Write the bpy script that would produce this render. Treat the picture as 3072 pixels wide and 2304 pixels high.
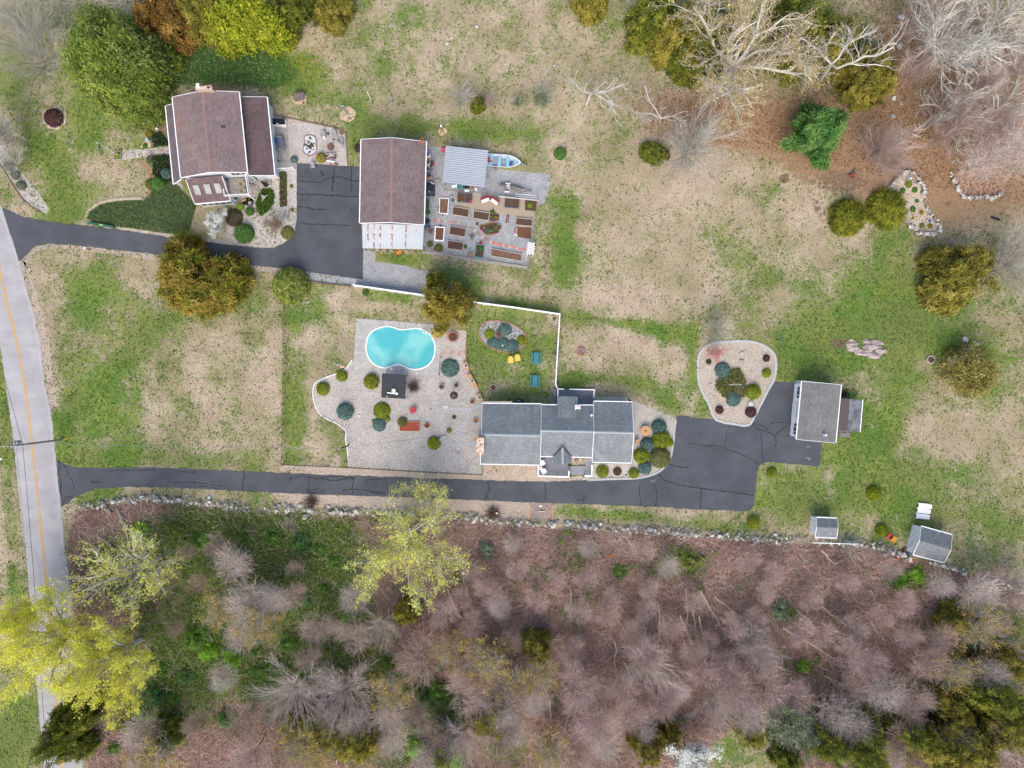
import bpy, bmesh, math, random
import numpy as np
from mathutils import Vector, Matrix, Euler, noise as mnoise
R = math.radians
for o in list(bpy.data.objects): bpy.data.objects.remove(o)
scene = bpy.context.scene
COL = scene.collection

# ---------------------------------------------------------------- camera, sky, sun, exposure
ALT = 106.5                                   # flying height of the drone in metres
cam = bpy.data.cameras.new("drone_camera"); camo = bpy.data.objects.new("drone_camera", cam); COL.objects.link(camo)
camo.location = (0, 0, ALT); camo.rotation_euler = (0, 0, 0)
cam.sensor_fit = 'HORIZONTAL'; cam.sensor_width = 36; cam.lens = 18.0*ALT/76.8
cam.clip_start = 1; cam.clip_end = 3000
scene.camera = camo
world = bpy.data.worlds.new("World"); scene.world = world; world.use_nodes = True
wn = world.node_tree.nodes; wl = world.node_tree.links
SUN_EL, SUN_AZ = 48, 188                      # compass: picture top is north
sky = wn.new('ShaderNodeTexSky'); sky.sky_type = 'NISHITA'; sky.sun_disc = False
sky.sun_elevation = R(SUN_EL); sky.sun_rotation = R(SUN_AZ); sky.air_density = 1.0; sky.dust_density = 3.0; sky.ozone_density = 1.0
bg = wn['Background']; bg.inputs[1].default_value = 0.15
wl.new(sky.outputs[0], bg.inputs[0])
sun = bpy.data.lights.new("sun", 'SUN'); suno = bpy.data.objects.new("sun", sun); COL.objects.link(suno)
sun.energy = 1.2; sun.angle = R(42); sun.color = (1.0, .955, .89)
saz = R(SUN_AZ); sdir = Vector((math.sin(saz)*math.cos(R(SUN_EL)), math.cos(saz)*math.cos(R(SUN_EL)), math.sin(R(SUN_EL))))
suno.rotation_euler = sdir.to_track_quat('Z', 'Y').to_euler()
vs = scene.view_settings; vs.view_transform = 'Standard'; vs.look = 'None'; vs.gamma = 1; vs.use_curve_mapping = False
vs.exposure = 0.86
scene.render.engine = 'CYCLES'; scene.cycles.max_bounces = 6; scene.cycles.transparent_max_bounces = 8

# ---------------------------------------------------------------- survey coordinates (1 unit = 5 cm on the ground, north up)
def W(x, y, z=0):
    k = (ALT-z)/ALT
    return Vector(((x-1536)/20*k, (1152-y)/20*k, z))
class V:
    """a map sheet: local sheet coordinates to survey units"""
    def __init__(s, ox, oy, k): s.ox, s.oy, s.k = ox, oy, k
    def __call__(s, x, y, z=0): return W(s.ox+x*s.k, s.oy+y*s.k, z)
    def s(s, x, y): return (s.ox+x*s.k, s.oy+y*s.k)
    def L(s, pts, z=0): return [s(x, y, z) for x, y in pts]
T = {(i, j): V(768*i, 576*j, 768/2212) for i in range(4) for j in range(4)}
T00,T10,T20,T30 = [T[i,0] for i in range(4)]; T01,T11,T21,T31 = [T[i,1] for i in range(4)]
T02,T12,T22,T32 = [T[i,2] for i in range(4)]; T03,T13,T23,T33 = [T[i,3] for i in range(4)]
F = V(0, 0, 3072/2212)
H1 = V(480,240,384/2212); HG = V(500,480,400/1269); PA = V(800,320,300/1269); BA = V(1060,400,400/1269)
GA = V(1260,420,400/1269); GB = V(1260,560,400/1269); PG = V(930,1060,400/1269); PE = V(1200,1060,400/1269)
FL = V(1280,920,400/1269); RA = V(1560,1140,500/1269); IS = V(2080,1000,400/1269); GR = V(2340,1120,300/1269); SH = V(2400,1480,500/1269)

# ---------------------------------------------------------------- materials
KEXP = 1.30
def lin(c): c /= 255; return c/12.92 if c <= .04045 else ((c+.055)/1.055)**2.4
def C(r, g, b, k=1.0): return tuple(min(.85, max(.004, lin(v)/KEXP*k)) for v in (r, g, b))
class N:
    def __init__(s, name):
        s.m = bpy.data.materials.new(name); s.m.use_nodes = True; s.t = s.m.node_tree; s.n = s.t.nodes; s.b = s.n['Principled BSDF']
        s.b.inputs['Roughness'].default_value = .9
        s.b.inputs['Specular IOR Level'].default_value = .25
        s._c = None
    def link(s, a, b): s.t.links.new(a, b)
    def put(s, sock, v):
        if hasattr(v, 'is_output'): s.link(v, sock)
        elif isinstance(v, tuple) and len(v) == 3 and sock.type == 'RGBA': sock.default_value = (*v, 1)
        else: sock.default_value = v
    def pos(s):
        if s._c is None:
            g = s.n.new('ShaderNodeTexCoord'); s._c = g.outputs['Object']
        return s._c
    def world(s): return s.n.new('ShaderNodeNewGeometry').outputs['Position']
    def map(s, vec, scale=(1,1,1), rot=0, loc=(0,0,0)):
        m = s.n.new('ShaderNodeMapping'); s.link(vec, m.inputs[0]); m.inputs['Scale'].default_value = scale; m.inputs['Rotation'].default_value = (0,0,rot); m.inputs['Location'].default_value = loc
        return m.outputs[0]
    def noise(s, scale, detail=3, rough=.55, vec=None, dist=0):
        t = s.n.new('ShaderNodeTexNoise'); t.inputs['Scale'].default_value = scale; t.inputs['Detail'].default_value = detail
        t.inputs['Roughness'].default_value = rough; t.inputs['Distortion'].default_value = dist
        s.link(vec if vec is not None else s.world(), t.inputs['Vector']); return t.outputs['Fac']
    def voro(s, scale, vec=None, out='Color'):
        t = s.n.new('ShaderNodeTexVoronoi'); t.inputs['Scale'].default_value = scale
        s.link(vec if vec is not None else s.world(), t.inputs['Vector']); return t.outputs[out]
    def mix(s, f, a, b, mode='MIX'):
        m = s.n.new('ShaderNodeMix'); m.data_type = 'RGBA'; m.blend_type = mode
        s.put(m.inputs[0], f); s.put(m.inputs[6], a); s.put(m.inputs[7], b); return m.outputs[2]
    def math(s, op, a, b=0.0, clamp=False):
        m = s.n.new('ShaderNodeMath'); m.operation = op; m.use_clamp = clamp; s.put(m.inputs[0], a); s.put(m.inputs[1], b); return m.outputs[0]
    def step(s, v, lo, hi):
        m = s.n.new('ShaderNodeMapRange'); m.interpolation_type = 'SMOOTHSTEP'; s.put(m.inputs[0], v); m.inputs[1].default_value = lo; m.inputs[2].default_value = hi; return m.outputs[0]
    def rng(s, v, a, b, c, d):
        m = s.n.new('ShaderNodeMapRange'); s.put(m.inputs[0], v); m.inputs[1].default_value = a; m.inputs[2].default_value = b; m.inputs[3].default_value = c; m.inputs[4].default_value = d; return m.outputs[0]
    def attr(s, name):
        a = s.n.new('ShaderNodeAttribute'); a.attribute_name = name; return a.outputs['Color']
    def sep(s, c):
        a = s.n.new('ShaderNodeSeparateColor'); s.link(c, a.inputs[0]); return a.outputs
    def gray(s, v):
        a = s.n.new('ShaderNodeCombineColor'); [s.put(a.inputs[i], v) for i in range(3)]; return a.outputs[0]
    def rand(s): return s.n.new('ShaderNodeObjectInfo').outputs['Random']
    def scale(s, c, v): return s.mix(1.0, c, s.gray(v), 'MULTIPLY')
    def col(s, c): s.put(s.b.inputs['Base Color'], c)
    def bump(s, h, d=.05, st=.6):
        b = s.n.new('ShaderNodeBump'); b.inputs['Strength'].default_value = st; b.inputs['Distance'].default_value = d; s.link(h, b.inputs['Height']); s.link(b.outputs[0], s.b.inputs['Normal'])
    def rough(s, v): s.b.inputs['Roughness'].default_value = v
MATS = {}
def mat(name, c, c2=None, sc=3.0, lo=.82, hi=1.15, rough=.85, fine=18, metal=0.0, spec=.25, rnd=.0):
    if name in MATS: return MATS[name]
    m = N(name); a = m.noise(sc, 4); b = m.noise(fine, 2)
    base = m.mix(m.step(a, .38, .62), c, c2) if c2 else c
    v = m.rng(m.math('ADD', m.math('MULTIPLY', a, .5), m.math('MULTIPLY', b, .5)), .3, .7, lo, hi)
    out = m.scale(base, v)
    if rnd: out = m.scale(out, m.rng(m.rand(), 0, 1, 1-rnd, 1+rnd))
    m.col(out); m.rough(rough); m.b.inputs['Metallic'].default_value = metal; m.b.inputs['Specular IOR Level'].default_value = spec
    MATS[name] = m.m; return m.m
def shingle(name, c, c2, rot, stain=None, k=1.0):
    """asphalt shingles: courses along the eaves, tabs of slightly different tone, weather streaks"""
    m = N(name); v = m.map(m.world(), rot=rot)
    br = m.n.new('ShaderNodeTexBrick'); m.link(v, br.inputs['Vector']); br.inputs['Scale'].default_value = 1
    br.inputs['Brick Width'].default_value = .42; br.inputs['Row Height'].default_value = .15; br.inputs['Mortar Size'].default_value = .014; br.inputs['Mortar Smooth'].default_value = .3
    br.inputs['Color1'].default_value = (*c, 1); br.inputs['Color2'].default_value = (*c2, 1); br.inputs['Mortar'].default_value = (*[x*.55 for x in c], 1)
    tab = m.noise(2.6, 3, .7, m.map(v, (1, 2.6, 1)))
    big = m.noise(.35, 4); st = m.noise(.9, 4, .6, m.map(v, (1.6, .35, 1)))
    out = m.scale(br.outputs['Color'], m.rng(tab, .3, .7, .80*k, 1.20*k))
    out = m.scale(out, m.rng(big, .3, .7, .88, 1.12)); out = m.scale(out, m.rng(st, .3, .7, .9, 1.1))
    if stain: out = m.mix(m.math('MULTIPLY', m.step(m.noise(.22, 5, .6), .55, .75), .45), out, stain)
    m.col(out); m.bump(br.outputs['Fac'], .02, .4); m.rough(.95); m.b.inputs['Specular IOR Level'].default_value = .15
    return m.m
def leafmat(name, k=1.0, trans=.4):
    m = N(name); a = m.attr('tint'); o = m.scale(a, m.rng(m.rand(), 0, 1, .9*k, 1.1*k)); m.col(o); m.rough(.7); m.b.inputs['Specular IOR Level'].default_value = .2
    tr = m.n.new('ShaderNodeBsdfTranslucent'); m.link(o, tr.inputs[0]); mx = m.n.new('ShaderNodeMixShader'); mx.inputs[0].default_value = trans
    m.link(m.b.outputs[0], mx.inputs[1]); m.link(tr.outputs[0], mx.inputs[2]); m.link(mx.outputs[0], m.n['Material Output'].inputs[0])
    return m.m
def gravel(name, c, c2, c3, patch=None):
    m = N(name); ve = m.voro(9.0); cs = m.sep(ve)
    a = m.noise(.45, 5, .6); f = m.noise(5.5, 3, .7); f2 = m.noise(16, 2, .6)
    base = m.mix(m.step(a, .40, .62), c, c2)
    if patch: base = m.mix(m.math('MULTIPLY', m.step(m.noise(.16, 4, .6), .52, .66), .6), base, patch)
    base = m.mix(m.math('MULTIPLY', m.step(m.noise(.9, 5, .65), .6, .72), .45), base, c3)
    out = m.scale(base, m.rng(cs[0], 0, 1, .72, 1.25)); out = m.scale(out, m.rng(f, .3, .7, .85, 1.15)); out = m.scale(out, m.rng(f2, .3, .7, .88, 1.12))
    m.col(out); m.bump(f2, .04, .5); m.rough(.95); return m.m

# ---------------------------------------------------------------- mesh helpers
def link(o, parent=None):
    COL.objects.link(o)
    if parent is not None: o.parent = parent
    return o
def tag(o, label=None, cat=None, group=None, kind=None):
    if label: o['label'] = label
    if cat: o['category'] = cat
    if group: o['group'] = group
    if kind: o['kind'] = kind
    return o
def thing(name, label, cat, p=(0,0,0), rz=0, group=None, sc=1):
    o = bpy.data.objects.new(name, None); o.empty_display_size = .3; COL.objects.link(o)
    o.location = p; o.rotation_euler = (0,0,rz); o.scale = (sc,sc,sc) if not isinstance(sc, tuple) else sc
    return tag(o, label, cat, group)
def root(o):
    while o.parent is not None: o = o.parent
    return o
def copy_tree(o, parent=None):
    c = o.copy(); COL.objects.link(c); c.parent = parent
    for ch in list(o.children): copy_tree(ch, c)
    return c
def dup(o, p, rz=0, label=None, group=None, sc=None):
    c = copy_tree(o); c.location = p; c.rotation_euler = (0,0,rz)
    if sc is not None: c.scale = (sc,sc,sc) if not isinstance(sc, tuple) else sc
    if label: c['label'] = label
    if group: c['group'] = group
    return c
class MB:
    def __init__(s): s.v = []; s.f = []; s.mi = []; s.cur = 0
    def face(s, pts):
        n = len(s.v); s.v += [tuple(p) for p in pts]; s.f.append(tuple(range(n, n+len(pts)))); s.mi.append(s.cur); return s
    def mesh(s, vs, fs):
        n = len(s.v); s.v += [tuple(p) for p in vs]
        for f in fs: s.f.append(tuple(i+n for i in f)); s.mi.append(s.cur)
        return s
    def box(s, c, d, rz=0, rx=0, ry=0):
        x, y, z = d[0]/2, d[1]/2, d[2]/2
        M = Euler((rx, ry, rz)).to_matrix(); c = Vector(c)
        vs = [c+M@Vector(p) for p in ((-x,-y,-z),(x,-y,-z),(x,y,-z),(-x,y,-z),(-x,-y,z),(x,-y,z),(x,y,z),(-x,y,z))]
        return s.mesh(vs, BOXF)
    def beam(s, a, b, w, h, up=(0,0,1)):
        a, b = Vector(a), Vector(b); d = (b-a).normalized(); u = Vector(up)
        if abs(d.dot(u)) > .98: u = Vector((1,0,0))
        r = d.cross(u).normalized()*(w/2); q = r.cross(d).normalized()*(h/2)
        return s.mesh([a-r-q, a+r-q, b+r-q, b-r-q, a-r+q, a+r+q, b+r+q, b-r+q], BOXF)
    def slab(s, quad, t):
        q = [Vector(p) for p in quad]; d = Vector((0,0,t)); n = len(q)
        vs = [p-d for p in q]+q
        return s.mesh(vs, [tuple(range(n-1,-1,-1)), tuple(range(n,2*n))]+[(i,(i+1)%n,n+(i+1)%n,n+i) for i in range(n)])
    def prism(s, poly, z0, z1):
        n = len(poly); vs = [(p[0],p[1],z0) for p in poly]+[(p[0],p[1],z1) for p in poly]
        return s.mesh(vs, [tuple(range(n-1,-1,-1)), tuple(range(n,2*n))]+[(i,(i+1)%n,n+(i+1)%n,n+i) for i in range(n)])
    def tube(s, pts, r, n=6):
        pts = [Vector(p) for p in pts]; rs = r if isinstance(r, (list, tuple)) else [r]*len(pts); vs = []; k = len(pts)
        for i, p in enumerate(pts):
            d = (pts[min(i+1,k-1)]-pts[max(i-1,0)]).normalized(); u = Vector((0,0,1)) if abs(d.z) < .9 else Vector((1,0,0))
            a = d.cross(u).normalized(); b = d.cross(a)
            vs += [p+(a*math.cos(6.2832*j/n)+b*math.sin(6.2832*j/n))*rs[i] for j in range(n)]
        fs = [(i*n+j, i*n+(j+1)%n, (i+1)*n+(j+1)%n, (i+1)*n+j) for i in range(k-1) for j in range(n)]
        return s.mesh(vs, fs+[tuple(range(n-1,-1,-1)), tuple(range((k-1)*n, k*n))])
    def lathe(s, prof, c=(0,0,0), n=16, sx=1, sy=1):
        vs = []
        for r, z in prof: vs += [(c[0]+r*sx*math.cos(6.2832*j/n), c[1]+r*sy*math.sin(6.2832*j/n), c[2]+z) for j in range(n)]
        k = len(prof); fs = [(i*n+j, i*n+(j+1)%n, (i+1)*n+(j+1)%n, (i+1)*n+j) for i in range(k-1) for j in range(n)]
        return s.mesh(vs, fs+[tuple(range(n-1,-1,-1)), tuple(range((k-1)*n, k*n))])
    def strip(s, pts, w, z, jit=0):
        """a flat ribbon along a line"""
        P = [Vector((p[0],p[1],0)) for p in pts]; L = []; Q = []; k = len(P)
        for i, p in enumerate(P):
            d = (P[min(i+1,k-1)]-P[max(i-1,0)]).normalized(); nrm = Vector((-d.y,d.x,0)); ww = w*(1+random.uniform(-jit,jit))/2
            L.append((*(p+nrm*ww).xy, z)); Q.append((*(p-nrm*ww).xy, z))
        return s.mesh(L+Q, [(i+k, i+1+k, i+1, i) for i in range(k-1)])
    def data(s, name, mats, off=None, smooth=False):
        me = bpy.data.meshes.new(name)
        v = s.v if off is None else [(x-off[0], y-off[1], z-off[2]) for x, y, z in s.v]
        me.from_pydata(v, [], s.f)
        mats = mats if isinstance(mats, (list, tuple)) else [mats]
        for m in mats: me.materials.append(m)
        if len(mats) > 1: me.polygons.foreach_set('material_index', s.mi)
        if smooth: me.polygons.foreach_set('use_smooth', [True]*len(me.polygons))
        me.update(); return me
    def build(s, name, mats, parent=None, world=True, smooth=False, label=None, cat=None, group=None, kind=None):
        off = root(parent).location if (parent is not None and world) else None
        o = bpy.data.objects.new(name, s.data(name, mats, off, smooth)); link(o, parent)
        return tag(o, label, cat, group, kind)
BOXF = [(3,2,1,0),(4,5,6,7),(0,1,5,4),(1,2,6,5),(2,3,7,6),(3,0,4,7)]
def mesh_np(name, verts, k, tint, material):
    """n faces of k corners each, one colour per face"""
    n = len(verts)//k; me = bpy.data.meshes.new(name)
    me.vertices.add(n*k); me.vertices.foreach_set('co', np.asarray(verts, np.float32).ravel())
    me.loops.add(n*k); me.loops.foreach_set('vertex_index', np.arange(n*k, dtype=np.int32))
    me.polygons.add(n); me.polygons.foreach_set('loop_start', np.arange(0, n*k, k, dtype=np.int32)); me.polygons.foreach_set('loop_total', np.full(n, k, np.int32))
    if tint is not None:
        at = me.attributes.new('tint', 'FLOAT_COLOR', 'FACE'); c = np.ones((n,4), np.float32); c[:,:3] = tint; at.data.foreach_set('color', c.ravel())
    me.materials.append(material); me.update(); me.validate(); return me
def chaikin(p, n=2, closed=True):
    p = [Vector((q[0],q[1],q[2] if len(q) > 2 else 0)) for q in p]
    for _ in range(n):
        q = []; m = len(p)
        for i in range(m if closed else m-1):
            a, b = p[i], p[(i+1)%m]; q += [a*.75+b*.25, a*.25+b*.75]
        p = q if closed else [p[0]]+q+[p[-1]]
    return p
def catmull(p, k=6, closed=True):
    p = [Vector((q[0],q[1],q[2] if len(q) > 2 else 0)) for q in p]; m = len(p); out = []
    for i in range(m if closed else m-1):
        g = (lambda j: p[j%m]) if closed else (lambda j: p[max(0,min(m-1,j))])
        a, b, c, d = g(i-1), g(i), g(i+1), g(i+2)
        for t in [j/k for j in range(k)]:
            out.append(.5*((2*b)+(c-a)*t+(2*a-5*b+4*c-d)*t*t+(3*b-a-3*c+d)*t**3))
    if not closed: out.append(p[-1])
    return out
def rag(p, step=.35, jit=.06, closed=True, rnd=random.Random(5)):
    out = []; m = len(p)
    for i in range(m if closed else m-1):
        a, b = Vector(p[i][:2]), Vector(p[(i+1)%m][:2]); L = (b-a).length; k = max(1, int(L/step)); nr = Vector((-(b-a).y,(b-a).x)).normalized() if L > 0 else Vector((0,0))
        for j in range(k):
            q = a.lerp(b, j/k); w = (mnoise.noise((q.x*.9,q.y*.9,3))*1.6+rnd.uniform(-1,1)*.6)*jit
            out.append(q+nr*w)
    if not closed: out.append(Vector(p[-1][:2]))
    return out
def sheet(name, poly, z, m, label=None, kind='structure', jit=.0, parent=None, step=.35):
    p = rag(poly, step, jit) if jit else poly
    me = MB().face([(q[0],q[1],z) for q in p])
    o = me.build(name, m, parent); o.data.validate()
    if o.data.polygons and o.data.polygons[0].normal.z < 0: o.data.flip_normals()
    return tag(o, label, None, None, kind) if parent is None else o
def inpoly(poly, x, y):
    """numpy point-in-polygon"""
    P = np.array([(p[0],p[1]) for p in poly]); r = np.zeros(len(x), bool); j = len(P)-1
    for i in range(len(P)):
        xi, yi = P[i]; xj, yj = P[j]
        c = ((yi > y) != (yj > y)) & (x < (xj-xi)*(y-yi)/(yj-yi+1e-12)+xi); r ^= c; j = i
    return r
def avg(pts): return sum((Vector(p) for p in pts), Vector((0,0,0)))/len(pts)
# ---------------------------------------------------------------- where grass is thick, where leaves and brush lie (survey sheet F)
GREEN = [(1000,100,450,120,0,.07),(200,860,150,180,0,.1),(130,330,120,140,0,.12),(220,900,120,110,0,.34),(170,640,55,110,-8,.22),(250,700,60,160,-12,.22),(370,680,70,60,0,.22),(300,992,300,22,0,.25),(140,940,25,80,0,.25),(620,870,8,150,0,.2),
 (330,880,30,90,0,-.15),(440,820,40,120,0,-.22),(525,800,45,110,0,-.1),(440,720,50,50,0,-.2),(95,700,20,160,-8,-.3),(590,800,20,170,0,-.3),(300,568,200,16,5,-.2),(560,930,60,60,0,.15),(480,640,110,40,10,.3),
 (641,690,26,50,0,.32),(693,670,22,24,0,.3),(640,850,22,90,0,.34),(828,640,60,16,6,.3),(780,680,30,10,0,.25),(735,790,20,26,0,.28),(720,920,34,26,0,.28),(640,960,18,50,0,.15),(730,645,46,22,0,-.3),(673,727,26,30,0,-.3),(750,755,20,40,0,-.32),(690,830,26,80,0,-.3),(690,960,40,60,0,-.15),(830,662,60,9,4,-.25),
 (130,370,28,75,0,.4),(95,330,40,60,0,.25),(190,245,40,34,0,.3),(205,300,26,36,0,.25),(225,340,70,70,0,-.2),(240,400,80,20,0,-.1),(150,460,30,18,0,.35),(330,230,40,30,0,.2),(160,420,40,30,0,.2),
 (830,145,24,24,0,.3),(640,160,70,50,0,.35),(800,180,120,40,0,.08),(1550,60,110,60,0,.2),(1380,110,60,40,0,.08),(1640,120,40,60,0,.2),(1200,80,260,90,0,-.06),
 (700,210,130,14,8,.16),(980,280,170,20,4,.4),(885,250,18,26,0,.3),(1075,285,70,30,10,.3),(790,300,30,60,0,.3),(640,240,40,20,0,.2),(760,330,8,60,0,.2),(850,235,60,14,0,-.15),
 (1222,520,26,85,6,.6),(1205,450,28,22,0,.3),(1110,560,80,20,10,.1),(1400,480,240,170,0,-.22),(1300,640,260,24,3,-.3),(1620,600,80,70,0,.08),(1600,560,30,30,0,.1),(1390,560,30,16,0,.16),(1550,660,60,14,0,.2),(1330,620,60,20,0,-.1),
 (848,557,38,11,8,.5),(1010,605,60,26,14,.42),(930,570,80,10,8,.05),(1060,640,60,10,8,.15),(1140,660,60,8,8,.25),
 (1840,660,210,100,0,.38),(1740,740,90,70,0,.24),(1900,750,220,60,0,.28),(2000,640,100,70,0,.26),(1695,800,40,60,0,.3),(1934,515,40,26,0,.3),(1705,690,50,40,0,-.2),(1690,640,40,26,0,-.3),(1860,830,40,30,0,-.2),(1880,790,26,40,0,-.2),
 (1830,940,70,80,0,.42),(1780,1060,140,60,0,.4),(1925,900,38,160,14,.36),(1985,1000,30,70,0,.16),(1940,1100,60,46,0,.28),(2090,1130,150,60,12,.34),(1860,1000,60,40,0,.1),(1690,1090,60,40,0,.3),
 (2060,930,110,66,0,-.36),(1790,1025,20,16,0,-.3),(1885,960,12,60,6,-.32),(1880,1130,13,24,15,-.36),(1860,1040,16,16,0,-.2),(1710,1015,26,14,0,-.3),
 (1090,770,95,100,0,.42),(1170,760,30,80,0,.12),(1145,705,46,12,8,-.32),(1105,790,34,18,0,-.32),(1072,835,26,16,0,-.26),(1170,790,10,10,0,-.3),(1050,690,40,16,8,.2),
 (1340,698,120,11,8,.5),(1450,722,58,20,10,.46),(1492,770,15,60,0,.5),(1340,822,130,12,6,.44),(1440,862,66,22,24,.44),(1235,840,36,24,0,.5),(1350,755,120,34,0,-.3),(1270,720,60,10,0,-.2),(1520,880,14,14,0,.4),
 (1340,1113,125,12,3,.5),(1520,1135,110,11,3,.3),(1460,1110,30,8,0,-.3),(330,1065,110,9,2,.2),(430,1072,90,8,3,-.1),(1300,1126,100,6,3,-.1),
 (14,1000,16,260,-3,.35),(40,1600,60,120,0,.5),(30,160,50,70,0,.3),(50,300,50,60,0,.24),(20,420,14,16,0,.3),(1640,1610,60,60,0,.3),(2180,1210,60,30,20,.1),(2150,860,40,40,0,.2)]
BASE_G = .45
LITTER = [(1850,330,120,60,0,.5),(1660,275,230,70,8,.62),(1440,230,150,50,5,.3),(2060,240,260,230,0,1.3),(460,165,30,30,0,.8),(495,185,70,14,8,.55),(260,1125,120,36,0,.8),(470,1118,200,14,4,.4),(840,1120,60,16,0,.7),(1000,1150,50,22,0,.8),(1500,300,120,34,6,.3),(390,130,30,14,0,.3),(720,60,70,30,0,.25),(2160,1460,40,40,0,.8),(2190,610,30,60,0,.3),(1740,330,40,60,0,.3)]
DIRT = [(1820,390,90,40,0,.5),(1695,385,12,10,0,.8),(1400,470,26,30,0,.30),(1345,555,26,9,-20,.32),(1820,742,40,14,0,.6),(1770,460,14,40,-25,.4),(960,586,150,5,4,.4),(1180,560,10,90,0,.4),(1300,655,300,7,2,.25),(1050,630,60,8,8,.3),(1010,355,20,10,0,.4),(1100,310,20,14,0,.4),(1850,845,16,6,0,.3),(1870,585,16,30,20,.35),(1895,600,40,12,-40,.3),(2045,440,14,10,0,.5),(400,150,14,20,0,.2),(350,280,16,40,0,.5),(1950,700,12,12,0,.2),(1420,1098,240,5,3,.3),(620,1060,200,6,2,.3),(1780,960,5,30,0,.4)]
LUSH = [(430,135,150,60,0,.8),(560,120,60,60,0,.5),(600,165,60,30,0,.4),(220,60,150,40,0,.5),(340,90,60,60,0,.6),(1840,130,80,140,20,.6),(1550,20,90,24,0,.4),(1500,100,60,60,0,.3),(1440,300,40,50,0,.3)]
UNDER = [(560,1300,420,190,0,.5),(900,1560,330,110,0,.35),(480,1250,300,130,0,.2),(2120,1500,120,160,0,.35),(1420,1215,90,50,0,.35),(1240,1260,70,50,0,.3),(1600,1260,60,50,0,.3),(1700,1330,60,40,0,.35),(1450,1600,120,50,0,.4),(200,1180,60,60,0,.2),(400,1170,130,60,0,.8),(560,1150,150,46,0,.8),(680,1180,110,50,0,.8),(560,1270,90,60,0,.5),(420,1430,120,80,0,1.0),(330,1540,110,50,0,.8),(600,1460,100,50,0,.8),(480,1340,70,60,0,.8),(740,1400,90,60,0,.5),(950,1540,80,40,0,.7),(850,1480,90,50,0,.5),(720,1270,60,50,0,.4),(1250,1190,60,25,0,.5),(1950,1250,60,26,0,.9),(1490,1220,60,40,0,.5),(1690,1320,30,20,0,.5),(2130,1330,60,50,0,.8),(2120,1400,70,70,0,.5),(1740,1440,50,40,0,.5),(2170,1490,60,80,0,.5),(1100,1620,70,40,0,.5),(870,1620,100,40,0,.5),(2190,1350,50,60,0,.6),(700,1620,100,40,0,.4),(40,1210,40,100,0,.3),(20,1060,24,140,0,.15)]
WALL_F = [(T02,700,1072),(T02,760,1052),(T02,900,1038),(T02,1100,1000),(T02,1300,985),(T02,1500,1002),(T02,1800,1030),(T12,0,1075),(T12,300,1082),(T12,450,1092),(T12,600,1092),(T12,800,1108),(T12,1000,1110),(T12,1300,1108),(T12,1700,1140),(T12,1900,1160),(T22,0,1205),(T22,300,1213),(T22,600,1220),(T22,800,1240),(T22,1100,1263),(T22,1500,1285),(T22,1900,1312),(T22,2212,1345),(T32,300,1350),(T32,700,1370),(T32,850,1382),(T32,1000,1432),(T32,1240,1492)]
WALL = [t(x, y) for t, x, y in WALL_F]
WALL2 = [T32(1380,1530), T32(1460,1555), T32(1600,1602), T32(1720,1640), T33(1990,50), T33(2100,95), T33(2250,140)]
WOODS = [T02(700,1085), T02(640,1150), T02(580,1400), T02(600,1659), T03(640,300), T03(700,900), T03(760,1659), W(300,2500), W(3400,2500), W(3400,1730), T33(2212,150), T33(2000,60), T32(1700,1640), T32(1240,1500)]+[p+Vector((0,-.5,0)) for p in WALL[::-1]]
def field(lst, x, y):
    """sum of soft patches at world x, y"""
    fx = (x*20+1536)/1.38879; fy = (1152-y*20)/1.38879; g = np.zeros(len(x))
    for cx, cy, rx, ry, rot, a in lst:
        c, s_ = math.cos(R(rot)), math.sin(R(rot)); dx, dy = fx-cx, fy-cy
        u = (dx*c+dy*s_)/rx; v = (-dx*s_+dy*c)/ry; d = u*u+v*v
        g += a*np.exp(-np.maximum(0, d-.1)*1.0)
    return g
def vnoise(x, y, s, seed=0):
    r = np.random.default_rng(seed); G = r.random((64,64)); u, v = x*s+1000, y*s+1000; i, j = np.floor(u).astype(int), np.floor(v).astype(int); a, b = u-i, v-j
    a = a*a*(3-2*a); b = b*b*(3-2*b); g = lambda p, q: G[p%64, q%64]
    return (g(i,j)*(1-a)+g(i+1,j)*a)*(1-b)+(g(i,j+1)*(1-a)+g(i+1,j+1)*a)*b
def green_at(x, y):
    n = vnoise(x,y,.13,1)*.35+vnoise(x,y,.31,2)*.35+vnoise(x,y,.8,3)*.3
    return BASE_G+field(GREEN, x, y)*.9+(n-.5)*.85

def axis(h, fine):
    out = [h+4*i+ (i**2.2) for i in range(1, 18)]
    a = np.arange(-h, h+fine*.5, fine); return np.concatenate([-np.array(out[::-1]), a, np.array(out)])
gx, gy = axis(84, .42), axis(64, .42)
GX, GY = np.meshgrid(gx, gy); px, py = GX.ravel(), GY.ravel(); nx, ny = len(gx), len(gy)
lawn_me = bpy.data.meshes.new('lawn')
idx = np.arange(nx*ny).reshape(ny, nx); q = np.stack([idx[:-1,:-1], idx[:-1,1:], idx[1:,1:], idx[1:,:-1]], -1).reshape(-1, 4)
lawn_me.vertices.add(nx*ny); co = np.zeros((nx*ny,3), np.float32); co[:,0] = px; co[:,1] = py
CLEAR = F.L([(1505,1690),(1535,1605),(1590,1575),(1650,1568),(1700,1590),(1735,1690)])
woods_in = (inpoly(WOODS, px, py) & ~inpoly(CLEAR, px, py)).astype(float).reshape(ny, nx)
for _ in range(3): woods_in[1:-1,1:-1] = (woods_in[1:-1,1:-1]*2+woods_in[:-2,1:-1]+woods_in[2:,1:-1]+woods_in[1:-1,:-2]+woods_in[1:-1,2:])/6
woods_in = woods_in.ravel()
lawn_me.vertices.foreach_set('co', co.ravel()); lawn_me.loops.add(q.size); lawn_me.loops.foreach_set('vertex_index', q.ravel().astype(np.int32))
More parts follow.
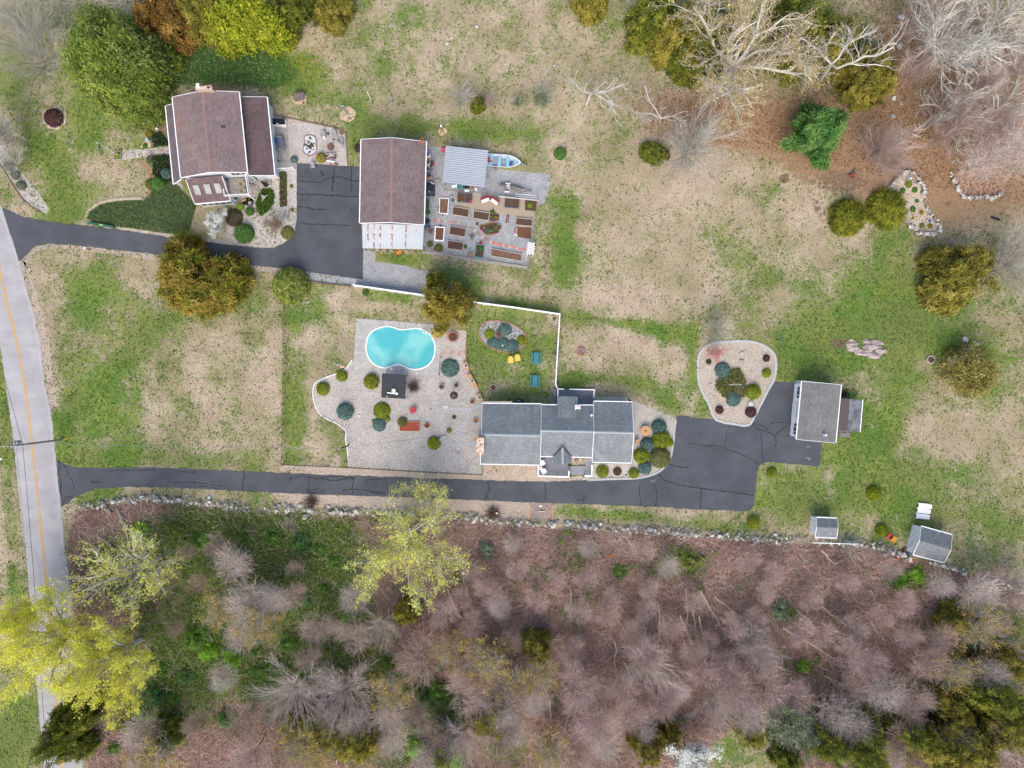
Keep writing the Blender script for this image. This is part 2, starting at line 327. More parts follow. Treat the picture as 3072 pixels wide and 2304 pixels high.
lawn_me.polygons.add(len(q)); lawn_me.polygons.foreach_set('loop_start', np.arange(0, q.size, 4, dtype=np.int32)); lawn_me.polygons.foreach_set('loop_total', np.full(len(q), 4, np.int32))
A = np.ones((nx*ny,4), np.float32); B = np.ones((nx*ny,4), np.float32)
A[:,0] = np.clip(green_at(px,py), 0, 1); A[:,1] = np.clip(field(LITTER,px,py), 0, 1); A[:,2] = np.clip(field(DIRT,px,py), 0, 1)
B[:,0] = woods_in; B[:,1] = np.clip(field(LUSH,px,py), 0, 1); B[:,2] = np.clip(field(UNDER,px,py), 0, 1)
for nm, arr in (('maskA', A), ('maskB', B)):
    lawn_me.attributes.new(nm, 'FLOAT_COLOR', 'POINT').data.foreach_set('color', arr.ravel())
m = N('grass_and_soil'); a = m.sep(m.attr('maskA')); b = m.sep(m.attr('maskB'))
nb, nm_, nf, nff = m.noise(.35, 4, .6), m.noise(1.5, 5, .68), m.noise(5.0, 4, .7), m.noise(14, 3, .7)
tan = m.mix(m.step(nb, .35, .65), C(206,187,160), C(196,174,150)); tan = m.mix(m.math('MULTIPLY', m.step(nm_, .5, .7), .7), tan, C(216,198,172)); tan = m.scale(tan, m.rng(nf, .3, .7, .70, 1.25)); tan = m.scale(tan, m.rng(nff, .3, .7, .8, 1.2))
grn = m.mix(m.step(nm_, .38, .62), C(98,130,50), C(144,154,78)); grn = m.mix(m.math('MULTIPLY', m.step(m.noise(.16, 3), .42, .6), .6), grn, C(82,124,46)); grn = m.mix(m.math('MULTIPLY', m.step(nf, .52, .68), .65), grn, C(156,160,96)); grn = m.scale(grn, m.rng(nff, .25, .75, .68, 1.3))
thr = m.math('ADD', m.math('ADD', a[0], m.math('MULTIPLY', m.math('SUBTRACT', nm_, .5), 1.3)), m.math('MULTIPLY', m.math('SUBTRACT', nf, .5), 1.5))
c = m.mix(m.step(thr, .30, .74), tan, grn)
mid = m.mix(m.step(nf, .4, .6), C(150,138,98), C(120,124,72))
c = m.mix(m.math('MULTIPLY', m.step(m.noise(.09, 3), .4, .62), .42), c, mid)
lit = m.mix(m.step(nf, .4, .6), C(160,126,96), C(186,154,124)); lit = m.mix(m.math('MULTIPLY', m.step(nff, .55, .65), .7), lit, C(126,96,72)); lit = m.mix(m.math('MULTIPLY', m.step(nm_, .5, .64), .6), lit, C(142,130,80))
lf = m.math('ADD', a[1], m.math('ADD', m.math('MULTIPLY', m.math('SUBTRACT', nm_, .5), .8), m.math('MULTIPLY', m.math('SUBTRACT', nf, .5), .9)))
c = m.mix(m.step(lf, .3, .62), c, lit)
lush = m.mix(m.step(nm_, .4, .62), C(58,92,44), C(84,112,56)); lush = m.scale(lush, m.rng(nf, .3, .7, .7, 1.3))
c = m.mix(m.step(m.math('ADD', b[1], m.math('MULTIPLY', m.math('SUBTRACT', nm_, .5), .9)), .3, .55), c, lush)
drt = m.mix(m.step(nf, .4, .6), C(128,104,84), C(150,124,102))
c = m.mix(m.step(m.math('ADD', a[2], m.math('MULTIPLY', m.math('SUBTRACT', nm_, .5), 1.1)), .28, .5), c, drt)
wd = m.mix(m.step(nm_, .4, .62), C(150,116,98), C(172,138,120)); wd = m.mix(m.math('MULTIPLY', m.step(nf, .5, .62), .6), wd, C(108,84,68)); wd = m.mix(m.math('MULTIPLY', m.step(nff, .56, .7), .6), wd, C(186,154,134))
wg = m.mix(m.step(nf, .4, .6), C(96,112,56), C(130,126,82)); wd = m.mix(m.step(m.math('ADD', b[2], m.math('MULTIPLY', m.math('SUBTRACT', nm_, .5), 1.2)), .35, .7), wd, wg)
c = m.mix(m.step(m.math('ADD', b[0], m.math('MULTIPLY', m.math('SUBTRACT', nm_, .5), .8)), .4, .6), c, wd)
m.col(c); m.bump(m.math('ADD', nf, nff), .12, .55); m.rough(.95); m.b.inputs['Specular IOR Level'].default_value = .08
lawn_me.materials.append(m.m); lawn_me.update(); lawn_me.validate()
lawn = link(bpy.data.objects.new('lawn', lawn_me)); tag(lawn, 'patchy spring lawn of green and straw grass running into leafy woodland floor', None, None, 'structure')

# ---------------------------------------------------------------- gravel, asphalt, concrete
M_gravel = gravel('pale_gravel', C(200,191,180), C(188,179,170), C(208,192,174), C(190,170,162))
M_gravelblue = gravel('blue_gravel', C(176,176,176), C(164,164,164), C(190,182,170))
M_graveltan = gravel('tan_gravel', C(194,176,156), C(184,168,150), C(172,152,134))
M_chips = gravel('wood_chips', C(222,194,160), C(206,176,144), C(236,214,186))
M_chippink = gravel('bark_chips', C(214,196,176), C(200,180,160), C(232,216,198))
def asphalt(name, c, c2):
    m = N(name); a = m.noise(.25, 5, .6); f = m.noise(9, 3, .7); st = m.noise(.5, 4, .6, m.map(m.world(), (.6,1.2,1), R(2)))
    o = m.mix(m.step(a, .36, .64), c, c2); o = m.scale(o, m.rng(f, .3, .7, .86, 1.14)); o = m.scale(o, m.rng(st, .3, .7, .9, 1.12))
    o = m.mix(m.math('MULTIPLY', m.step(m.noise(1.1, 5, .7), .64, .74), .25), o, C(130,130,132))
    m.col(o); m.rough(.8); m.b.inputs['Specular IOR Level'].default_value = .3; return m.m
M_drive = asphalt('driveway_asphalt', C(90,92,97), C(80,82,87))
M_street = asphalt('street_asphalt', C(186,182,181), C(176,172,171))
M_conc = mat('concrete', C(196,188,176), C(180,172,160), 1.2, .86, 1.12)
M_conc2 = mat('old_concrete', C(178,174,166), C(150,147,141), .9, .84, 1.14)
M_crack = mat('crack_sealant', C(46,46,50), rough=.6)
M_white = mat('white_paint', C(238,238,238,1.0), sc=2, lo=.94, hi=1.04, rough=.6)
M_yellow = mat('road_yellow', C(226,172,72), C(214,168,92), 3)
street_r = [W(-420,-400)]+[W(-250,150), W(-80,520)]+[T01(20,140), T01(90,360), T01(172,600), T01(230,830), T01(300,1060), T01(350,1300), T01(390,1659), T02(440,200), T02(476,560), T02(500,800), T02(530,1080), T02(556,1400), T03(600,0), T03(626,360), T03(655,700), T03(690,1100), T03(720,1659), W(270,2700), W(330,3400)]
street_l = [W(-560,-400)]+[W(-390,150), W(-215,520), T01(-450,140), T01(-150,800), T01(0,1300), T01(48,1659), T02(105,400), T02(140,720), T02(185,1150), T02(220,1450), T03(240,0), T03(270,420), T03(302,800), T03(335,1130), T03(358,1450), T03(380,1659), W(150,2700), W(210,3400)]
street = sheet('street', street_r+street_l[::-1], .012, M_street, 'pale grey two-lane country road along the edge of the lawns', jit=.07)
mk = MB(); ctr = [W(-330,150), W(-150,520), T01(-60,420), T01(0,690), T01(60,950), T01(112,1150), T01(160,1370), T01(214,1659), T02(246,260), T02(280,560), T02(312,830), T02(345,1150), T02(380,1500), T03(400,50), T03(432,350), T03(462,700), T03(492,1100), T03(512,1350), T03(535,1659), W(205,2700), W(265,3400)]
ctr = catmull(ctr, 4, False)
for off in (-.11, .11): mk.strip([p+Vector((off,0,0)) for p in ctr], .13, .018, .15)
mk.build('centre_line', M_yellow, street)
mk = MB().strip(rag([p+Vector((-.35,0,0)) for p in street_r[3:-2]], .6, .08, False), .16, .0165, .5); mk.build('edge_line', mat('worn_edge', C(205,202,198), C(186,180,176), 2.5), street)
sheet('road_verge', [p+Vector((.1,0,0)) for p in street_r[5:11]]+[p+Vector((1.3,-.2,0)) for p in street_r[5:11]][::-1], .006, M_graveltan, 'strip of pale grit beside the road', jit=.25)

drive1 = [T01(20,140), T01(200,210), T01(480,265), T01(1000,320), T01(1560,405), T01(2212,480), T11(150,480), T11(230,450), T11(300,400), T11(338,340), T11(350,200), T10(352,1600), T10(355,1410), T10(905,1440), T11(905,260), T11(925,480), T11(922,755), T11(450,690), T11(230,660), T01(2212,638), T01(1800,590), T01(1360,540), T01(740,470), T01(420,447), T01(330,460), T01(270,500), T01(200,575), T01(165,600)]
dw1 = sheet('driveway', drive1, .020, M_drive, 'dark asphalt driveway running from the road to the brown roofed barn', jit=.08)
drive2 = [T02(485,650), T02(560,690), T02(640,715), T02(760,728), T02(1300,718), T02(2212,757), T12(600,785), T12(1100,800), T12(1700,820), T22(0,838), T22(300,845), T22(500,834), T22(640,830), T22(900,820), T22(1100,812), T22(1250,770), T22(1330,700), T22(1375,620), T22(1395,500), T22(1420,280), T22(1440,268), T22(1770,310), T22(2010,362), T22(2060,342), T22(2110,270), T31(55,1635), T31(260,1655), T32(250,200), T32(250,470), T32(470,505), T32(445,710), T32(0,675), T22(2185,678), T22(2140,705), T22(2118,760), T22(2105,940), T22(2090,1050), T22(2062,1086), T22(2020,1098), T22(1600,1085), T22(1000,1050), T22(350,1030), T22(0,1018), T12(1600,990), T12(1000,970), T12(300,945), T02(2212,932), T02(1500,895), T02(1100,890), T02(830,905), T02(740,935), T02(660,970), T02(590,1030), T02(530,1060), T02(505,850)]
dw2 = sheet('driveway', drive2, .020, M_drive, 'long dark asphalt driveway with cracks passing the grey roofed ranch house', jit=.08)
CR1 = [(T10,[(380,1565),(470,1570),(560,1582),(600,1550),(670,1528),(740,1530),(830,1560),(900,1565)]),(T10,[(680,1440),(668,1560),(655,1650)]),(T10,[(825,1445),(824,1560),(820,1659)]),(T10,[(560,1470),(578,1520)]),(T11,[(360,15),(480,22),(600,25),(700,30),(880,40)]),(T11,[(360,130),(430,130),(500,150),(600,148)]),(T11,[(380,268),(500,280),(700,285),(840,292)]),(T11,[(830,140),(818,175)])]
CR2 = [(T22,[(1525,512),(1600,520),(1700,538),(1725,526),(1830,553),(1960,600),(2060,645),(2150,700)]),(T22,[(1880,360),(1850,450),(1830,550)]),(T22,[(2080,345),(2130,395),(2190,412),(2215,395),(2170,360),(2110,348)]),(T22,[(2150,420),(2160,560),(2175,670)]),(T22,[(1265,775),(1300,825),(1370,850),(1430,870),(1640,902),(1900,935),(2090,962)]),(T22,[(1640,905),(1630,960),(1628,1080)]),(T22,[(1215,820),(1230,870),(1250,920),(1243,1058)]),(T22,[(1105,870),(1103,960),(1114,1050)]),(T22,[(1355,690),(1430,715),(1490,722),(1535,716)]),(T22,[(284,850),(290,940),(284,1010)]),(T22,[(610,970),(622,1030)]),(T22,[(560,1005),(650,982)]),(T12,[(2005,830),(2015,920),(1990,960),(1970,1000)]),(T12,[(1990,960),(2010,1004)]),(T12,[(845,800),(833,905),(838,960)]),(T12,[(458,800),(455,900),(450,950)]),(T12,[(280,820),(400,795),(520,820),(640,800),(850,810)]),(T12,[(300,800),(290,860)]),(T12,[(560,810),(650,838),(740,825),(840,815)]),(T12,[(940,838),(1000,822),(1130,826)]),(T12,[(440,920),(520,905),(600,922)]),(T12,[(470,945),(540,930),(590,940)]),(T12,[(750,925),(830,905),(920,915),(1020,930),(1110,938)]),(T12,[(980,930),(1040,950),(1100,945)]),(T02,[(2108,755),(2105,830),(2090,925)]),(T02,[(1500,850),(1650,850),(1780,860),(1960,890)]),(T02,[(930,755),(1050,745),(1200,745),(1350,742)]),(T02,[(1510,750),(1600,760),(1700,762)]),(T02,[(600,805),(630,840),(645,918)]),(T02,[(550,700),(585,740),(590,770),(570,800)]),(T02,[(560,985),(600,970),(640,985)]),(T02,[(780,840),(820,848),(880,850)]),(T32,[(20,338),(100,332),(200,332)]),(T32,[(0,415),(60,450),(70,500),(65,540)]),(T32,[(65,445),(160,360)]),(T32,[(150,452),(195,448)]),(T02,[(1720,885),(1800,882),(1880,905)]),(T02,[(505,660),(520,700),(510,730),(500,760),(515,800)]),(T02,[(515,820),(535,860),(520,900),(530,960)])]
rc = random.Random(3)
for par, lst in ((dw1, CR1), (dw2, CR2)):
    for t, pts in lst:
        MB().strip(rag(t.L(pts), .25, .06, False, rc), rc.uniform(.10,.15), .0245, .5).build('crack', M_crack, par)
pm = mat('worn_asphalt', C(140,140,142), C(110,111,115), 5)
for t, pts in ((T32,[(300,640),(330,625),(370,640),(360,660),(345,655),(335,640)]),(T32,[(330,540),(370,538),(368,548),(332,550)]),(T22,[(1185,830),(1230,825),(1232,850),(1210,855)])):
    sheet('scuff', t.L(pts), .0242, pm, parent=dw2, jit=.12, step=.2)

bed = [T11(835,1455), T11(770,1530), T11(690,1572), T11(600,1602), T11(520,1645), T12(498,30), T12(493,100), T12(510,180), T12(545,250), T12(610,300), T12(690,338), T12(755,380), T12(780,415), T12(775,470), T12(788,560), T12(805,715), T12(1500,757), T12(1955,778), T12(1970,690), T12(1970,160), T12(1950,120), T12(1915,40), T11(1900,1659), T11(1845,1570), T11(1815,1470), T11(1810,1380), T11(1820,1200), T11(1600,1180), T11(1590,1590), T11(840,1540)]
sheet('gravel_bed', bed, .012, M_gravel, 'wide bed of pale grey gravel around the pool and the west end of the ranch house', jit=.03)
sheet('gravel_strip', [T12(185,748), T12(238,700), T12(800,722), T12(1500,760), T12(1955,782), T12(1960,690), T22(0,690), T22(250,690), T22(250,790), T22(495,795), T22(497,848), T22(0,845), T12(1700,828), T12(1100,808), T12(600,793)], .008, M_graveltan, 'pale gravel strip between the wire fence and the lower driveway', jit=.08)
sheet('gravel_strip', [T12(150,935), T12(600,955), T12(1600,985), T22(0,1014), T22(352,1026), T22(356,1180), T22(0,1180), T12(1700,1118), T12(1000,1082), T12(550,1062), T12(230,1062)], .008, M_graveltan, 'pale gravel strip between the lower driveway and the stone wall', jit=.2)
sheet('parking_pad', [T22(160,1028), T22(345,1028), T22(352,1180), T22(150,1172)], .014, gravel('brown_gravel', C(172,154,142), C(160,144,134), C(184,166,150)), 'brown gravel pad with timber sides beside the stone wall', jit=.03)
sheet('gravel_bed', [T22(690,690), T22(1040,690), T22(1045,215), T22(1100,230), T22(1410,360), T22(1395,500), T22(1372,620), T22(1328,700), T22(1250,766), T22(1100,808), T22(900,816), T22(630,828), T22(630,690)], .010, M_gravel, 'gravel bed with globe shrubs at the east end of the ranch house', jit=.02)
ISL = catmull(IS.L([(42,320),(55,205),(95,145),(165,103),(250,84),(450,75),(560,82),(640,104),(720,148),(772,205),(788,290),(770,430),(720,520),(550,850),(520,872),(480,880),(400,865),(215,825),(160,700),(75,540),(48,440)]), 4)
sheet('gravel_bed', ISL, .010, gravel('island_gravel', C(196,182,164), C(188,174,158), C(178,160,142)), 'teardrop gravel island of shrubs inside the driveway turn', jit=0)
sheet('gravel_patio', PA.L([(45,100),(280,140),(500,190),(1000,295),(1015,520),(1030,752),(385,712),(385,1300),(240,1300),(250,820),(100,820)]), .010, M_gravel, 'gravel patio between the brown roofed house and the barn', jit=.04)
sheet('gravel_path', HG.L([(650,400),(800,190),(1000,140),(1070,200),(1075,440),(1150,440),(1150,110),(1240,110),(1240,690),(1200,750),(1130,792),(1000,835),(780,825),(560,800),(560,700),(600,520)]), .009, M_gravel, 'gravel path curling through the plants below the wooden deck', jit=.06)
sheet('gravel_yard', [GA(45,60), GA(240,75), GA(660,110), GA(660,270), GA(820,285), GA(1235,325), GA(1245,420), GA(1190,590), GA(1130,620), GB(1105,200), GB(1035,752), GB(900,745), GB(500,690), GB(40,615), GB(20,590)], .009, M_gravelblue, 'grey gravel yard around the raised garden beds and metal carport', jit=.05)
sheet('dirt_floor', GB.L([(360,150),(500,90),(760,105),(1000,135),(1000,232),(1085,240),(1080,310),(760,262),(500,225),(330,185)]), .013, mat('packed_sand', C(190,172,148), C(178,160,138), 1.5), 'smooth sandy floor between the raised beds', jit=.05)
sheet('gravel_drive', [T11(928,485), T11(1030,510), T11(1032,600), T11(1300,640), T11(1580,712), T11(1625,780), T11(1500,905), T11(1440,905), T11(1150,862), T11(860,815), T11(460,772), T11(400,700), T11(450,685), T11(925,750)], .010, M_gravelblue, 'grey gravel drive ending beside the white fence', jit=.06)
sheet('gravel_strip', [T11(230,655), T11(450,688), T11(922,752), T11(880,812), T11(460,772), T11(300,720), T01(2100,660), T01(2100,628)], .008, M_graveltan, 'pale gravel strip under the upper driveway edge', jit=.05)
sheet('gravel_strip', [T01(1360,545), T01(740,474), T01(420,450), T01(330,465), T01(200,590), T01(215,650), T01(330,500), T01(500,475), T01(760,510), T01(1200,570), T01(1330,600)], .006, M_graveltan, 'thin sandy strip along the lower edge of the upper driveway', jit=.15)
sheet('gravel_strip', [T01(740,280), T01(1000,312), T01(1560,395), T01(1950,452), T01(1950,425), T01(1620,375), T01(1300,340), T01(1000,300)], .010, M_gravel, 'pale gravel edge along the ivy bank', jit=.08)
sheet('gravel_bed', [T00(-100,1060), T00(0,1180), T00(100,1390), T00(190,1500), T00(330,1659), T01(425,150), T01(400,190), T01(230,105), T01(150,0), T00(0,1420), T00(-100,1300)], .008, M_gravel, 'long gravel bed with small shrubs beside the road at the upper driveway', jit=.06)
sheet('gravel_path', T00.L([(1055,1310),(1250,1288),(1470,1262),(1475,1335),(1200,1362),(1055,1382)]), .010, M_gravel, 'straight gravel path from the flagpole bed to the front porch', jit=.03)
RG = [T30(1180,1490), T30(1250,1510), T30(1310,1590), T31(1340,20), T31(1350,110), T31(1385,185), T31(1440,240), T31(1472,295), T31(1468,335), T31(1400,375), T31(1300,362), T31(1220,300), T31(1165,225), T31(1150,110), T31(1080,10), T30(1040,1645), T30(1095,1555)]
sheet('mulch_bed', chaikin(RG, 1), .010, M_chippink, 'long rock garden of pale bark chips by the clipped cedars', jit=.06)
def chip(name, t, cx, cy, rx, ry, m_, label, n=14):
    P = [t(cx+rx*math.cos(i*6.283/n)*random.uniform(.92,1.06), cy+ry*math.sin(i*6.283/n)*random.uniform(.92,1.06)) for i in range(n)]
    return sheet(name, catmull(P, 3), .011, m_, label, jit=.06, step=.2)
random.seed(4)
chip('mulch_ring', T00, 470, 1020, 108, 100, M_chippink, 'round ring of pale chips about a dark red shrub on the house lawn')
chip('mulch_ring', T10, 377, 850, 66, 56, M_chips, 'round ring of chips under the small brown shed roof')
chip('mulch_ring', T10, 790, 990, 70, 66, M_chips, 'round ring of chips about the garden statue')
chip('mulch_ring', T10, 1612, 1137, 40, 38, M_chips, 'small square ring of chips about the lamp post')
chip('mulch_ring', T20, 405, 1330, 60, 70, M_chips, 'round ring of chips about a lone green bush in the field')
sheet('leaf_bed', [T30(1560,1500), T30(1600,1590), T31(1620,0), T31(1680,50), T31(1760,58), T31(1850,45), T31(1920,65), T31(2000,25), T31(2040,-20), T30(2100,1500), T30(1800,1450)], .007, mat('dry_leaves', C(176,138,112), C(196,166,146), 4, .7, 1.25), 'bed of dry leaves behind a low stone rim', jit=.15)
sheet('mulch_bed', [T00(1210,1270), T00(1260,1190), T00(1330,1230), T00(1340,1262), T00(1230,1280)], .009, M_chips, 'orange mulch edge above the gravel path', jit=.1)
sheet('mulch_bed', [T00(1210,1362), T00(1240,1375), T00(1310,1500), T00(1350,1540), T00(1300,1659), T01(1260,50), T01(1280,-10), T00(1300,1560), T00(1270,1470)], .009, mat('orange_mulch', C(196,138,98), C(170,120,86), 5, .75, 1.2), 'orange mulch edge below the gravel path', jit=.1)
# concrete pieces
def slabs(name, polys, label, m_=None, z0=0, z1=.03, piece='slab', parent=None):
    r_ = thing(name, label, None, avg(polys[0]).to_tuple() if parent is None else (0,0,0)) ; r_['kind'] = 'structure'; r_.location.z = 0
    for P in polys:
        c = avg(P); Q = [c+(Vector(p)-c)*.985 for p in P]; MB().prism(Q, z0, z1).build(piece, m_ or M_conc, r_)
    return r_
def lerp4(q, u, v): return (Vector(q[0]).lerp(q[1], u)).lerp(Vector(q[3]).lerp(q[2], u), v)
def split(q, n, m_=1): return [[lerp4(q,i/n,j/m_), lerp4(q,(i+1)/n,j/m_), lerp4(q,(i+1)/n,(j+1)/m_), lerp4(q,i/n,(j+1)/m_)] for i in range(n) for j in range(m_)]
slabs('concrete_walk', split(T22.L([(1045,150),(990,112),(700,108),(700,152)][::-1]), 6)+split(T22.L([(990,114),(1420,300),(1412,362),(1045,215)]), 7), 'pale concrete walk of square slabs round the north side of the ranch house')
slabs('concrete_patio', split(PA.L([(85,262),(265,272),(290,705),(100,705)]), 2, 3), 'grey concrete patio along the east side of the brown roofed house', M_conc2)
slabs('concrete_walk', split(PA.L([(268,275),(316,272),(356,640),(292,640)]), 1, 5), 'pale concrete walk beside the grey patio')
slabs('concrete_walk', split(PA.L([(100,712),(380,706),(382,806),(115,806)]), 3, 1), 'pale concrete step at the head of the upper driveway', M_conc, 0, .12)
slabs('entry_pad', [RA.L([(375,735),(495,732),(495,762),(375,764)])], 'tan concrete pad at the foot of the ranch house porch', mat('tan_concrete', C(214,200,178), C(200,186,166), 2))
slabs('concrete_pad', [RA.L([(228,62),(284,62),(284,186),(228,186)])], 'grey concrete pad beside the north deck of the ranch house', M_conc2)
# ---------------------------------------------------------------- buildings
M_siding = mat('grey_siding', C(224,225,228), C(216,218,222), .8, .95, 1.05)
M_sidingw = mat('white_siding', C(255,255,255,1.1), C(252,252,252,1.1), .8, .96, 1.03)
M_trim = mat('white_trim', C(255,255,255,1.1), sc=1.2, lo=.95, hi=1.03, rough=.5)
M_glass = mat('dark_glass', C(52,60,70), C(84,92,100), 1.5, rough=.12, spec=.6)
M_shutter = mat('blue_shutter', C(92,112,130), rough=.6); M_shutterd = mat('dark_shutter', C(56,64,80), rough=.6)
M_brickw = mat('pale_brick', C(206,192,176), C(186,150,128), 3)
M_wood = mat('new_wood', C(216,170,124), C(202,156,110), 4, .88, 1.1)
M_woodw = mat('weathered_wood', C(186,172,152), C(160,148,132), 5, .8, 1.15)
M_greywood = mat('grey_boards', C(158,150,144), C(136,130,124), 3, .8, 1.15)
M_black = mat('black_metal', C(48,48,50), rough=.5); M_steel = mat('steel', C(176,180,186), rough=.35, metal=.6, spec=.5)
def wall_box(mb, a, b, u0, u1, z0, z1, t=.06, out=1):
    """a panel standing proud of the wall a-b (left to right seen from outside)"""
    a, b = Vector(a[:2]), Vector(b[:2]); L = (b-a).length; d = (b-a)/L; n = Vector((d.y,-d.x))*out
    p, q = a+d*u0, a+d*u1; return mb.mesh([(*p,z0),(*q,z0),(*(q+n*t),z0),(*(p+n*t),z0),(*p,z1),(*q,z1),(*(q+n*t),z1),(*(p+n*t),z1)], BOXF)
def gable_house(t, eaveA, eaveB, ridge, mroof, mwall, name='roof', over=.3, gov=.25, cap=None, trim=True, floor=0, thick=.14):
    """two roof slopes on walls: eaveA, eaveB and ridge are (start, end) points in 3D"""
    A0, A1 = map(Vector, eaveA); B0, B1 = map(Vector, eaveB); R0, R1 = map(Vector, ridge)
    for E0, E1 in ((A0,A1), (B0,B1)):
        rf = MB().slab([E0, E1, R1, R0] , thick).build(name, mroof, t)
        if trim:
            d = (E0-R0); d.z = 0; d.normalize()
            MB().beam(E0+d*.07-Vector((0,0,.08)), E1+d*.07-Vector((0,0,.08)), .13, .14).build('gutter', M_trim, t)
    if trim:
        for E, Rr, other in ((A0,R0,R1),(B0,R0,R1),(A1,R1,R0),(B1,R1,R0)):
            d = (Rr-other).normalized()*.035
            MB().beam(E+d-Vector((0,0,.09)), Rr+d-Vector((0,0,.09)), .06, .2).build('rake_board', M_trim, t)
    if cap:
        d = (R1-R0).normalized(); s_ = Vector((-d.y,d.x,0))
        k = .19
        sl = lambda E: (E-R0 if False else E)
        def down(E0, E1):
            m_ = (E0+E1)/2-(R0+R1)/2; m_ = m_-d*m_.dot(d); return m_.normalized()*k
        dA, dB = down(A0,A1), down(B0,B1); up = Vector((0,0,.02))
        mb = MB(); mb.slab([R0+up, R1+up, R1+dA+up, R0+dA+up], .015); mb.slab([R0+up, R1+up, R1+dB+up, R0+dB+up], .015); mb.build('ridge_cap', cap, t)
    # walls under the roof
    ax = (R1-R0).normalized(); ax.z = 0
    def inset(E, Rr, along):
        v = Rr-E; v = v-ax*v.dot(ax); k = over/max(.01, Vector((v.x,v.y)).length); return E+v*k+along*ax*gov-Vector((0,0,thick+.015))
    a0, a1, b0, b1 = inset(A0,R0,1), inset(A1,R1,-1), inset(B0,R0,1), inset(B1,R1,-1)
    r0, r1 = R0+ax*gov-Vector((0,0,thick+.02)), R1-ax*gov-Vector((0,0,thick+.02))
    g = lambda p: Vector((p.x,p.y,floor))
    vs = [g(a0),g(b0),g(b1),g(a1),a0,b0,b1,a1,r0,r1]
    MB().mesh(vs, [(0,1,5,8,4),(3,7,9,6,2),(0,4,7,3),(1,2,6,5),(4,8,9,7),(5,6,9,8),(0,3,2,1)]).build('wall', mwall, t)
    return dict(a0=g(a0), a1=g(a1), b0=g(b0), b1=g(b1), ra=a0, rb=b0)
def window(t, a, b, u0, u1, z0, z1, shut=None, sw=.35, out=1):
    f = wall_box(MB(), a, b, u0-.07, u1+.07, z0-.07, z1+.07, .05, out).build('window', M_trim, t)
    wall_box(MB(), a, b, u0, u1, z0, z1, .062, out).build('pane', M_glass, f)
    if shut:
        for p in (u0-.09-sw, u1+.09): wall_box(MB(), a, b, p, p+sw, z0, z1, .045, out).build('shutter', shut, t)

# --- the two-storey house with a brown roof
SHB = shingle('brown_shingles', C(152,133,130), C(133,115,113), R(84), C(168,128,112)); SHB2 = shingle('dark_brown_shingles', C(128,108,107), C(112,93,93), R(84)); SHBg = shingle('grey_brown_shingles', C(124,114,116), C(110,100,104), R(84))
CAPB = mat('brown_ridge_cap', C(164,132,124), C(146,116,110), 6)
hp = W(625, 400); h = thing('house', 'two storey house with a brown shingle roof, side porches and a wooden deck', 'house', (hp.x,hp.y,0))
zr, ze = 6.7, 5.3
w_ = gable_house(h, (H1(215,297,ze), T00(1562,1533,ze)), (H1(1362,205,ze), H1(1503,1590,ze)), (H1(735,185,zr), H1(862,1588,zr)), SHB, M_siding, cap=CAPB)
MB().box(H1(1085,810,6.2), (.5,.4,.03), R(15), 0, R(18)).build('roof_patch', mat('slate_patch', C(82,84,90)), h)
MB().box(H1(967,1490,6.35), (.32,.42,.03), R(5), 0, R(18)).build('roof_patch', mat('tan_patch', C(196,156,124)), h)
# east wing and west porch
def shed_roof(t, quad, m_, mw, name='wing_roof', posts=False, trim=2, thick=.12, inset=.2, floor=0):
    q = [Vector(p) for p in quad]; MB().slab(q, thick).build(name, m_, t)
    lo0, lo1 = q[2], q[3]; d = (lo0-q[1]); d.z = 0; d.normalize()
    MB().beam(lo0+d*.07-Vector((0,0,.07)), lo1+d*.07-Vector((0,0,.07)), .14, .14).build('gutter', M_trim, t)
    for a_, b_ in ((q[1],q[2]),(q[0],q[3])):
        e = (a_-(q[0] if a_ is q[1] else q[1])).normalized()*.035; MB().beam(a_+e-Vector((0,0,.08)), b_+e-Vector((0,0,.08)), .06, .18).build('rake_board', M_trim, t)
    c = avg(q); p = [c+(Vector(v)-c)*(1-inset/2.5)-Vector((0,0,thick+.01)) for v in q]
    if mw and not posts:
        g = [Vector((v.x,v.y,floor)) for v in p]; MB().mesh(g+p, [(3,2,1,0),(0,1,5,4),(1,2,6,5),(2,3,7,6),(3,0,4,7),(4,5,6,7)]).build('wall', mw, t)
    if posts:
        for k in range(posts):
            s_ = p[2].lerp(p[3], k/(posts-1)); MB().beam((s_.x,s_.y,floor), s_, .12, .12).build('post', M_trim, t)
    return p
shed_roof(h, [H1(1410,290,4.3), H1(1535,1645,4.3), H1(1978,1645,2.9), H1(1845,295,2.9)][::1], SHB2, M_siding)
shed_roof(h, [T00(1566,1543,3.4), H1(222,412,3.4), H1(98,448,2.8), T00(1500,1590,2.8)], SHBg, None, 'porch_roof', posts=6)
# skylight wing
sw_ = shed_roof(h, [HG(522,149,4.9), HG(183,182,4.9), HG(268,415,2.7), HG(604,385,2.7)], SHB2, M_siding, 'wing_roof')
for qd in ([(242,240),(300,236),(333,330),(275,333)], [(345,232),(405,228),(435,322),(377,325)], [(442,224),(503,220),(533,315),(475,318)]):
    zz = [4.3,4.3,3.48,3.48]; P = [HG(x,y,z+.13) for (x,y),z in zip(qd, zz)]; c = avg(P)
    f = MB().slab(P, .14).build('skylight', mat('skylight_frame', C(150,148,146), rough=.4), h); MB().slab([c+(p-c)*.82+Vector((0,0,.012)) for p in P], .01).build('pane', mat('skylight_glass', C(120,124,126), C(92,96,100), 1.2, .8, 1.25, .15, spec=.6), f)
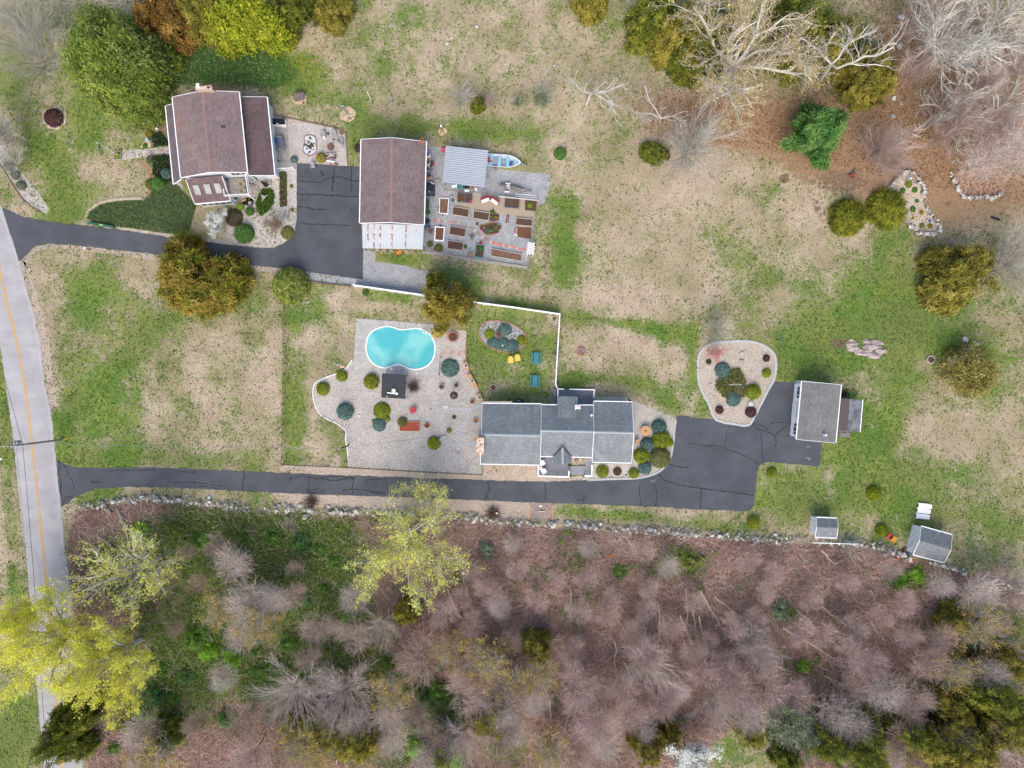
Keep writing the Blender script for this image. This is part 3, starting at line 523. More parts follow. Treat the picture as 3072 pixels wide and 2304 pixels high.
# south gable wall window with shutters, and porch glazing
wa, wb = w_['a1'], w_['b1']
Lw = (wb-wa).length; window(h, wa, wb, Lw*.80, Lw*.80+.75, 3.75, 4.65, M_shutterd, .42)
pa_, pb_ = [Vector((p.x,p.y,0)) for p in (sw_[2], sw_[3])]; Ls = (pb_-pa_).length
for k in range(5): window(h, pa_, pb_, .25+k*Ls/5.2, .25+k*Ls/5.2+.78, 1.0, 2.1)
# deck on posts with balustrade
dk = [HG(582,176,2.75), HG(765,166,2.75), HG(777,332,2.75), HG(590,345,2.75)]
def boards(t, quad, n, m_, thick=.04, name='deck_boards', gap=.012):
    mb = MB()
    for i in range(n):
        a_, b_ = i/n+gap/n*3, (i+1)/n-gap/n*3; mb.slab([lerp4(quad,0,a_), lerp4(quad,1,a_), lerp4(quad,1,b_), lerp4(quad,0,b_)], thick)
    return mb.build(name, m_, t, kind='stuff')
M_deckold = mat('old_deck', C(178,172,162), C(146,138,128), 2.2, .72, 1.2, rnd=.1)
MB().slab([p-Vector((0,0,.06)) for p in dk], .12).build('deck_frame', M_greywood, h); boards(h, dk, 22, M_deckold)
def balustrade(t, pts, hgt=.95, step=.28, m_=M_trim, z=None, post=True, bal=.04, w=.09):
    pts = [Vector(p) for p in pts]
    for a_, b_ in zip(pts[:-1], pts[1:]):
        L = (b_-a_).length; up = Vector((0,0,hgt)); MB().beam(a_+up, b_+up, w, .06).build('rail', m_, t); MB().beam(a_+Vector((0,0,.1)), b_+Vector((0,0,.1)), .05, .06).build('bottom_rail', m_, t)
        mb = MB(); n = max(2, int(L/step))
        for i in range(1, n):
            p = a_.lerp(b_, i/n); mb.beam(p+Vector((0,0,.1)), p+up, bal, bal)
        mb.build('balusters', m_, t, kind='stuff')
    if post:
        for p in pts: MB().beam(p-Vector((0,0,.05)), p+Vector((0,0,hgt+.1)), .14, .14).build('post', m_, t)
balustrade(h, [HG(567,300,2.75), HG(575,352,2.75), HG(800,340,2.75), HG(770,150,2.75)])
for p in (dk[2], dk[3], dk[1]): MB().beam((p.x,p.y,0), p-Vector((0,0,.1)), .15, .15).build('post', M_trim, h)
# chimney beyond the north gable
cp = [H1(615,118,7.6), H1(872,92,7.6), H1(886,148,7.6), H1(622,166,7.6)]
ch = MB().prism([(p.x,p.y) for p in cp], 0, 7.5).build('chimney', M_brickw, h); cc = avg(cp)
MB().slab([cc+(p-cc)*1.1 for p in cp], .1).build('chimney_cap', mat('pale_cap', C(220,206,190), C(200,172,150), 3), h)
MB().box(cc+Vector((-.7,.25,.15)), (.42,.42,.3)).build('flue', M_trim, h); MB().box(cc+Vector((.72,.0,.03)), (.42,.26,.06)).build('flue', mat('rust_dark', C(112,50,36)), h)

# --- brown roofed barn with metal lean-to
bp = BA(370,450); bn = thing('barn', 'long barn with a mottled brown gable roof and a rust-streaked metal lean-to', 'barn', (bp.x,bp.y,0))
SHBA = shingle('barn_shingles', C(146,129,126), C(127,111,109), R(89), None)
zr, ze = 4.7, 3.5
w_ = gable_house(bn, (BA(76,58,ze), BA(62,852,ze)), (BA(692,80,ze), BA(671,868,ze)), (BA(368,42,zr), BA(357,845,zr)), SHBA, M_siding, cap=CAPB)
M_tin = mat('tin_roof', C(206,210,212), C(196,200,203), .6, .93, 1.06, .45, metal=.25, spec=.5); M_rust = mat('rust', C(142,58,38), C(226,214,204), 2.6, .7, 1.2)
q = [T11(920,272,2.9), T11(1450,286,2.9), T11(1440,496,2.35), T11(922,486,2.35)]
nP = 20
for i in range(nP):
    P = [lerp4(q,i/nP+.002,0), lerp4(q,(i+1)/nP-.002,0), lerp4(q,(i+1)/nP-.002,1), lerp4(q,i/nP+.002,1)]
    MB().slab(P, .02).build('metal_panel', M_tin, bn)
mb = MB()
for i in range(nP+1): mb.beam(lerp4(q,i/nP,0)+Vector((0,0,.02)), lerp4(q,i/nP,1)+Vector((0,0,.02)), .035, .05)
mb.build('metal_ribs', M_tin, bn, kind='stuff')
rr = random.Random(8)
for x, v0, v1 in ((967,.0,1),(1020,.02,.98),(1073,.05,1),(1177,.05,1),(1297,.03,1),(1387,.1,.25)):
    u = (x-920)/528; pts = [lerp4(q,u,v0+(v1-v0)*k/9)+Vector((rr.uniform(-.03,.03),0,.05)) for k in range(10)]
    mb = MB()
    for a_, b_ in zip(pts[:-1], pts[1:]): w2 = rr.uniform(.07,.13); mb.slab([a_-Vector((w2,0,0)), a_+Vector((w2,0,0)), b_+Vector((w2,0,0)), b_-Vector((w2,0,0))], .012)
    mb.build('rust_streak', M_rust, bn)
for u in (.01,.25,.5,.75,.99): p = lerp4(q,u,.97); MB().beam((p.x,p.y,0), p-Vector((0,0,.02)), .12, .12).build('post', M_greywood, bn)
MB().beam(lerp4(q,0,.97)-Vector((0,0,.1)), lerp4(q,1,.97)-Vector((0,0,.1)), .1, .16).build('beam', M_greywood, bn)
p = BA(657,68,4.1); MB().box((p.x,p.y,2.2), (.5,.5,4.6)).build('chimney', mat('red_brick', C(196,124,92), C(176,104,76), 5), bn); MB().box((p.x,p.y,4.53), (.26,.26,.08)).build('flue', M_black, bn)

# --- metal carport
cpq = [GA(246,56,2.7), GA(650,101,2.7), GA(614,454,2.35), GA(213,405,2.35)]; cpp = avg(cpq)
cpt = thing('carport', 'open carport with a ribbed pale metal roof behind the garden beds', 'carport', (cpp.x,cpp.y,0))
for i in range(17):
    P = [lerp4(cpq,0,i/17+.002), lerp4(cpq,1,i/17+.002), lerp4(cpq,1,(i+1)/17-.002), lerp4(cpq,0,(i+1)/17-.002)]
    MB().slab(P, .02).build('metal_panel', M_tin, cpt)
mb = MB()
for i in range(18): mb.beam(lerp4(cpq,0,i/17)+Vector((0,0,.025)), lerp4(cpq,1,i/17)+Vector((0,0,.025)), .06, .06)
mb.build('metal_ribs', mat('tin_rib', C(150,160,174), rough=.4, metal=.3), cpt, kind='stuff')
for u, v in ((.03,.04),(.97,.04),(.03,.96),(.97,.96),(.5,.96),(.5,.04)): p = lerp4(cpq,u,v); MB().beam((p.x,p.y,0), p-Vector((0,0,.03)), .1, .1).build('post', M_steel, cpt)
MB().beam(lerp4(cpq,0,.98)-Vector((0,0,.08)), lerp4(cpq,1,.98)-Vector((0,0,.08)), .08, .12).build('beam', M_steel, cpt)

# --- the grey roofed ranch house
SG = shingle('grey_shingles', C(150,155,156), C(132,137,139), R(1.2)); CAPG = mat('grey_ridge_cap', C(180,188,190), C(164,172,175), 6)
rp = RA(300,420); rh = thing('ranch_house', 'long low ranch house with a grey shingle roof and a white railed porch', 'house', (rp.x,rp.y,0))
ze, zr = 3.0, 5.0
gable_house(rh, (T12(1957,170,ze), T22(262,175,ze)), (T12(1941,688,ze), T22(242,698,ze)), (T12(1949,436,zr), T22(250,447,zr)), SG, M_sidingw, cap=CAPG)
gable_house(rh, (T22(256,182,ze+.1), T22(700,186,ze+.1)), (T22(246,622,ze+.15), T22(690,632,ze+.15)), (T22(252,403,zr+.25), T22(707,412,zr+.25)), SG, M_sidingw, cap=CAPG)
gable_house(rh, (T22(706,152,ze), T22(1035,158,ze)), (T22(694,673,ze), T22(1032,680,ze)), (T22(708,414,zr), T22(1050,424,zr)), SG, M_sidingw, cap=CAPG)
MB().slab([T22(392,300,4.2), T22(560,300,4.2), T22(557,108,3.05), T22(394,104,3.05)], .12).build('wing_roof', SG, rh)
MB().prism([T22(400,112)[:2], T22(550,114)[:2], T22(550,190)[:2], T22(400,190)[:2]], 0, 2.85).build('wall', M_sidingw, rh)
# little gable over the entry
g0, g1 = RA(324,515,4.75), RA(325,642,4.75)
MB().slab([RA(248,592,3.4), RA(250,636,3.4), g1, g0], .1).build('porch_roof', SG, rh); MB().slab([RA(393,592,3.4), RA(391,636,3.4), g1, g0], .1).build('porch_roof', SG, rh)
MB().beam(g0+Vector((0,0,.02)), g1+Vector((0,0,.02)), .28, .03).build('ridge_cap', CAPG, rh)
MB().mesh([RA(254,632,3.28), RA(387,632,3.28), RA(325,634,4.55)], [(0,1,2)]).build('gable_wall', M_sidingw, rh)
for x in (256, 386): p = RA(x, 630, 3.2); MB().beam((p.x,p.y,.4), p, .14, .14).build('post', M_trim, rh)
M_deckg = mat('grey_deck', C(142,144,150), C(130,132,138), 2.5, .85, 1.12); M_deckl = mat('light_deck', C(160,162,166), C(150,152,158), 2.5, .88, 1.1)
dq = [RA(150,580,.42), RA(150,722,.42), RA(366,728,.42), RA(366,580,.42)]; MB().slab([p-Vector((0,0,.05)) for p in dq], .36).build('deck_frame', M_greywood, rh); boards(rh, dq, 24, M_deckg)
dq2 = [RA(386,656,.25), RA(386,722,.25), RA(540,722,.25), RA(540,656,.25)]; MB().slab([p-Vector((0,0,.05)) for p in dq2], .19).build('deck_frame', M_greywood, rh); boards(rh, [dq2[0],dq2[3],dq2[2],dq2[1]], 9, M_deckl)
dq3 = [RA(498,590,.25), RA(545,590,.25), RA(545,655,.25), RA(498,655,.25)]; boards(rh, [dq3[0],dq3[3],dq3[2],dq3[1]], 7, M_deckl)
dq4 = [RA(366,656,.33), RA(386,656,.33), RA(386,722,.33), RA(366,722,.33)]; boards(rh, dq4, 2, M_deckg, .28)
balustrade(rh, [RA(137,652,.42), RA(137,727,.42), RA(285,732,.42), RA(368,733,.42), RA(369,690,.42)], .9, .3, w=.16)
balustrade(rh, [RA(543,645,.25), RA(541,726,.25), RA(488,726,.25)], .9, .3, w=.16)
dq = [RA(288,72,.5), RA(556,74,.5), RA(554,188,.5), RA(288,124,.5)]; dq = [RA(288,70,.5), RA(556,74,.5), RA(554,188,.5), RA(430,186,.5), RA(430,122,.5), RA(288,120,.5)]
mb = MB()
for i in range(22):
    x0, x1 = 290+i*12.1, 290+(i+1)*12.1-.5; yb = 122 if x1 < 432 else 187
    mb.slab([RA(x0,72,.5), RA(x1,72,.5), RA(x1,yb,.5), RA(x0,yb,.5)], .05)
mb.build('deck_boards', M_deckg, rh, kind='stuff')
MB().slab([p-Vector((0,0,.06)) for p in (RA(290,74,.5), RA(554,76,.5), RA(554,186,.5), RA(290,186,.5))], .4).build('deck_frame', M_greywood, rh)
balustrade(rh, [RA(284,180,.5), RA(285,68,.5), RA(330,69,.5)], .95, .3, w=.16); balustrade(rh, [RA(375,70,.5), RA(560,74,.5), RA(557,128,.5)], .95, .3, w=.16)
p = RA(440,205,4.3); MB().box((p.x,p.y,3.2), (.72,.6,2.5)).build('chimney', M_trim, rh); MB().box((p.x+.02,p.y+.04,4.48), (.5,.4,.1)).build('flue', mat('flue_pot', C(226,206,196)), rh); 
p = RA(440,213,3.7); MB().box((p.x-.35,p.y-.2,3.72), (.1,1.1,.06)).build('flashing', M_trim, rh)
p = RA(543,268,4.0); MB().tube([(p.x,p.y,3.6),(p.x,p.y,4.35)], .16, 8).build('roof_vent', M_trim, rh); p = RA(452,231,3.9); MB().tube([(p.x,p.y,3.5),(p.x,p.y,4.05)], .09, 7).build('roof_vent', M_steel, rh)
p = T12(1938,536,5.6); MB().box((p.x,p.y,2.75), (.9,2.3,5.5)).build('chimney', M_brickw, rh); MB().box((p.x,p.y,5.56), (1.05,2.45,.12)).build('chimney_cap', mat('stained_cap', C(240,232,222), C(206,150,104), 2.2, .9, 1.1), rh)
MB().tube([(p.x+.05,p.y-.1,5.6),(p.x+.05,p.y-.1,5.85)], .24, 10).build('flue', mat('clay_flue', C(226,186,150)), rh)
MB().slab([T12(1958,150,2.95), T22(0,150,2.95), T22(0,168,2.95), T12(1958,168,2.95)], .05).build('awning', mat('slat_awning', C(196,178,156), C(170,164,160), 3), rh)

# --- grey roofed garage with a white front
SGA = shingle('garage_shingles', C(148,147,143), C(130,129,126), R(93.5)); gp = GR(490,480)
ga = thing('garage', 'detached garage with a grey shingle roof and a white front with shuttered windows', 'garage', (gp.x,gp.y,0))
ze, zr = 2.95, 4.4
w_ = gable_house(ga, (GR(280,100,ze), GR(212,835,ze)), (GR(775,146,ze), GR(705,882,ze)), (GR(570,128,zr), GR(494,862,zr)), SGA, M_sidingw, over=.12, gov=.3)
wa, wb = w_['a0'], w_['a1']; L = (wa-wb).length
for u in (.115, .80): window(ga, wa, wb, L*u+.15, L*u+.75, 1.35, 2.3, M_shutter, .42, out=1)
dr = wall_box(MB(), wa, wb, L*.36, L*.66, .03, 2.25, .05).build('garage_door', mat('garage_white', C(250,251,252,1.08), sc=1, lo=.97, hi=1.02), ga)
for k in range(4):
    u = L*(.375+k*.0715); wall_box(MB(), wa, wb, u, u+.36, 1.82, 2.08, .07).build('pane', M_glass, dr)
    wall_box(MB(), wa, wb, u+.15, u+.21, 1.8, 2.1, .08).build('muntin', M_trim, dr)
for k in range(3): wall_box(MB(), wa, wb, L*.36, L*.66, .55+k*.55, .57+k*.55, .056).build('door_groove', mat('shadow_grey', C(190,192,196)), dr)
q = [GR(760,318,2.6), GR(730,722,2.6), GR(1012,744,2.1), GR(1046,336,2.1)]
P = [lerp4(q,0,0), lerp4(q,1,0), lerp4(q,1,.44), lerp4(q,0,.44)]; MB().slab(P, .08).build('leanto_roof', mat('brown_felt', C(110,94,92), C(98,84,84), 2), ga)
P = [lerp4(q,0,.442), lerp4(q,1,.442), lerp4(q,1,1), lerp4(q,0,1)]; MB().slab(P, .08).build('leanto_roof', mat('grey_felt', C(142,144,146), C(98,99,102), 1.2, .75, 1.2), ga)
d = Vector((.06,0,-.04)); MB().beam(q[2]+d, q[3]+d, .12, .12).build('gutter', M_trim, ga)
for u, v in ((.02,.97),(.98,.97),(.5,.97)): p = lerp4(q,u,v); MB().beam((p.x,p.y,0), p-Vector((0,0,.08)), .1, .1).build('post', M_greywood, ga)
p = GR(555,783,4.2); MB().box((p.x,p.y,4.1), (.55,.55,.5)).build('chimney', M_steel, ga); MB().tube([(p.x+.2,p.y,4.3),(p.x+.2,p.y,4.6)], .13, 8).build('roof_vent', M_trim, ga)

# --- two garden sheds with white fronts
def shed(label, A, B, RR, door, win=False, rot=0):
    c = avg(A+B); t = thing('shed', label, 'shed', (c.x,c.y,0)); sm = shingle('shed_shingles', C(144,147,148), C(126,129,131), rot)
    w = gable_house(t, A, B, RR, sm, M_sidingw, over=.12, gov=.06, trim=True)
    a, b = w['a0'], w['b0']; L = (a-b).length; u0, u1 = door
    dd = wall_box(MB(), a, b, L*u0, L*u1, .08, 1.95, .05).build('shed_door', mat('garage_white', C(250,251,252,1.08), sc=1, lo=.97, hi=1.02), t)
    for s_ in (L*u0-.05, L*u1-.01): wall_box(MB(), a, b, s_, s_+.06, .06, 2.0, .07).build('door_trim', M_trim, t)
    wall_box(MB(), a, b, L*(u0+u1)/2-.05, L*(u0+u1)/2+.05, 1.0, 1.1, .09).build('handle', M_black, dd)
    if win: window(t, a, b, L*.64, L*.64+.55, 1.2, 1.95, M_shutter, .32)
    return t
shed('small white shed with a grey gable roof beside the stone wall', (SH(126,187,2.2), SH(282,192,2.2)), (SH(115,331,2.2), SH(278,339,2.2)), (SH(130,258,2.95), SH(289,263,2.95)), (.25,.62), rot=R(2))
shed('larger white shed with a grey gable roof and one shuttered window', (SH(923,252,2.3), SH(1158,318,2.3)), (SH(862,466,2.3), SH(1098,525,2.3)), (SH(913,360,3.4), SH(1149,430,3.4)), (.22,.5), True, rot=R(-15))
for x, y, c_ in ((67,170,0),): pass

# --- black roofed pool pavilion
q = [PG(688,191,2.5), PG(913,206,2.5), PG(903,432,2.4), PG(679,418,2.4)]; c = avg(q)
pv = thing('pavilion', 'open pavilion with a flat black roof at the end of the pool', 'pavilion', (c.x,c.y,0))
n_ = 18
for i in range(n_):
    P = [lerp4(q,i/n_+.001,0), lerp4(q,(i+1)/n_-.001,0), lerp4(q,(i+1)/n_-.001,1), lerp4(q,i/n_+.001,1)]; MB().slab([p+Vector((0,0,.006*(i%2))) for p in P], .07).build('roof_panel', mat('black_roof', C(58,62,68), C(46,49,54), 1.6, .75, 1.3, .55, spec=.4), pv)
for u, v in ((.03,.03),(.97,.03),(.97,.97),(.03,.97)): p = lerp4(q,u,v); MB().beam((p.x,p.y,0), p-Vector((0,0,.07)), .12, .12).build('post', M_woodw, pv)
for a_, b_ in ((q[0],q[1]),(q[1],q[2]),(q[2],q[3]),(q[3],q[0])): MB().beam(a_-Vector((0,0,.12)), b_-Vector((0,0,.12)), .06, .14).build('fascia', mat('dark_brown_wood', C(104,82,66)), pv)
p = PG(797,356,2.56); MB().lathe([(.07,0),(.31,.0),(.33,.08),(.31,.15),(.07,.15)], p, 20).build('wheel', M_trim, None, label='cream ring with a dark hole lying on the black pavilion roof', cat='ornament').data.materials[0] = mat('cream', C(232,222,198))
t = thing('sign_post', 'white post with a blue-trimmed end and a round white disc on the black pavilion roof', 'ornament', PG(780,380,2.56)); 
MB().beam(PG(735,374,2.62), PG(815,384,2.62), .16, .08).build('shaft', M_trim, t); MB().beam(PG(730,363,2.62), PG(729,385,2.62), .1, .12).build('end_bar', mat('blue_paint', C(80,84,170)), t)
p = PG(826,384,2.57); MB().lathe([(.01,0),(.19,0),(.19,.1),(.01,.12)], p, 14).build('disc', M_trim, t)
MB().box(PG(733,409,2.5), (.22,.26,.12), .3).build('block', M_woodw, None, label='small pale block near the corner of the black pavilion roof', cat='block')

# ---------------------------------------------------------------- pool
ow = [T11(*p) for p in ((868,1092),(1120,1110),(1217,1118),(1315,1127),(1413,1135),(1602,1150),(1597,1328),(1590,1428),(1580,1598),(1385,1585),(1287,1580),(1190,1575),(1113,1569),(838,1548),(848,1393),(860,1240))]
iw = [T11(*p) for p in ((1010,1205),(1117,1163),(1215,1183),(1313,1187),(1412,1181),(1500,1235),(1543,1325),(1540,1424),(1485,1505),(1385,1531),(1290,1508),(1193,1495),(1115,1517),(985,1450),(957,1378),(962,1277))]
pc = catmull([T11(*p) for p in ((957,1312),(973,1245),(1025,1195),(1110,1164),(1180,1170),(1240,1190),(1310,1189),(1380,1181),(1450,1197),(1508,1240),(1540,1305),(1543,1385),(1518,1460),(1462,1510),(1390,1531),(1325,1525),(1275,1502),(1225,1489),(1180,1499),(1125,1518),(1065,1509),(1010,1476),(970,1420),(955,1362))], 6)
pool_deck = sheet('pool_deck', [p for p in ow], .040, mat('white_joint', C(232,232,230)), 'grey concrete pool deck cut by white joints')
M_slab = mat('deck_concrete', C(200,196,188), C(180,176,168), .9, .84, 1.12, fine=6)
def near(p): return min(range(len(pc)), key=lambda i: (pc[i].xy-p.xy).length)
ii = [near(p) for p in iw]; n = len(pc)
for k in range(len(ow)):
    k2 = (k+1) % len(ow); i0, i1 = ii[k], ii[k2]; span = (i1-i0) % n
    inner = [pc[(i0+j) % n] for j in range(span+1)]; P = [ow[k], ow[k2]]+inner[::-1]
    A_, B_ = ow[k], ow[k2]; d = (B_-A_).normalized()*.045
    P = [ow[k]+d, ow[k2]-d]+[p-d*(1-2*0) if j == 0 else (p+d if j == span else p) for j, p in enumerate(inner[::-1][:])] if False else [A_+d, B_-d]+[ (p - (p-inner[max(0,len(inner)-1-j-1)]).normalized()*.05 if j == 0 else p) for j, p in enumerate(inner[::-1])]
    MB().prism([(p.x,p.y) for p in P], .02, .056).build('slab', M_slab, pool_deck)
m = N('pool_water'); a = m.noise(.22, 3, .5); b2 = m.noise(.9, 4, .6)
w_c = m.mix(m.step(a, .42, .62), C(88,192,196), C(140,218,212)); w_c = m.mix(m.math('MULTIPLY', m.step(b2, .45, .7), .1), w_c, C(150,216,216)); m.col(w_c); m.rough(.08); m.b.inputs['Specular IOR Level'].default_value = .5; m.bump(m.noise(2.2, 3), .02, .15)
water = sheet('pool_water', pc, .062, m.m, 'turquoise water of the figure-eight swimming pool')
cope = MB(); 
c_ = avg(pc); k = len(pc)
nr = []
for i in range(k): d = (pc[(i+1)%k]-pc[i-1]).normalized(); nr.append(Vector((d.y,-d.x,0)))
sgn = 1 if (pc[0]+nr[0]-c_).length > (pc[0]-c_).length else -1
ring_i = [pc[i]-nr[i]*sgn*.05 for i in range(k)]; ring_o = [pc[i]+nr[i]*sgn*.12 for i in range(k)]
vs = [(*p.xy,.05) for p in ring_i]+[(*p.xy,.13) for p in ring_i]+[(*p.xy,.13) for p in ring_o]+[(*p.xy,.05) for p in ring_o]
cope.mesh(vs, [(r_*k+i, r_*k+(i+1)%k, (r_+1)*k+(i+1)%k, (r_+1)*k+i) for r_ in range(3) for i in range(k)]); cope.build('pool_coping', M_trim, pool_deck)
ld = thing('pool_ladder', 'chrome pool ladder at the curved upper rim of the pool', 'ladder', T11(1470,1205))
for s_ in (-.28,.28):
    c0 = T11(1470,1200); e = Vector((.85,.25,0)); u_ = Vector((-.28,.95,0)); base = c0+e*s_
    MB().tube([base+u_*.35+Vector((0,0,.05)), base+u_*.3+Vector((0,0,.7)), base-u_*.1+Vector((0,0,.8)), base-u_*.35+Vector((0,0,.06))], .035, 6).build('handrail', M_steel, ld)
for z_ in (.12,): MB().box(T11(1458,1217,.1), (.55,.18,.06), -.5).build('tread', M_trim, ld)
MB().lathe([(.01,0),(.2,0),(.18,.03),(.01,.04)], T11(1170,1530,.056), 12).build('skimmer_lid', M_trim, None, label='round white skimmer lid set in the pool deck', cat='lid')

# ---------------------------------------------------------------- fences
def fence(name, label, pts, hgt, step, mpost, mpanel, pw, tw, style, cat='fence', capm=None):
    pts = [Vector(p) for p in pts]; t = thing(name, label, cat, (pts[0].x,pts[0].y,0)); 
    for a_, b_ in zip(pts[:-1], pts[1:]):
        L = (b_-a_).length; n_ = max(1, round(L/step))
        for i in range(n_):
            p, q_ = a_.lerp(b_, i/n_), a_.lerp(b_, (i+1)/n_); g = (q_-p).normalized()*pw/2
            if style == 'panel':
                MB().beam(p+g+Vector((0,0,hgt/2+.04)), q_-g+Vector((0,0,hgt/2+.04)), tw, hgt-.08).build('fence_panel', mpanel, t)
                MB().beam(p+g+Vector((0,0,hgt)), q_-g+Vector((0,0,hgt)), tw*2.2, .09).build('rail', mpanel, t)
            elif style == 'wire':
                MB().tube([p+Vector((0,0,hgt-.02)), q_+Vector((0,0,hgt-.02))], tw, 5).build('rail', mpost, t)
                mb = MB()
                k_ = 6
                for j in range(k_): zz = .08+(hgt-.14)*j/(k_-1); mb.beam(p+Vector((0,0,zz)), q_+Vector((0,0,zz)), .008, .008)
                for j in range(1, 13): x_ = p.lerp(q_, j/13); mb.beam(x_+Vector((0,0,.05)), x_+Vector((0,0,hgt-.03)), .008, .008)
                mb.build('wire_mesh', mpanel, t, kind='stuff')
            elif style == 'rail':
                for zz in (.35,.8): MB().beam(p+Vector((0,0,zz*hgt)), q_+Vector((0,0,zz*hgt)), tw, .09).build('rail', mpanel, t)
            MB().beam(p, p+Vector((0,0,hgt+.1)), pw, pw).build('post', mpost, t)
    MB().beam(pts[-1], pts[-1]+Vector((0,0,hgt+.1)), pw, pw).build('post', mpost, t)
    return t
fence('vinyl_fence', 'long white vinyl fence with posts from the grey gravel drive to the ranch house', [T11(862,815), T11(1440,897), T11(1850,955), T21(0,1002), T21(408,1062), T21(372,1659), T22(388,40)], 1.45, 2.3, M_trim, M_trim, .17, .07, 'panel')
fence('wire_fence', 'black chain link fence along the gravel bed above the lower driveway', [T12(240,692), T12(800,716), T12(1500,757), T12(1955,777), T12(1957,697)], 1.15, 2.9, M_black, mat('black_wire', C(40,40,42)), .06, .032, 'wire')
fence('wire_fence', 'rusty brown wire fence across the open lawn west of the pool', [T11(255,960), T11(250,1659), T12(240,692)], 1.1, 2.7, mat('rusty_post', C(104,80,66)), mat('rusty_wire', C(116,94,80)), .07, .03, 'wire')
fence('garden_fence', 'low weathered fence around the raised garden beds', [GB(20,600), GB(500,690), GB(1030,768), GB(1075,440), GB(1118,140), GB(760,95), GB(500,65), GB(230,42)], .9, 2.2, M_woodw, M_woodw, .08, .035, 'rail')
MB().beam(GA(752,538,.85), GA(1125,575,.85), .14, .12).build('plank', mat('white_pink_plank', C(226,214,206)), None, label='long whitish plank along the top of the garden fence by the ladder', cat='plank')
# ---------------------------------------------------------------- edging of the gravel beds
def edging(label, pts, w, hgt, step, m_, closed=False, name='stone_edging', sm=True, cat='edging', tops=None):
    P = catmull(pts, 5, closed) if sm else [Vector(p) for p in pts]; rg = random.Random(len(pts)*7)
    if closed: P = P+[P[0]]
    t = thing(name, label, cat, (P[0].x,P[0].y,0)); L = 0; S = []
    for a_, b_ in zip(P[:-1], P[1:]):
        l = (b_-a_).length; k_ = max(1, int(l/.12))
        S += [a_.lerp(b_, i/k_) for i in range(k_)]
    mb = MB(); acc = 0; last = S[0]
    for p in S[1:]+[P[-1]]:
        if (p-last).length >= step:
            d = (p-last).normalized()*.012; hh = hgt*rg.uniform(.85,1.15); ww = w*rg.uniform(.9,1.1)
            mb.beam(Vector((*(last+d).xy, hh/2)), Vector((*(p-d).xy, hh/2)), ww, hh); last = p
    mb.build('edging_blocks', m_, t, kind='stuff'); return t
M_cobble = mat('pale_cobble', C(216,214,210), C(190,188,184), 5, .8, 1.15)
edging('curving white block edging along the west side of the pool gravel', [T11(832,1450), T11(770,1532), T11(690,1572), T11(600,1603), T11(520,1646), T12(497,30), T12(493,100), T12(510,180), T12(545,250), T12(610,300), T12(690,338), T12(755,380), T12(780,415), T12(774,470), T12(788,560), T12(804,712)], .12, .1, .42, M_trim)
edging('pale cobble edging curving round the globe shrubs east of the ranch house', [T22(1414,310), T22(1400,420), T22(1394,500), T22(1371,622), T22(1327,702), T22(1250,768), T22(1100,811), T22(900,820), T22(640,829)], .3, .09, .24, M_cobble)
edging('pale cobble edging all round the teardrop shrub island', ISL[::2], .34, .09, .26, M_cobble, True, sm=False)
edging('red brick edging of the oval juniper bed inside the white fence', FL.L([(548,148),(640,133),(740,145),(850,185),(920,240),(950,310),(925,375),(870,415),(790,435),(690,420),(600,385),(530,330),(497,250),(510,190)]), .17, .1, .22, mat('edging_brick', C(196,140,112), C(176,124,100), 4), True, 'brick_edging')
sheet('gravel_bed', catmull(FL.L([(548,148),(640,133),(740,145),(850,185),(920,240),(950,310),(925,375),(870,415),(790,435),(690,420),(600,385),(530,330),(497,250),(510,190)]), 4), .010, M_gravelblue, 'oval gravel bed of blue junipers inside the white fence')
edging('thin brick edging between the pool gravel and the green picnic lawn', [T11(1822,1190), T11(1812,1380), T11(1818,1470), T11(1848,1570), T12(1920,40), T12(1958,140)], .12, .1, .3, mat('edging_brick', C(196,140,112)), name='brick_edging')
edging('pale curb winding round the top of the ivy bank', [T01(748,235), T01(760,190), T01(800,140), T01(880,95), T01(1000,68), T01(1120,60), T01(1245,58)], .36, .14, .3, mat('sand_curb', C(208,192,166), C(196,180,156), 4))
edging('low timber edge round the gravel patio beside the brown roofed house', PA.L([(50,100),(250,135),(500,195),(760,245),(1000,295),(1015,520),(1030,752)]), .14, .14, 1.6, mat('edge_timber', C(150,122,96), C(120,98,80), 3), sm=False, name='timber_edging')
edging('rusty timber edge of the long roadside gravel bed', [T00(0,1420), T00(75,1530), T00(150,1659), T01(230,105), T01(320,150), T01(400,192)], .13, .14, 1.5, mat('edge_timber', C(150,122,96)), sm=False, name='timber_edging')
edging('stone edge strip along the lower side of the garden yard', GB.L([(25,622),(300,655),(500,700),(760,735),(1030,772)]), .4, .12, .5, mat('grey_edge', C(186,178,172), C(160,150,144), 4), sm=False)
edging('timber retaining edge below the upper driveway strip', [T11(460,775), T11(640,800), T11(860,818)], .15, .3, 1.5, mat('edge_timber', C(150,122,96)), sm=False, name='timber_edging')
sheet('gravel_corner', FL.L([(1115,72),(1252,86),(1245,222)]), .009, M_graveltan, 'small gravel triangle in the corner of the white fence')
edging('thin timber edge of the gravel triangle in the white fence corner', FL.L([(1118,76),(1180,150),(1243,220)]), .08, .1, 1.2, M_woodw, sm=False, name='timber_edging')
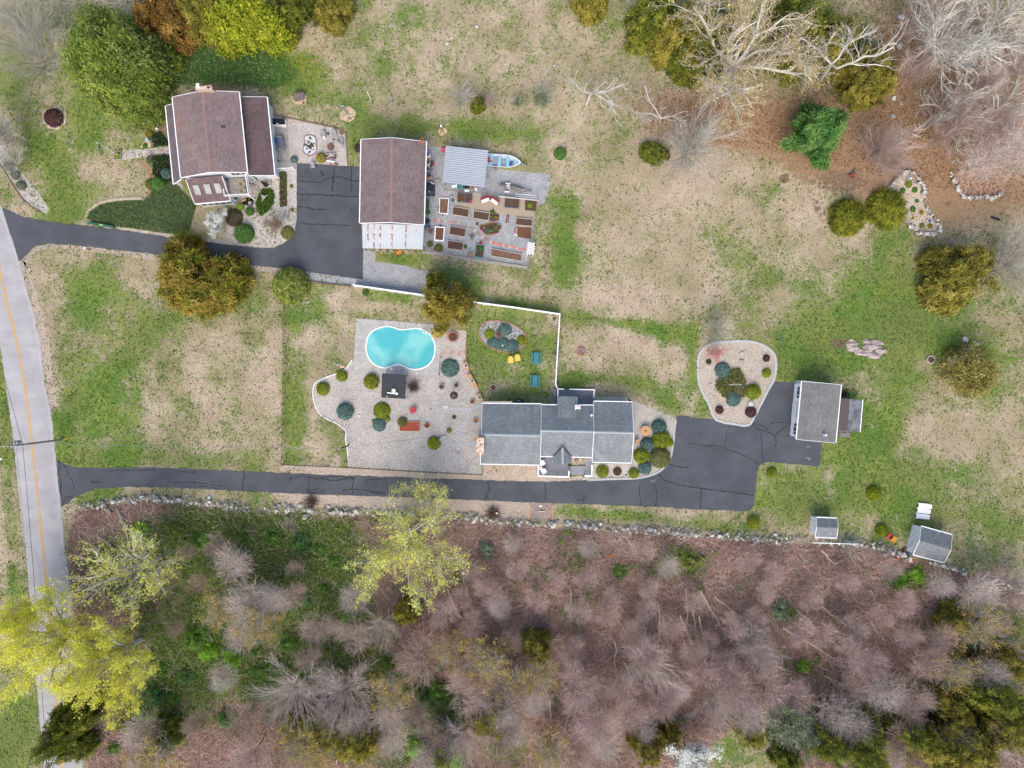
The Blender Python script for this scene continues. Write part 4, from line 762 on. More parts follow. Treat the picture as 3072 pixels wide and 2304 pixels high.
# ---------------------------------------------------------------- stone walls
def rock_data(seed, n=14, sx=1, sy=1, sz=.8):
    rg = random.Random(seed); bm = bmesh.new()
    for _ in range(n):
        v = Vector((rg.gauss(0,1),rg.gauss(0,1),rg.gauss(0,1))).normalized()*rg.uniform(.8,1.05); bm.verts.new((v.x*sx, v.y*sy, v.z*sz))
    bmesh.ops.convex_hull(bm, input=bm.verts); loose = [v for v in bm.verts if not v.link_faces]
    bmesh.ops.delete(bm, geom=loose, context='VERTS'); me = bpy.data.meshes.new('stone'); bm.to_mesh(me); bm.free(); return me
m = N('field_stone'); st_r = m.rand(); a = m.noise(5, 4, .65); b_ = m.noise(22, 3)
c0 = m.mix(m.step(st_r, .2, .8), C(172,169,161), C(228,223,214)); c0 = m.mix(m.math('MULTIPLY', m.step(a, .5, .68), .6), c0, C(120,122,110)); c0 = m.mix(m.math('MULTIPLY', m.step(m.noise(3,3), .58, .7), .5), c0, C(196,176,154))
m.col(m.scale(c0, m.rng(b_, .3, .7, .82, 1.18))); m.bump(b_, .03, .4); M_stone = m.m
ROCKS = [rock_data(s_, 16, 1, .82, .7) for s_ in range(8)]
for r_ in ROCKS: r_.materials.append(M_stone)
def along(P, s_):
    for a_, b_ in zip(P[:-1], P[1:]):
        L = (b_-a_).length
        if s_ <= L: d = (b_-a_)/L; return a_+d*s_, Vector((-d.y,d.x,0))
        s_ -= L
    return P[-1], Vector((0,1,0))
def stone_wall(label, P, w, limit, rg, gaps=(), dens=1.0):
    P = [Vector(p) for p in P]; L = sum((b_-a_).length for a_, b_ in zip(P[:-1], P[1:])); t = thing('stone_wall', label, 'stone wall', (P[0].x,P[0].y,0)); S = []
    for i in range(int(L*8.2*dens)):
        s_ = rg.uniform(0, L)
        if any(a_ < s_/L < b_ for a_, b_ in gaps): continue
        p, nn = along(P, s_); o = rg.gauss(0, w*.36); o = max(-w*.75, min(w*.75, o)); r_ = rg.uniform(.14,.28) if rg.random() < .78 else rg.uniform(.26,.44)
        z = max(.05, .62-abs(o)*.75+rg.uniform(-.12,.12)); S.append((r_, p+nn*o, z))
    S.sort(key=lambda s_: -(s_[0]*(.6+s_[2]))); mb = MB()
    for k, (r_, p, z) in enumerate(S):
        rot = Euler((rg.uniform(-.4,.4), rg.uniform(-.4,.4), rg.uniform(0,6.28))); me = ROCKS[k % 8]
        if k < limit:
            o = bpy.data.objects.new('stone', me); link(o, t); o.location = (p.x-P[0].x, p.y-P[0].y, z); o.rotation_euler = rot; o.scale = (r_,r_*rg.uniform(.8,1),r_*.9)
        else:
            M = rot.to_matrix(); mb.mesh([M@(v.co*r_)+Vector((p.x,p.y,z)) for v in me.vertices], [tuple(f.vertices) for f in me.polygons])
    if mb.v: mb.build('rubble', M_stone, t, kind='stuff')
    return t
rg = random.Random(11)
stone_wall('long dry stone wall of pale field stones between the lower driveway and the woods', WALL, 1.15, 300, rg, ((.205,.222),(.40,.425)))
stone_wall('short broken stretch of dry stone wall beyond the larger white shed', WALL2, .9, 60, rg, ((.36,.62),))
stone_wall('low rim of small stones round the long rock garden', RG+[RG[0]], .34, 150, rg, dens=1.1)
stone_wall('low stone rim in front of the dry leaf bed by the bare trees', [T30(1560,1500), T30(1600,1590), T31(1620,0), T31(1680,50), T31(1760,58), T31(1850,45), T31(1920,65), T31(2000,25)], .4, 80, rg)
def rock(label, p, r_, k=0, fl=.55, cat='boulder', name='boulder', m_=None):
    o = bpy.data.objects.new(name, ROCKS[k % 8]); link(o); o.location = (p.x,p.y,r_*fl*.45); o.scale = (r_,r_,r_*fl*1.3); o.rotation_euler = (0,0,k*1.3); return tag(o, label, cat)

# ---------------------------------------------------------------- plants
LEAF = leafmat('leaves', 1.0); LEAFN = leafmat('needles', 1.0, .12); TWIG = leafmat('twigs', 1.0, .0)
BARK = mat('grey_bark', C(176,168,156), C(142,132,122), 4, .8, 1.15); BARKD = mat('brown_bark', C(120,102,88), C(96,82,70), 4, .8, 1.15)
BARKW = mat('silver_bark', C(222,216,204), C(190,184,172), 5, .85, 1.12)
BARKP = mat('pink_grey_bark', C(176,152,142), C(150,128,118), 4, .85, 1.12)
PALK = 1.0
def pal(rg, cols, n, var=.18):
    c = np.array([C(*x) for x in cols], float)*PALK; k = rg.integers(0, len(c), n); return c[k]*(1+rg.uniform(-var, var, (n,1)))
def quads(rg, P, D, U, l, w, fold=.0):
    """leaf blades: position, long axis, across axis, length, width -> (n*4,3)"""
    l = l[:,None]; w = w[:,None]; a = P-U*w*.5; b = P+U*w*.5; c = P+D*l+U*w*.28; d = P+D*l-U*w*.28
    return np.stack([a, b, c, d], 1).reshape(-1, 3)
def unit(v): return v/np.maximum(1e-9, np.linalg.norm(v, axis=1, keepdims=True))
def sph(rg, n): return unit(rg.normal(size=(n,3)))
def crown_data(seed, clumps, cols, leaf, per, csize, shape='ball', out=.6, clumpvar=.22, wide=.4, up=.3, fill=.35, m_=None, topcols=None, droop=0):
    """a crown of unit radius and unit height made of leaf clumps; the clump keeps one tone"""
    rg = np.random.default_rng(seed); n = clumps; d = sph(rg, n); r_ = 1-fill*rg.random(n)**1.5
    if shape == 'ball': C0 = d*r_[:,None]; C0[:,2] = C0[:,2]*.5+.5
    elif shape == 'dome': d[:,2] = np.abs(d[:,2]); C0 = d*r_[:,None]
    elif shape == 'cone':
        h_ = rg.random(n)**1.35; th = rg.random(n)*6.283; rad = (1-h_)**.75*(.55+.45*rg.random(n)**.5)*(1+.18*np.sin(th*3+seed)+.12*np.sin(th*5+seed*2)); C0 = np.stack([np.cos(th)*rad, np.sin(th)*rad, h_*.97+.02], 1); d = np.stack([np.cos(th), np.sin(th), .35+h_], 1); d = unit(d)
    elif shape == 'lumpy':
        L = sph(rg, 11)*rg.uniform(.45,.68,(11,1)); L[:,2] = np.abs(L[:,2])*.8; Rr = rg.uniform(.30,.52,11); k = rg.integers(0, 11, n); C0 = L[k]+d*(Rr[k]*r_)[:,None]; C0[:,2] = np.abs(C0[:,2])
        d = unit(C0+d*.6)
    elif shape == 'tiers':
        k = rg.integers(0, 34, n); th0 = rg.random(34)*6.283; h0 = rg.random(34)**.9; L0 = (1-h0*.72)*rg.uniform(.6,1.05,34); s_ = rg.random(n)**.6
        C0 = np.stack([np.cos(th0[k])*L0[k]*s_, np.sin(th0[k])*L0[k]*s_, h0[k]+.10*s_*s_], 1)+rg.normal(size=(n,3))*.045; d = unit(np.stack([np.cos(th0[k]), np.sin(th0[k]), .4+0*h0[k]], 1))
    base = pal(rg, cols, n, clumpvar)
    if topcols is not None: t_ = C0[:,2] > .62; base[t_] = pal(rg, topcols, t_.sum(), clumpvar)
    k = np.repeat(np.arange(n), per); m2 = len(k); P = C0[k]+rg.normal(size=(m2,3))*csize*np.array([1,1,.8]); Nn = unit(d[k]*.55+np.array([0,0,.55])+rg.normal(size=(m2,3))*.38); D = d[k]*out+rg.normal(size=(m2,3))*(1-out); D = unit(D-Nn*(D*Nn).sum(1,keepdims=True)); U = np.cross(Nn, D)
    l = leaf*rg.uniform(.6,1.4,m2); v = quads(rg, P, D, U, l, l*wide); t_ = base[k]*(1+rg.uniform(-.16,.16,(m2,1))); v[:,2] = np.maximum(v[:,2], .005)
    return mesh_np('foliage', v, 4, np.minimum(t_*1.22, .8), m_ or LEAF)
class Skeleton:
    def __init__(s): s.a = []; s.b = []; s.ra = []; s.rb = []; s.tips = []
    def seg(s, a, b, ra, rb): s.a.append(a[:]); s.b.append(b[:]); s.ra.append(ra); s.rb.append(rb)
    def mesh(s, lo, hi, k, name, m_, cols=None, seed=0):
        ra = np.array(s.ra); sel = (ra >= lo) & (ra < hi)
        if not sel.any(): return None
        A_, B_ = np.array([tuple(x) for x in s.a])[sel], np.array([tuple(x) for x in s.b])[sel]; ra = ra[sel]; rb = np.array(s.rb)[sel]
        D = unit(B_-A_); ref = np.where(np.abs(D[:,2:3]) > .9, np.array([[1.,0,0]]), np.array([[0,0,1.]])); X = unit(np.cross(D, ref)); Y = np.cross(D, X); q = []
        rgn = np.random.default_rng(seed)
        for j in range(k):
            t0, t1 = 6.2832*j/k, 6.2832*(j+1)/k; e = lambda t: X*math.cos(t)+Y*math.sin(t)
            q.append(np.stack([A_+e(t0)*ra[:,None], A_+e(t1)*ra[:,None], B_+e(t1)*rb[:,None], B_+e(t0)*rb[:,None]], 1))
        v = np.stack(q, 1).reshape(-1, 3); t_ = None
        if cols is not None: t_ = np.repeat(pal(rgn, cols, len(A_), .15), k, 0)
        return mesh_np(name, v, 4, t_, m_)
def grow(S, rg, p, d, L, r_, lvl, maxl, wig, up, spread, dens, nseg=5, taper=.55):
    p = Vector(p); d = Vector(d).normalized(); sl = L/nseg
    for i in range(nseg):
        d = (d+Vector((rg.gauss(0,wig),rg.gauss(0,wig),rg.gauss(0,wig*.7)+up))).normalized(); q = p+d*sl
        if q.z < .15: q.z = .15
        r2 = r_*(1-(1-taper)/nseg) if i < nseg-1 or lvl < maxl else r_*.5
        S.seg(p, q, r_, r2)
        if lvl < maxl:
            for _ in range(dens[lvl] if isinstance(dens[lvl], int) else (int(dens[lvl])+(rg.random() < dens[lvl]%1))):
                ax = d.cross(Vector((rg.gauss(0,1),rg.gauss(0,1),rg.gauss(0,1)))).normalized(); a = spread*rg.uniform(.65,1.25)
                grow(S, rg, p.lerp(q, rg.random()), d*math.cos(a)+ax*math.sin(a), L*rg.uniform(.42,.66)*(1-.25*i/nseg), r2*rg.uniform(.45,.62), lvl+1, maxl, wig, up, spread, dens, max(2, nseg-1), taper)
        elif lvl == maxl and i >= nseg-2: S.tips.append(q)
        p, r_ = q, r2
def skeleton(seed, hgt, kind):
    rg = random.Random(seed); S = Skeleton()
    if kind == 'oak':
        n = 7; p = Vector((0,0,0)); q = Vector((rg.uniform(-.3,.3),rg.uniform(-.3,.3),hgt*.30)); S.seg(p, q, hgt*.026, hgt*.021)
        for i in range(n):
            a = i*6.283/n+rg.uniform(-.4,.4); e = rg.uniform(.35,1.0); grow(S, rg, q, (math.cos(a)*math.cos(e),math.sin(a)*math.cos(e),math.sin(e)), hgt*rg.uniform(.5,.66), hgt*.0125, 0, 3, .20, .03, .75, [1.4,1.4,1.3], 6)
    elif kind == 'crooked':
        p = Vector((0,0,0)); q = Vector((.5,.3,hgt*.36)); S.seg(p, q, hgt*.022, hgt*.018)
        for i in range(3):
            a = i*2.3+rg.uniform(-.4,.4); e = rg.uniform(.3,.9); grow(S, rg, q, (math.cos(a)*math.cos(e),math.sin(a)*math.cos(e),math.sin(e)), hgt*rg.uniform(.5,.68), hgt*.013, 0, 3, .26, .04, .85, [1.0,.9,.9], 7)
    elif kind == 'fan':
        q = Vector((0,0,hgt*.12)); S.seg(Vector((0,0,0)), q, hgt*.017, hgt*.014)
        for i in range(26):
            a = i*6.283/26*2.4+rg.uniform(-.3,.3); e = rg.uniform(.45,1.4); grow(S, rg, q+Vector((0,0,hgt*.3*rg.random())), (math.cos(a)*math.cos(e),math.sin(a)*math.cos(e),math.sin(e)), hgt*rg.uniform(.5,.8), hgt*.0052, 0, 2, .10, .03, .45, [2.1,2.6], 5)
    elif kind == 'maple':
        q = Vector((0,0,hgt*.22)); S.seg(Vector((0,0,0)), q, hgt*.026, hgt*.022)
        for i in range(9):
            a = i*6.283/9*1.4+rg.uniform(-.3,.3); e = rg.uniform(.5,1.35); grow(S, rg, q+Vector((0,0,hgt*.1*rg.random())), (math.cos(a)*math.cos(e),math.sin(a)*math.cos(e),math.sin(e)), hgt*rg.uniform(.5,.68), hgt*.0125, 0, 3, .13, .06, .58, [1.3,1.2,1.1], 5)
    elif kind == 'brush':
        q = Vector((0,0,hgt*.25)); S.seg(Vector((0,0,0)), q, hgt*.016, hgt*.013)
        for i in range(12):
            a = i*6.283/12*1.9+rg.uniform(-.4,.4); e = rg.uniform(.6,1.45); grow(S, rg, q+Vector((0,0,hgt*.2*rg.random())), (math.cos(a)*math.cos(e),math.sin(a)*math.cos(e),math.sin(e)), hgt*rg.uniform(.38,.55), hgt*.005, 0, 2, .12, .07, .5, [1.5,1.8], 4, .6)
    elif kind == 'pole':
        p = Vector((0,0,0)); n = 9
        for i in range(n): q = p+Vector((rg.uniform(-.12,.12),rg.uniform(-.12,.12),hgt/n)); S.seg(p, q, hgt*.011*(1-i/n*.8), hgt*.011*(1-(i+1)/n*.8)); p = q
        for i in range(26):
            z = hgt*rg.uniform(.25,.98); a = rg.uniform(0,6.283); e = rg.uniform(.1,.8); grow(S, rg, (0,0,z), (math.cos(a)*math.cos(e),math.sin(a)*math.cos(e),math.sin(e)), hgt*.26*(1.15-z/hgt), hgt*.0032, 1, 2, .14, .03, .6, [1,1.2], 5)
    return S
def buds(S, seed, n, size, cols, spread, m_=None, pick=1.0):
    rg = np.random.default_rng(seed); tp = np.array([tuple(p) for p in S.tips]); tp = tp[rg.random(len(tp)) < pick]; k = rg.integers(0, len(tp), n); P = tp[k]+rg.normal(size=(n,3))*spread; D = sph(rg, n); U = unit(np.cross(D, sph(rg, n))); l = size*rg.uniform(.5,1.4,n)
    base = pal(rg, cols, len(tp), .15)[k]; return mesh_np('foliage', quads(rg, P, D, U, l, l*.75), 4, np.minimum(base*1.4*(1+rg.uniform(-.18,.18,(n,1))), .82), m_ or LEAF)
def tree_kind(name, seed, hgt, kind, mtrunk, twigcols, leaves=None, k=(6,3)):
    """a tree prototype: trunk, branches and (if any) foliage as three meshes of its own height"""
    S = skeleton(seed, hgt, kind); thr = hgt*.0075 if kind not in ('fan','brush','pole') else hgt*.0055
    parts = [('trunk', S.mesh(thr, 9, k[0], 'trunk', mtrunk)), ('branches', S.mesh(0, thr, k[1], 'branches', TWIG, twigcols, seed))]
    if kind == 'brush': parts.append(('twigs', mop(seed, 1500, hgt, .33, twigcols)))
    if leaves: parts.append(('foliage', buds(S, seed, *leaves)))
    return [(n_, me) for n_, me in parts if me is not None]
def mop(seed, n, hgt, rad, cols, w=.022, lo=.38):
    rg = np.random.default_rng(seed); d = sph(rg, n); L = sph(rg, 7)*np.array([.55,.55,.35]); k = rg.integers(0,7,n); c = L[k]+d*(rg.random(n)**.4*.55)[:,None]
    P = np.stack([c[:,0]*rad*hgt, c[:,1]*rad*hgt, (lo+.28+c[:,2]*.32)*hgt],1); D = unit(P-np.array([0,0,lo*.5*hgt])); D = unit(D*np.array([1,1,.55])+rg.normal(size=(n,3))*.42); U = unit(np.cross(D, rg.normal(size=(n,3))*.6+np.array([0,0,1.]))); l = hgt*rg.uniform(.07,.17,n)
    base = np.minimum(pal(rg, cols, 7, .1)[k]*1.02*rg.uniform(.8,1.2,(n,1)), .8); return mesh_np('twigs', quads(rg, P, D, U, l, np.full(n, w)), 4, base, TWIG)
def trunk_data(hgt, r_, m_, seed=0, limbs=7):
    rg = random.Random(seed); mb = MB().tube([(0,0,0),(rg.uniform(-.05,.05),0,hgt*.3),(0,rg.uniform(-.1,.1),hgt*.65),(0,0,hgt*.95)], [r_,r_*.8,r_*.5,r_*.1], 7)
    for i in range(limbs):
        z = hgt*rg.uniform(.15,.8); a = rg.uniform(0,6.28); l = (hgt-z)*.5; mb.tube([(0,0,z),(math.cos(a)*l*.5,math.sin(a)*l*.5,z+l*.15),(math.cos(a)*l,math.sin(a)*l,z+l*.4)], [r_*.3,r_*.2,r_*.05], 5)
    return mb.data('trunk', m_)
def plant(name, label, cat, parts, p, rz=0, sc=1, group=None):
    t = thing(name, label, cat, (p.x,p.y,0), rz, group, sc)
    for nm, me in parts:
        if me is not None: link(bpy.data.objects.new(nm, me), t)
    return t
# --- crowns
OLIVE = [(138,128,48),(154,138,58),(122,116,46),(164,142,66),(106,104,42)]; GOLD = [(164,142,58),(176,152,66),(148,130,54),(132,118,48)]; GREENO = [(128,136,36),(140,148,42),(110,118,36)]
CED = dict(leaf=.075, per=40, csize=.045, out=.5, wide=.3, up=.15)
cr_cedar = crown_data(1, 900, OLIVE+GREENO+GOLD, shape='lumpy', topcols=GOLD+OLIVE+GREENO, **CED)
cr_gold = crown_data(2, 800, [(172,154,66),(186,166,78),(154,140,60),(140,130,56),(130,124,58)], shape='tiers', leaf=.10, per=34, csize=.045, out=.65, wide=.22, up=.1)
cr_olive = crown_data(3, 700, [(158,150,64),(174,162,74),(138,134,56),(184,168,86),(122,120,52)], shape='lumpy', **CED)
cr_dark = crown_data(4, 700, [(132,140,52),(146,152,58),(114,122,48),(158,156,64),(98,108,44)], shape='lumpy', **CED)
cr_clip = crown_data(5, 420, [(142,146,48),(124,130,40),(160,158,56),(104,112,38)], shape='dome', leaf=.16, per=26, csize=.06, out=.7, wide=.22, up=.05)
cr_green = crown_data(6, 1100, [(136,156,58),(122,144,52),(150,166,72),(108,128,50),(158,166,94),(130,140,76)], shape='lumpy', leaf=.036, per=40, csize=.055, out=.3, wide=.45, up=.1)
cr_pine = crown_data(7, 900, [(92,140,66),(108,152,74),(76,122,58),(122,160,84),(138,166,102)], shape='tiers', leaf=.075, per=34, csize=.045, out=.6, wide=.24, up=.1)
cr_rust = crown_data(8, 700, [(172,136,70),(158,124,62),(138,110,54),(186,150,82),(120,100,50)], shape='lumpy', **CED)
cr_yellow = crown_data(9, 900, [(186,190,56),(168,176,48),(200,202,70),(146,160,44),(158,170,54)], shape='lumpy', leaf=.05, per=34, csize=.055, out=.3, wide=.5, up=.1)
cr_rhod = crown_data(10, 620, [(146,160,70),(162,174,82),(128,144,62),(176,182,98)], shape='dome', leaf=.085, per=13, csize=.018, out=.45, wide=.34, up=.2, fill=.12)
cr_bush = [crown_data(20+i, 90, c, shape='lumpy', leaf=.09, per=40, csize=.09, out=.25, wide=.5, up=.05) for i, c in enumerate(([(112,150,62),(98,134,54),(130,164,76)], [(136,144,70),(118,128,58),(152,158,82)], [(94,136,72),(80,118,62),(110,150,86)], [(136,182,56),(118,164,46),(154,194,74)], [(142,160,130),(124,144,116),(160,174,144)]))]
cr_sparse = crown_data(30, 420, [(166,152,82),(148,140,74),(184,170,100),(132,130,70)], shape='lumpy', leaf=.06, per=22, csize=.09, out=.3, wide=.4)
tk_c = trunk_data(1, .045, BARKD, 1); tk_p = trunk_data(1, .03, BARKD, 2)
def leafy(name, label, cx, cy, h_, r_, crown, rz=0, group=None, cat='tree', zc=.55, sheet_=F, base=.0):
    """a full tree whose crown middle stands over the surveyed point"""
    p = sheet_(cx, cy, h_*zc); t = thing(name, label, cat, (p.x,p.y,0), rz, group)
    a = link(bpy.data.objects.new('trunk', tk_c), t); a.scale = (h_*.8,h_*.8,h_*.85)
    b_ = link(bpy.data.objects.new('crown', crown), t); b_.scale = (r_,r_,h_*(1-base)); b_.location.z = h_*base
    return t
leafy('cedar_tree', 'broad olive and gold cedar overhanging the lower edge of the upper driveway', 420, 590, 9, 6.9, cr_cedar, 0)
leafy('rhododendron', 'domed rhododendron bush with yellow-green leaf rosettes below the upper driveway', 625, 616, 3.4, 2.75, cr_rhod, 0, cat='bush', zc=.4)
leafy('cedar_tree', 'spiky golden cedar over the upper right corner of the pool deck', 966, 664, 10, 4.9, cr_gold, 1, zc=.5)
leafy('juniper_tree', 'thin olive juniper spray rising behind the golden cedar at the grey gravel', 937, 612, 7, 1.9, cr_olive, 2, zc=.5)
leafy('leafy_tree', 'large light green tree just coming into leaf at the corner of the house lawn', 235, 95, 15, 8.8, cr_green, .4)
leafy('leafy_tree', 'lower light green tree leaning over the lawn above the brown house porch', 255, 175, 10, 6.0, cr_green, 2.2)
leafy('cedar_tree', 'rust coloured cedar above the lush shady grass behind the brown house', 345, 32, 10, 4.6, cr_rust, 0)
leafy('leafy_tree', 'dark olive tree at the frame top between the rust cedar and the yellow tree', 428, 18, 10, 4.3, cr_olive, 1)
leafy('maple_tree', 'bright yellow-green maple behind the brown house, edge of the north field', 522, 42, 12, 5.6, cr_yellow, 1)
leafy('leafy_tree', 'dim olive tree at the frame top beside the bright yellow-green maple', 628, 8, 9, 4.0, cr_dark, 0)
leafy('leafy_tree', 'smaller olive tree at the frame top where the north field begins', 712, 6, 7, 3.4, cr_olive, 2)
leafy('cedar_tree', 'small olive cedar alone at the top edge of the north field', 1275, -8, 7, 2.8, cr_olive, 0)
leafy('cedar_tree', 'dark olive cedar at the frame top beside the big budding oak', 1420, 22, 10, 4.2, cr_dark, 0)
leafy('cedar_tree', 'pale olive cedar between the north field and the big budding oak', 1478, 62, 11, 4.6, cr_olive, 1)
leafy('cedar_tree', 'yellow-green cedar under the left limbs of the big budding oak', 1510, 110, 9, 4.0, cr_dark, 2)
leafy('cedar_tree', 'olive cedar under the upper limbs of the big budding oak', 1590, 55, 9, 4.4, cr_dark, 3)
leafy('cedar_tree', 'dark green cedar beyond the right side of the big budding oak', 1730, 60, 11, 5.6, cr_dark, 4)
leafy('cedar_tree', 'golden olive cedar beneath the crooked bare tree, upper one', 1815, 75, 9, 4.4, cr_olive, 5)
leafy('cedar_tree', 'olive cedar beneath the crooked bare tree, lower one', 1880, 150, 8, 4.8, cr_olive, 0)
leafy('pine_tree', 'bright green pine standing alone where the leaf litter meets the lawn', 1762, 287, 11, 5.6, cr_pine, .7, zc=.45)
leafy('cedar_shrub', 'clipped cedar shrub with yellow-green sprays, standing clear of the rock garden', 1834, 468, 2.6, 2.5, cr_clip, 0, cat='shrub', zc=.4)
leafy('cedar_shrub', 'clipped cedar shrub with yellow-green sprays, touching the rock garden', 1918, 450, 2.6, 2.7, cr_clip, 1, cat='shrub', zc=.4)
leafy('cedar_tree', 'wide olive cedar beside the bare fan tree at the edge of the east lawn', 2078, 600, 9, 5.4, cr_olive, 2)
leafy('cedar_tree', 'sparse olive cedar laced with grey twigs above the bare tan field', 2110, 800, 7, 4.6, cr_sparse, 2)
leafy('cedar_tree', 'dark low juniper below the small bare fan tree in the field', 1415, 325, 3, 2.2, cr_dark, 2, zc=.4)
leafy('juniper_bush', 'small dark juniper between the grey shrub and the brown thicket along the field edge', 1032, 224, 3, 1.3, cr_dark, 3, cat='bush', zc=.4)
# --- trees in bud and bare trees
YEL = [(232,226,84),(240,234,104),(214,212,74),(222,218,112)]; YELP = [(228,224,122),(214,214,112),(234,228,144),(202,204,102)]
GREYT = [(196,190,178),(176,170,158),(212,206,192)]; PINKT = [(204,176,166),(184,158,148),(218,194,182),(190,168,154)]; PALET = [(228,210,200),(214,196,186),(200,184,172)]; WHITET = [(226,220,206),(206,200,186),(190,184,172)]; BROWNT = [(172,148,130),(152,128,112),(190,166,148)]
mp1 = tree_kind('maple', 41, 14, 'maple', BARKW, WHITET, (13000,.17,YELP,.2,None,.9))
mp2 = tree_kind('maple', 42, 14, 'maple', BARKW, WHITET, (22000,.18,YEL,.24))
mp3 = tree_kind('maple', 43, 14, 'maple', BARKW, WHITET, (5000,.17,YEL,.2,None,.6))
oakb = tree_kind('oak', 44, 17, 'oak', BARKW, WHITET, (16000,.15,[(214,190,140),(196,170,118),(180,160,112),(150,140,92)],.2))
oak1 = tree_kind('oak', 45, 17, 'oak', BARKW, WHITET); oak2 = tree_kind('oak', 46, 15, 'oak', BARKW, WHITET)
crk = tree_kind('crooked', 47, 13, 'crooked', BARKW, WHITET)
fan1 = tree_kind('fan', 48, 8, 'fan', BARK, PALET); fan2 = tree_kind('fan', 49, 8, 'fan', BARKP, PINKT); fang = tree_kind('fan', 50, 8, 'fan', BARK, GREYT)
br1 = tree_kind('brush', 51, 8, 'brush', BARKP, PALET); br2 = tree_kind('brush', 52, 8, 'brush', BARKP, PINKT); br3 = tree_kind('brush', 53, 8, 'brush', BARK, BROWNT)
pole1 = tree_kind('pole', 54, 13, 'pole', BARK, PALET); pole2 = tree_kind('pole', 55, 12, 'pole', BARKP, PINKT)
bry = tree_kind('brush', 56, 8, 'brush', BARK, GREYT, (3400,.17,[(176,150,72),(160,140,66),(190,166,92)],.2))
brgn = tree_kind('brush', 57, 8, 'brush', BARK, GREYT, (4200,.18,[(128,140,104),(150,160,128),(110,124,88)],.2))
brw = tree_kind('brush', 58, 8, 'brush', BARK, GREYT, (6500,.24,[(255,255,246),(250,248,236),(226,230,206)],.25))
brred = tree_kind('brush', 59, 8, 'brush', BARK, PALET, (2600,.16,[(206,112,104),(190,96,92),(218,134,124)],.16))
fans = tree_kind('oak', 60, 8, 'crooked', BARKW, WHITET)
def bare(name, label, cx, cy, parts, h0, h_, rz=0, group=None, zc=.6, w=1.0, cat='tree', sheet_=F):
    p = sheet_(cx, cy, h_*zc); return plant(name, label, cat, parts, p, rz, (h_/h0*w,h_/h0*w,h_/h0), group)
bare('maple_tree', 'large budding maple with pale branches reaching over the lower driveway', 872, 1205, mp1, 14, 15, .3, w=1.0)
bare('maple_tree', 'thin upper stem of budding maple hanging over the lower driveway', 915, 1075, mp3, 14, 12, 1.2, w=.62)
bare('maple_tree', 'bright yellow flowering maple spreading right across the road', 95, 1405, mp2, 14, 14, .5, w=.98)
bare('maple_tree', 'yellow flowering maple rooted in the brush beside the road, lower one', 240, 1425, mp2, 14, 14, 2.6, w=.9)
bare('maple_tree', 'sparse grey-limbed maple with yellow flower tips by the fallen logs', 285, 1235, mp3, 14, 14, 2.0, w=.95)
bare('maple_tree', 'small yellow flowering maple at the far edge of the road', 35, 1330, mp2, 14, 12, 4.0, w=.45)
bare('oak_tree', 'big pale-barked oak with tan buds over dark cedars beside the north field', 1612, 105, oakb, 17, 17, .2, w=1.15)
bare('crooked_tree', 'crooked bare tree with two long pale limbs over the olive cedars', 1830, 115, crk, 13, 14, 2.6, w=1.05)
bare('oak_tree', 'wide white-limbed bare oak over the brown leaves at the upper right', 2068, 75, oak1, 17, 17, .9, w=1.1)
bare('oak_tree', 'white-limbed bare oak cut by the top right corner', 2190, 40, oak2, 15, 16, 2.9, w=1.0)
bare('bare_tree', 'pale thin bare tree standing alone in the upper field left of the leaf litter', 1275, 195, fans, 8, 8.5, .4, w=1.0)
bare('bare_tree', 'bare tree with a radial fan of grey branches in the middle of the field', 1494, 315, fang, 8, 8.6, .3, w=1.25)
bare('bare_tree', 'sprawling thin bare tree behind the radial fan tree', 1440, 238, fans, 8, 8, 3.4, w=1.05)
bare('bare_shrub', 'grey twiggy shrub at the lower edge of the north field', 995, 212, fang, 8, 3.6, .2, w=1.0, cat='shrub')
bare('bare_shrub', 'pale green twiggy shrub along the field edge above the boat', 1168, 214, brgn, 8, 4.2, 1.2, cat='shrub')
bare('bare_shrub', 'greyish green low shrub beside the pale green twiggy one', 1118, 222, brgn, 8, 2.6, 2.2, cat='shrub')
bare('bare_shrub', 'brown thicket beside the small dark juniper at the field edge', 1062, 222, br3, 8, 3.0, 2.2, cat='shrub')
bare('bare_tree', 'fan of bare twigs at the right edge beside the wide olive cedar', 2192, 575, fang, 8, 9, 1.0, w=1.05)
bare('bare_tree', 'pinkish leafless sapling against the rim of the shrub island', 1552, 712, fang, 8, 4.6, 1.9, w=.8)
bare('red_maple', 'young maple in pinkish red leaf at the rim of the shrub island', 1545, 762, brred, 8, 3.2, .5, w=1.2)
bare('bare_tree', 'grey leafless tree leaning over the lawn at the upper left corner', 72, 115, fang, 8, 12, .6, w=.75)
bare('bare_tree', 'pale leafless tree just above the first, at the upper left corner', 40, 45, fang, 8, 12, 2.6, w=.6)
bare('bare_tree', 'thin leafless tree at the left edge beside the road bed', -5, 285, fang, 8, 8, 1.6, w=.8)
bare('bare_tree', 'low leafless sapling over the roadside gravel bed', 18, 345, fang, 8, 5, .6, w=.9)
bare('serviceberry_tree', 'white budded serviceberry between the ivy bank and the skylight wing', 468, 482, brw, 8, 4.6, .6, w=.85)
bare('white_blossom_tree', 'tree thick with white blossom at the bottom edge of the woods', 1492, 1632, brw, 8, 7, 2.6, w=1.0)
bare('brown_bush', 'loose brown-leaved bush at the bend of the upper driveway', 592, 485, tree_kind('brush', 61, 8, 'brush', BARKD, BROWNT, (3000,.15,[(136,116,94),(116,98,78),(150,130,108)],.18)), 8, 3.4, .5, w=1.1, cat='bush')
bare('bare_tree', 'long straight leaning pole of a bare tree beyond the green pine', 1950, 300, pole1, 13, 13, .5)
bare('bare_tree', 'pinkish multi-stemmed bare tree right beside the green pine', 1905, 320, fan2, 8, 9, 2.5, w=.85)
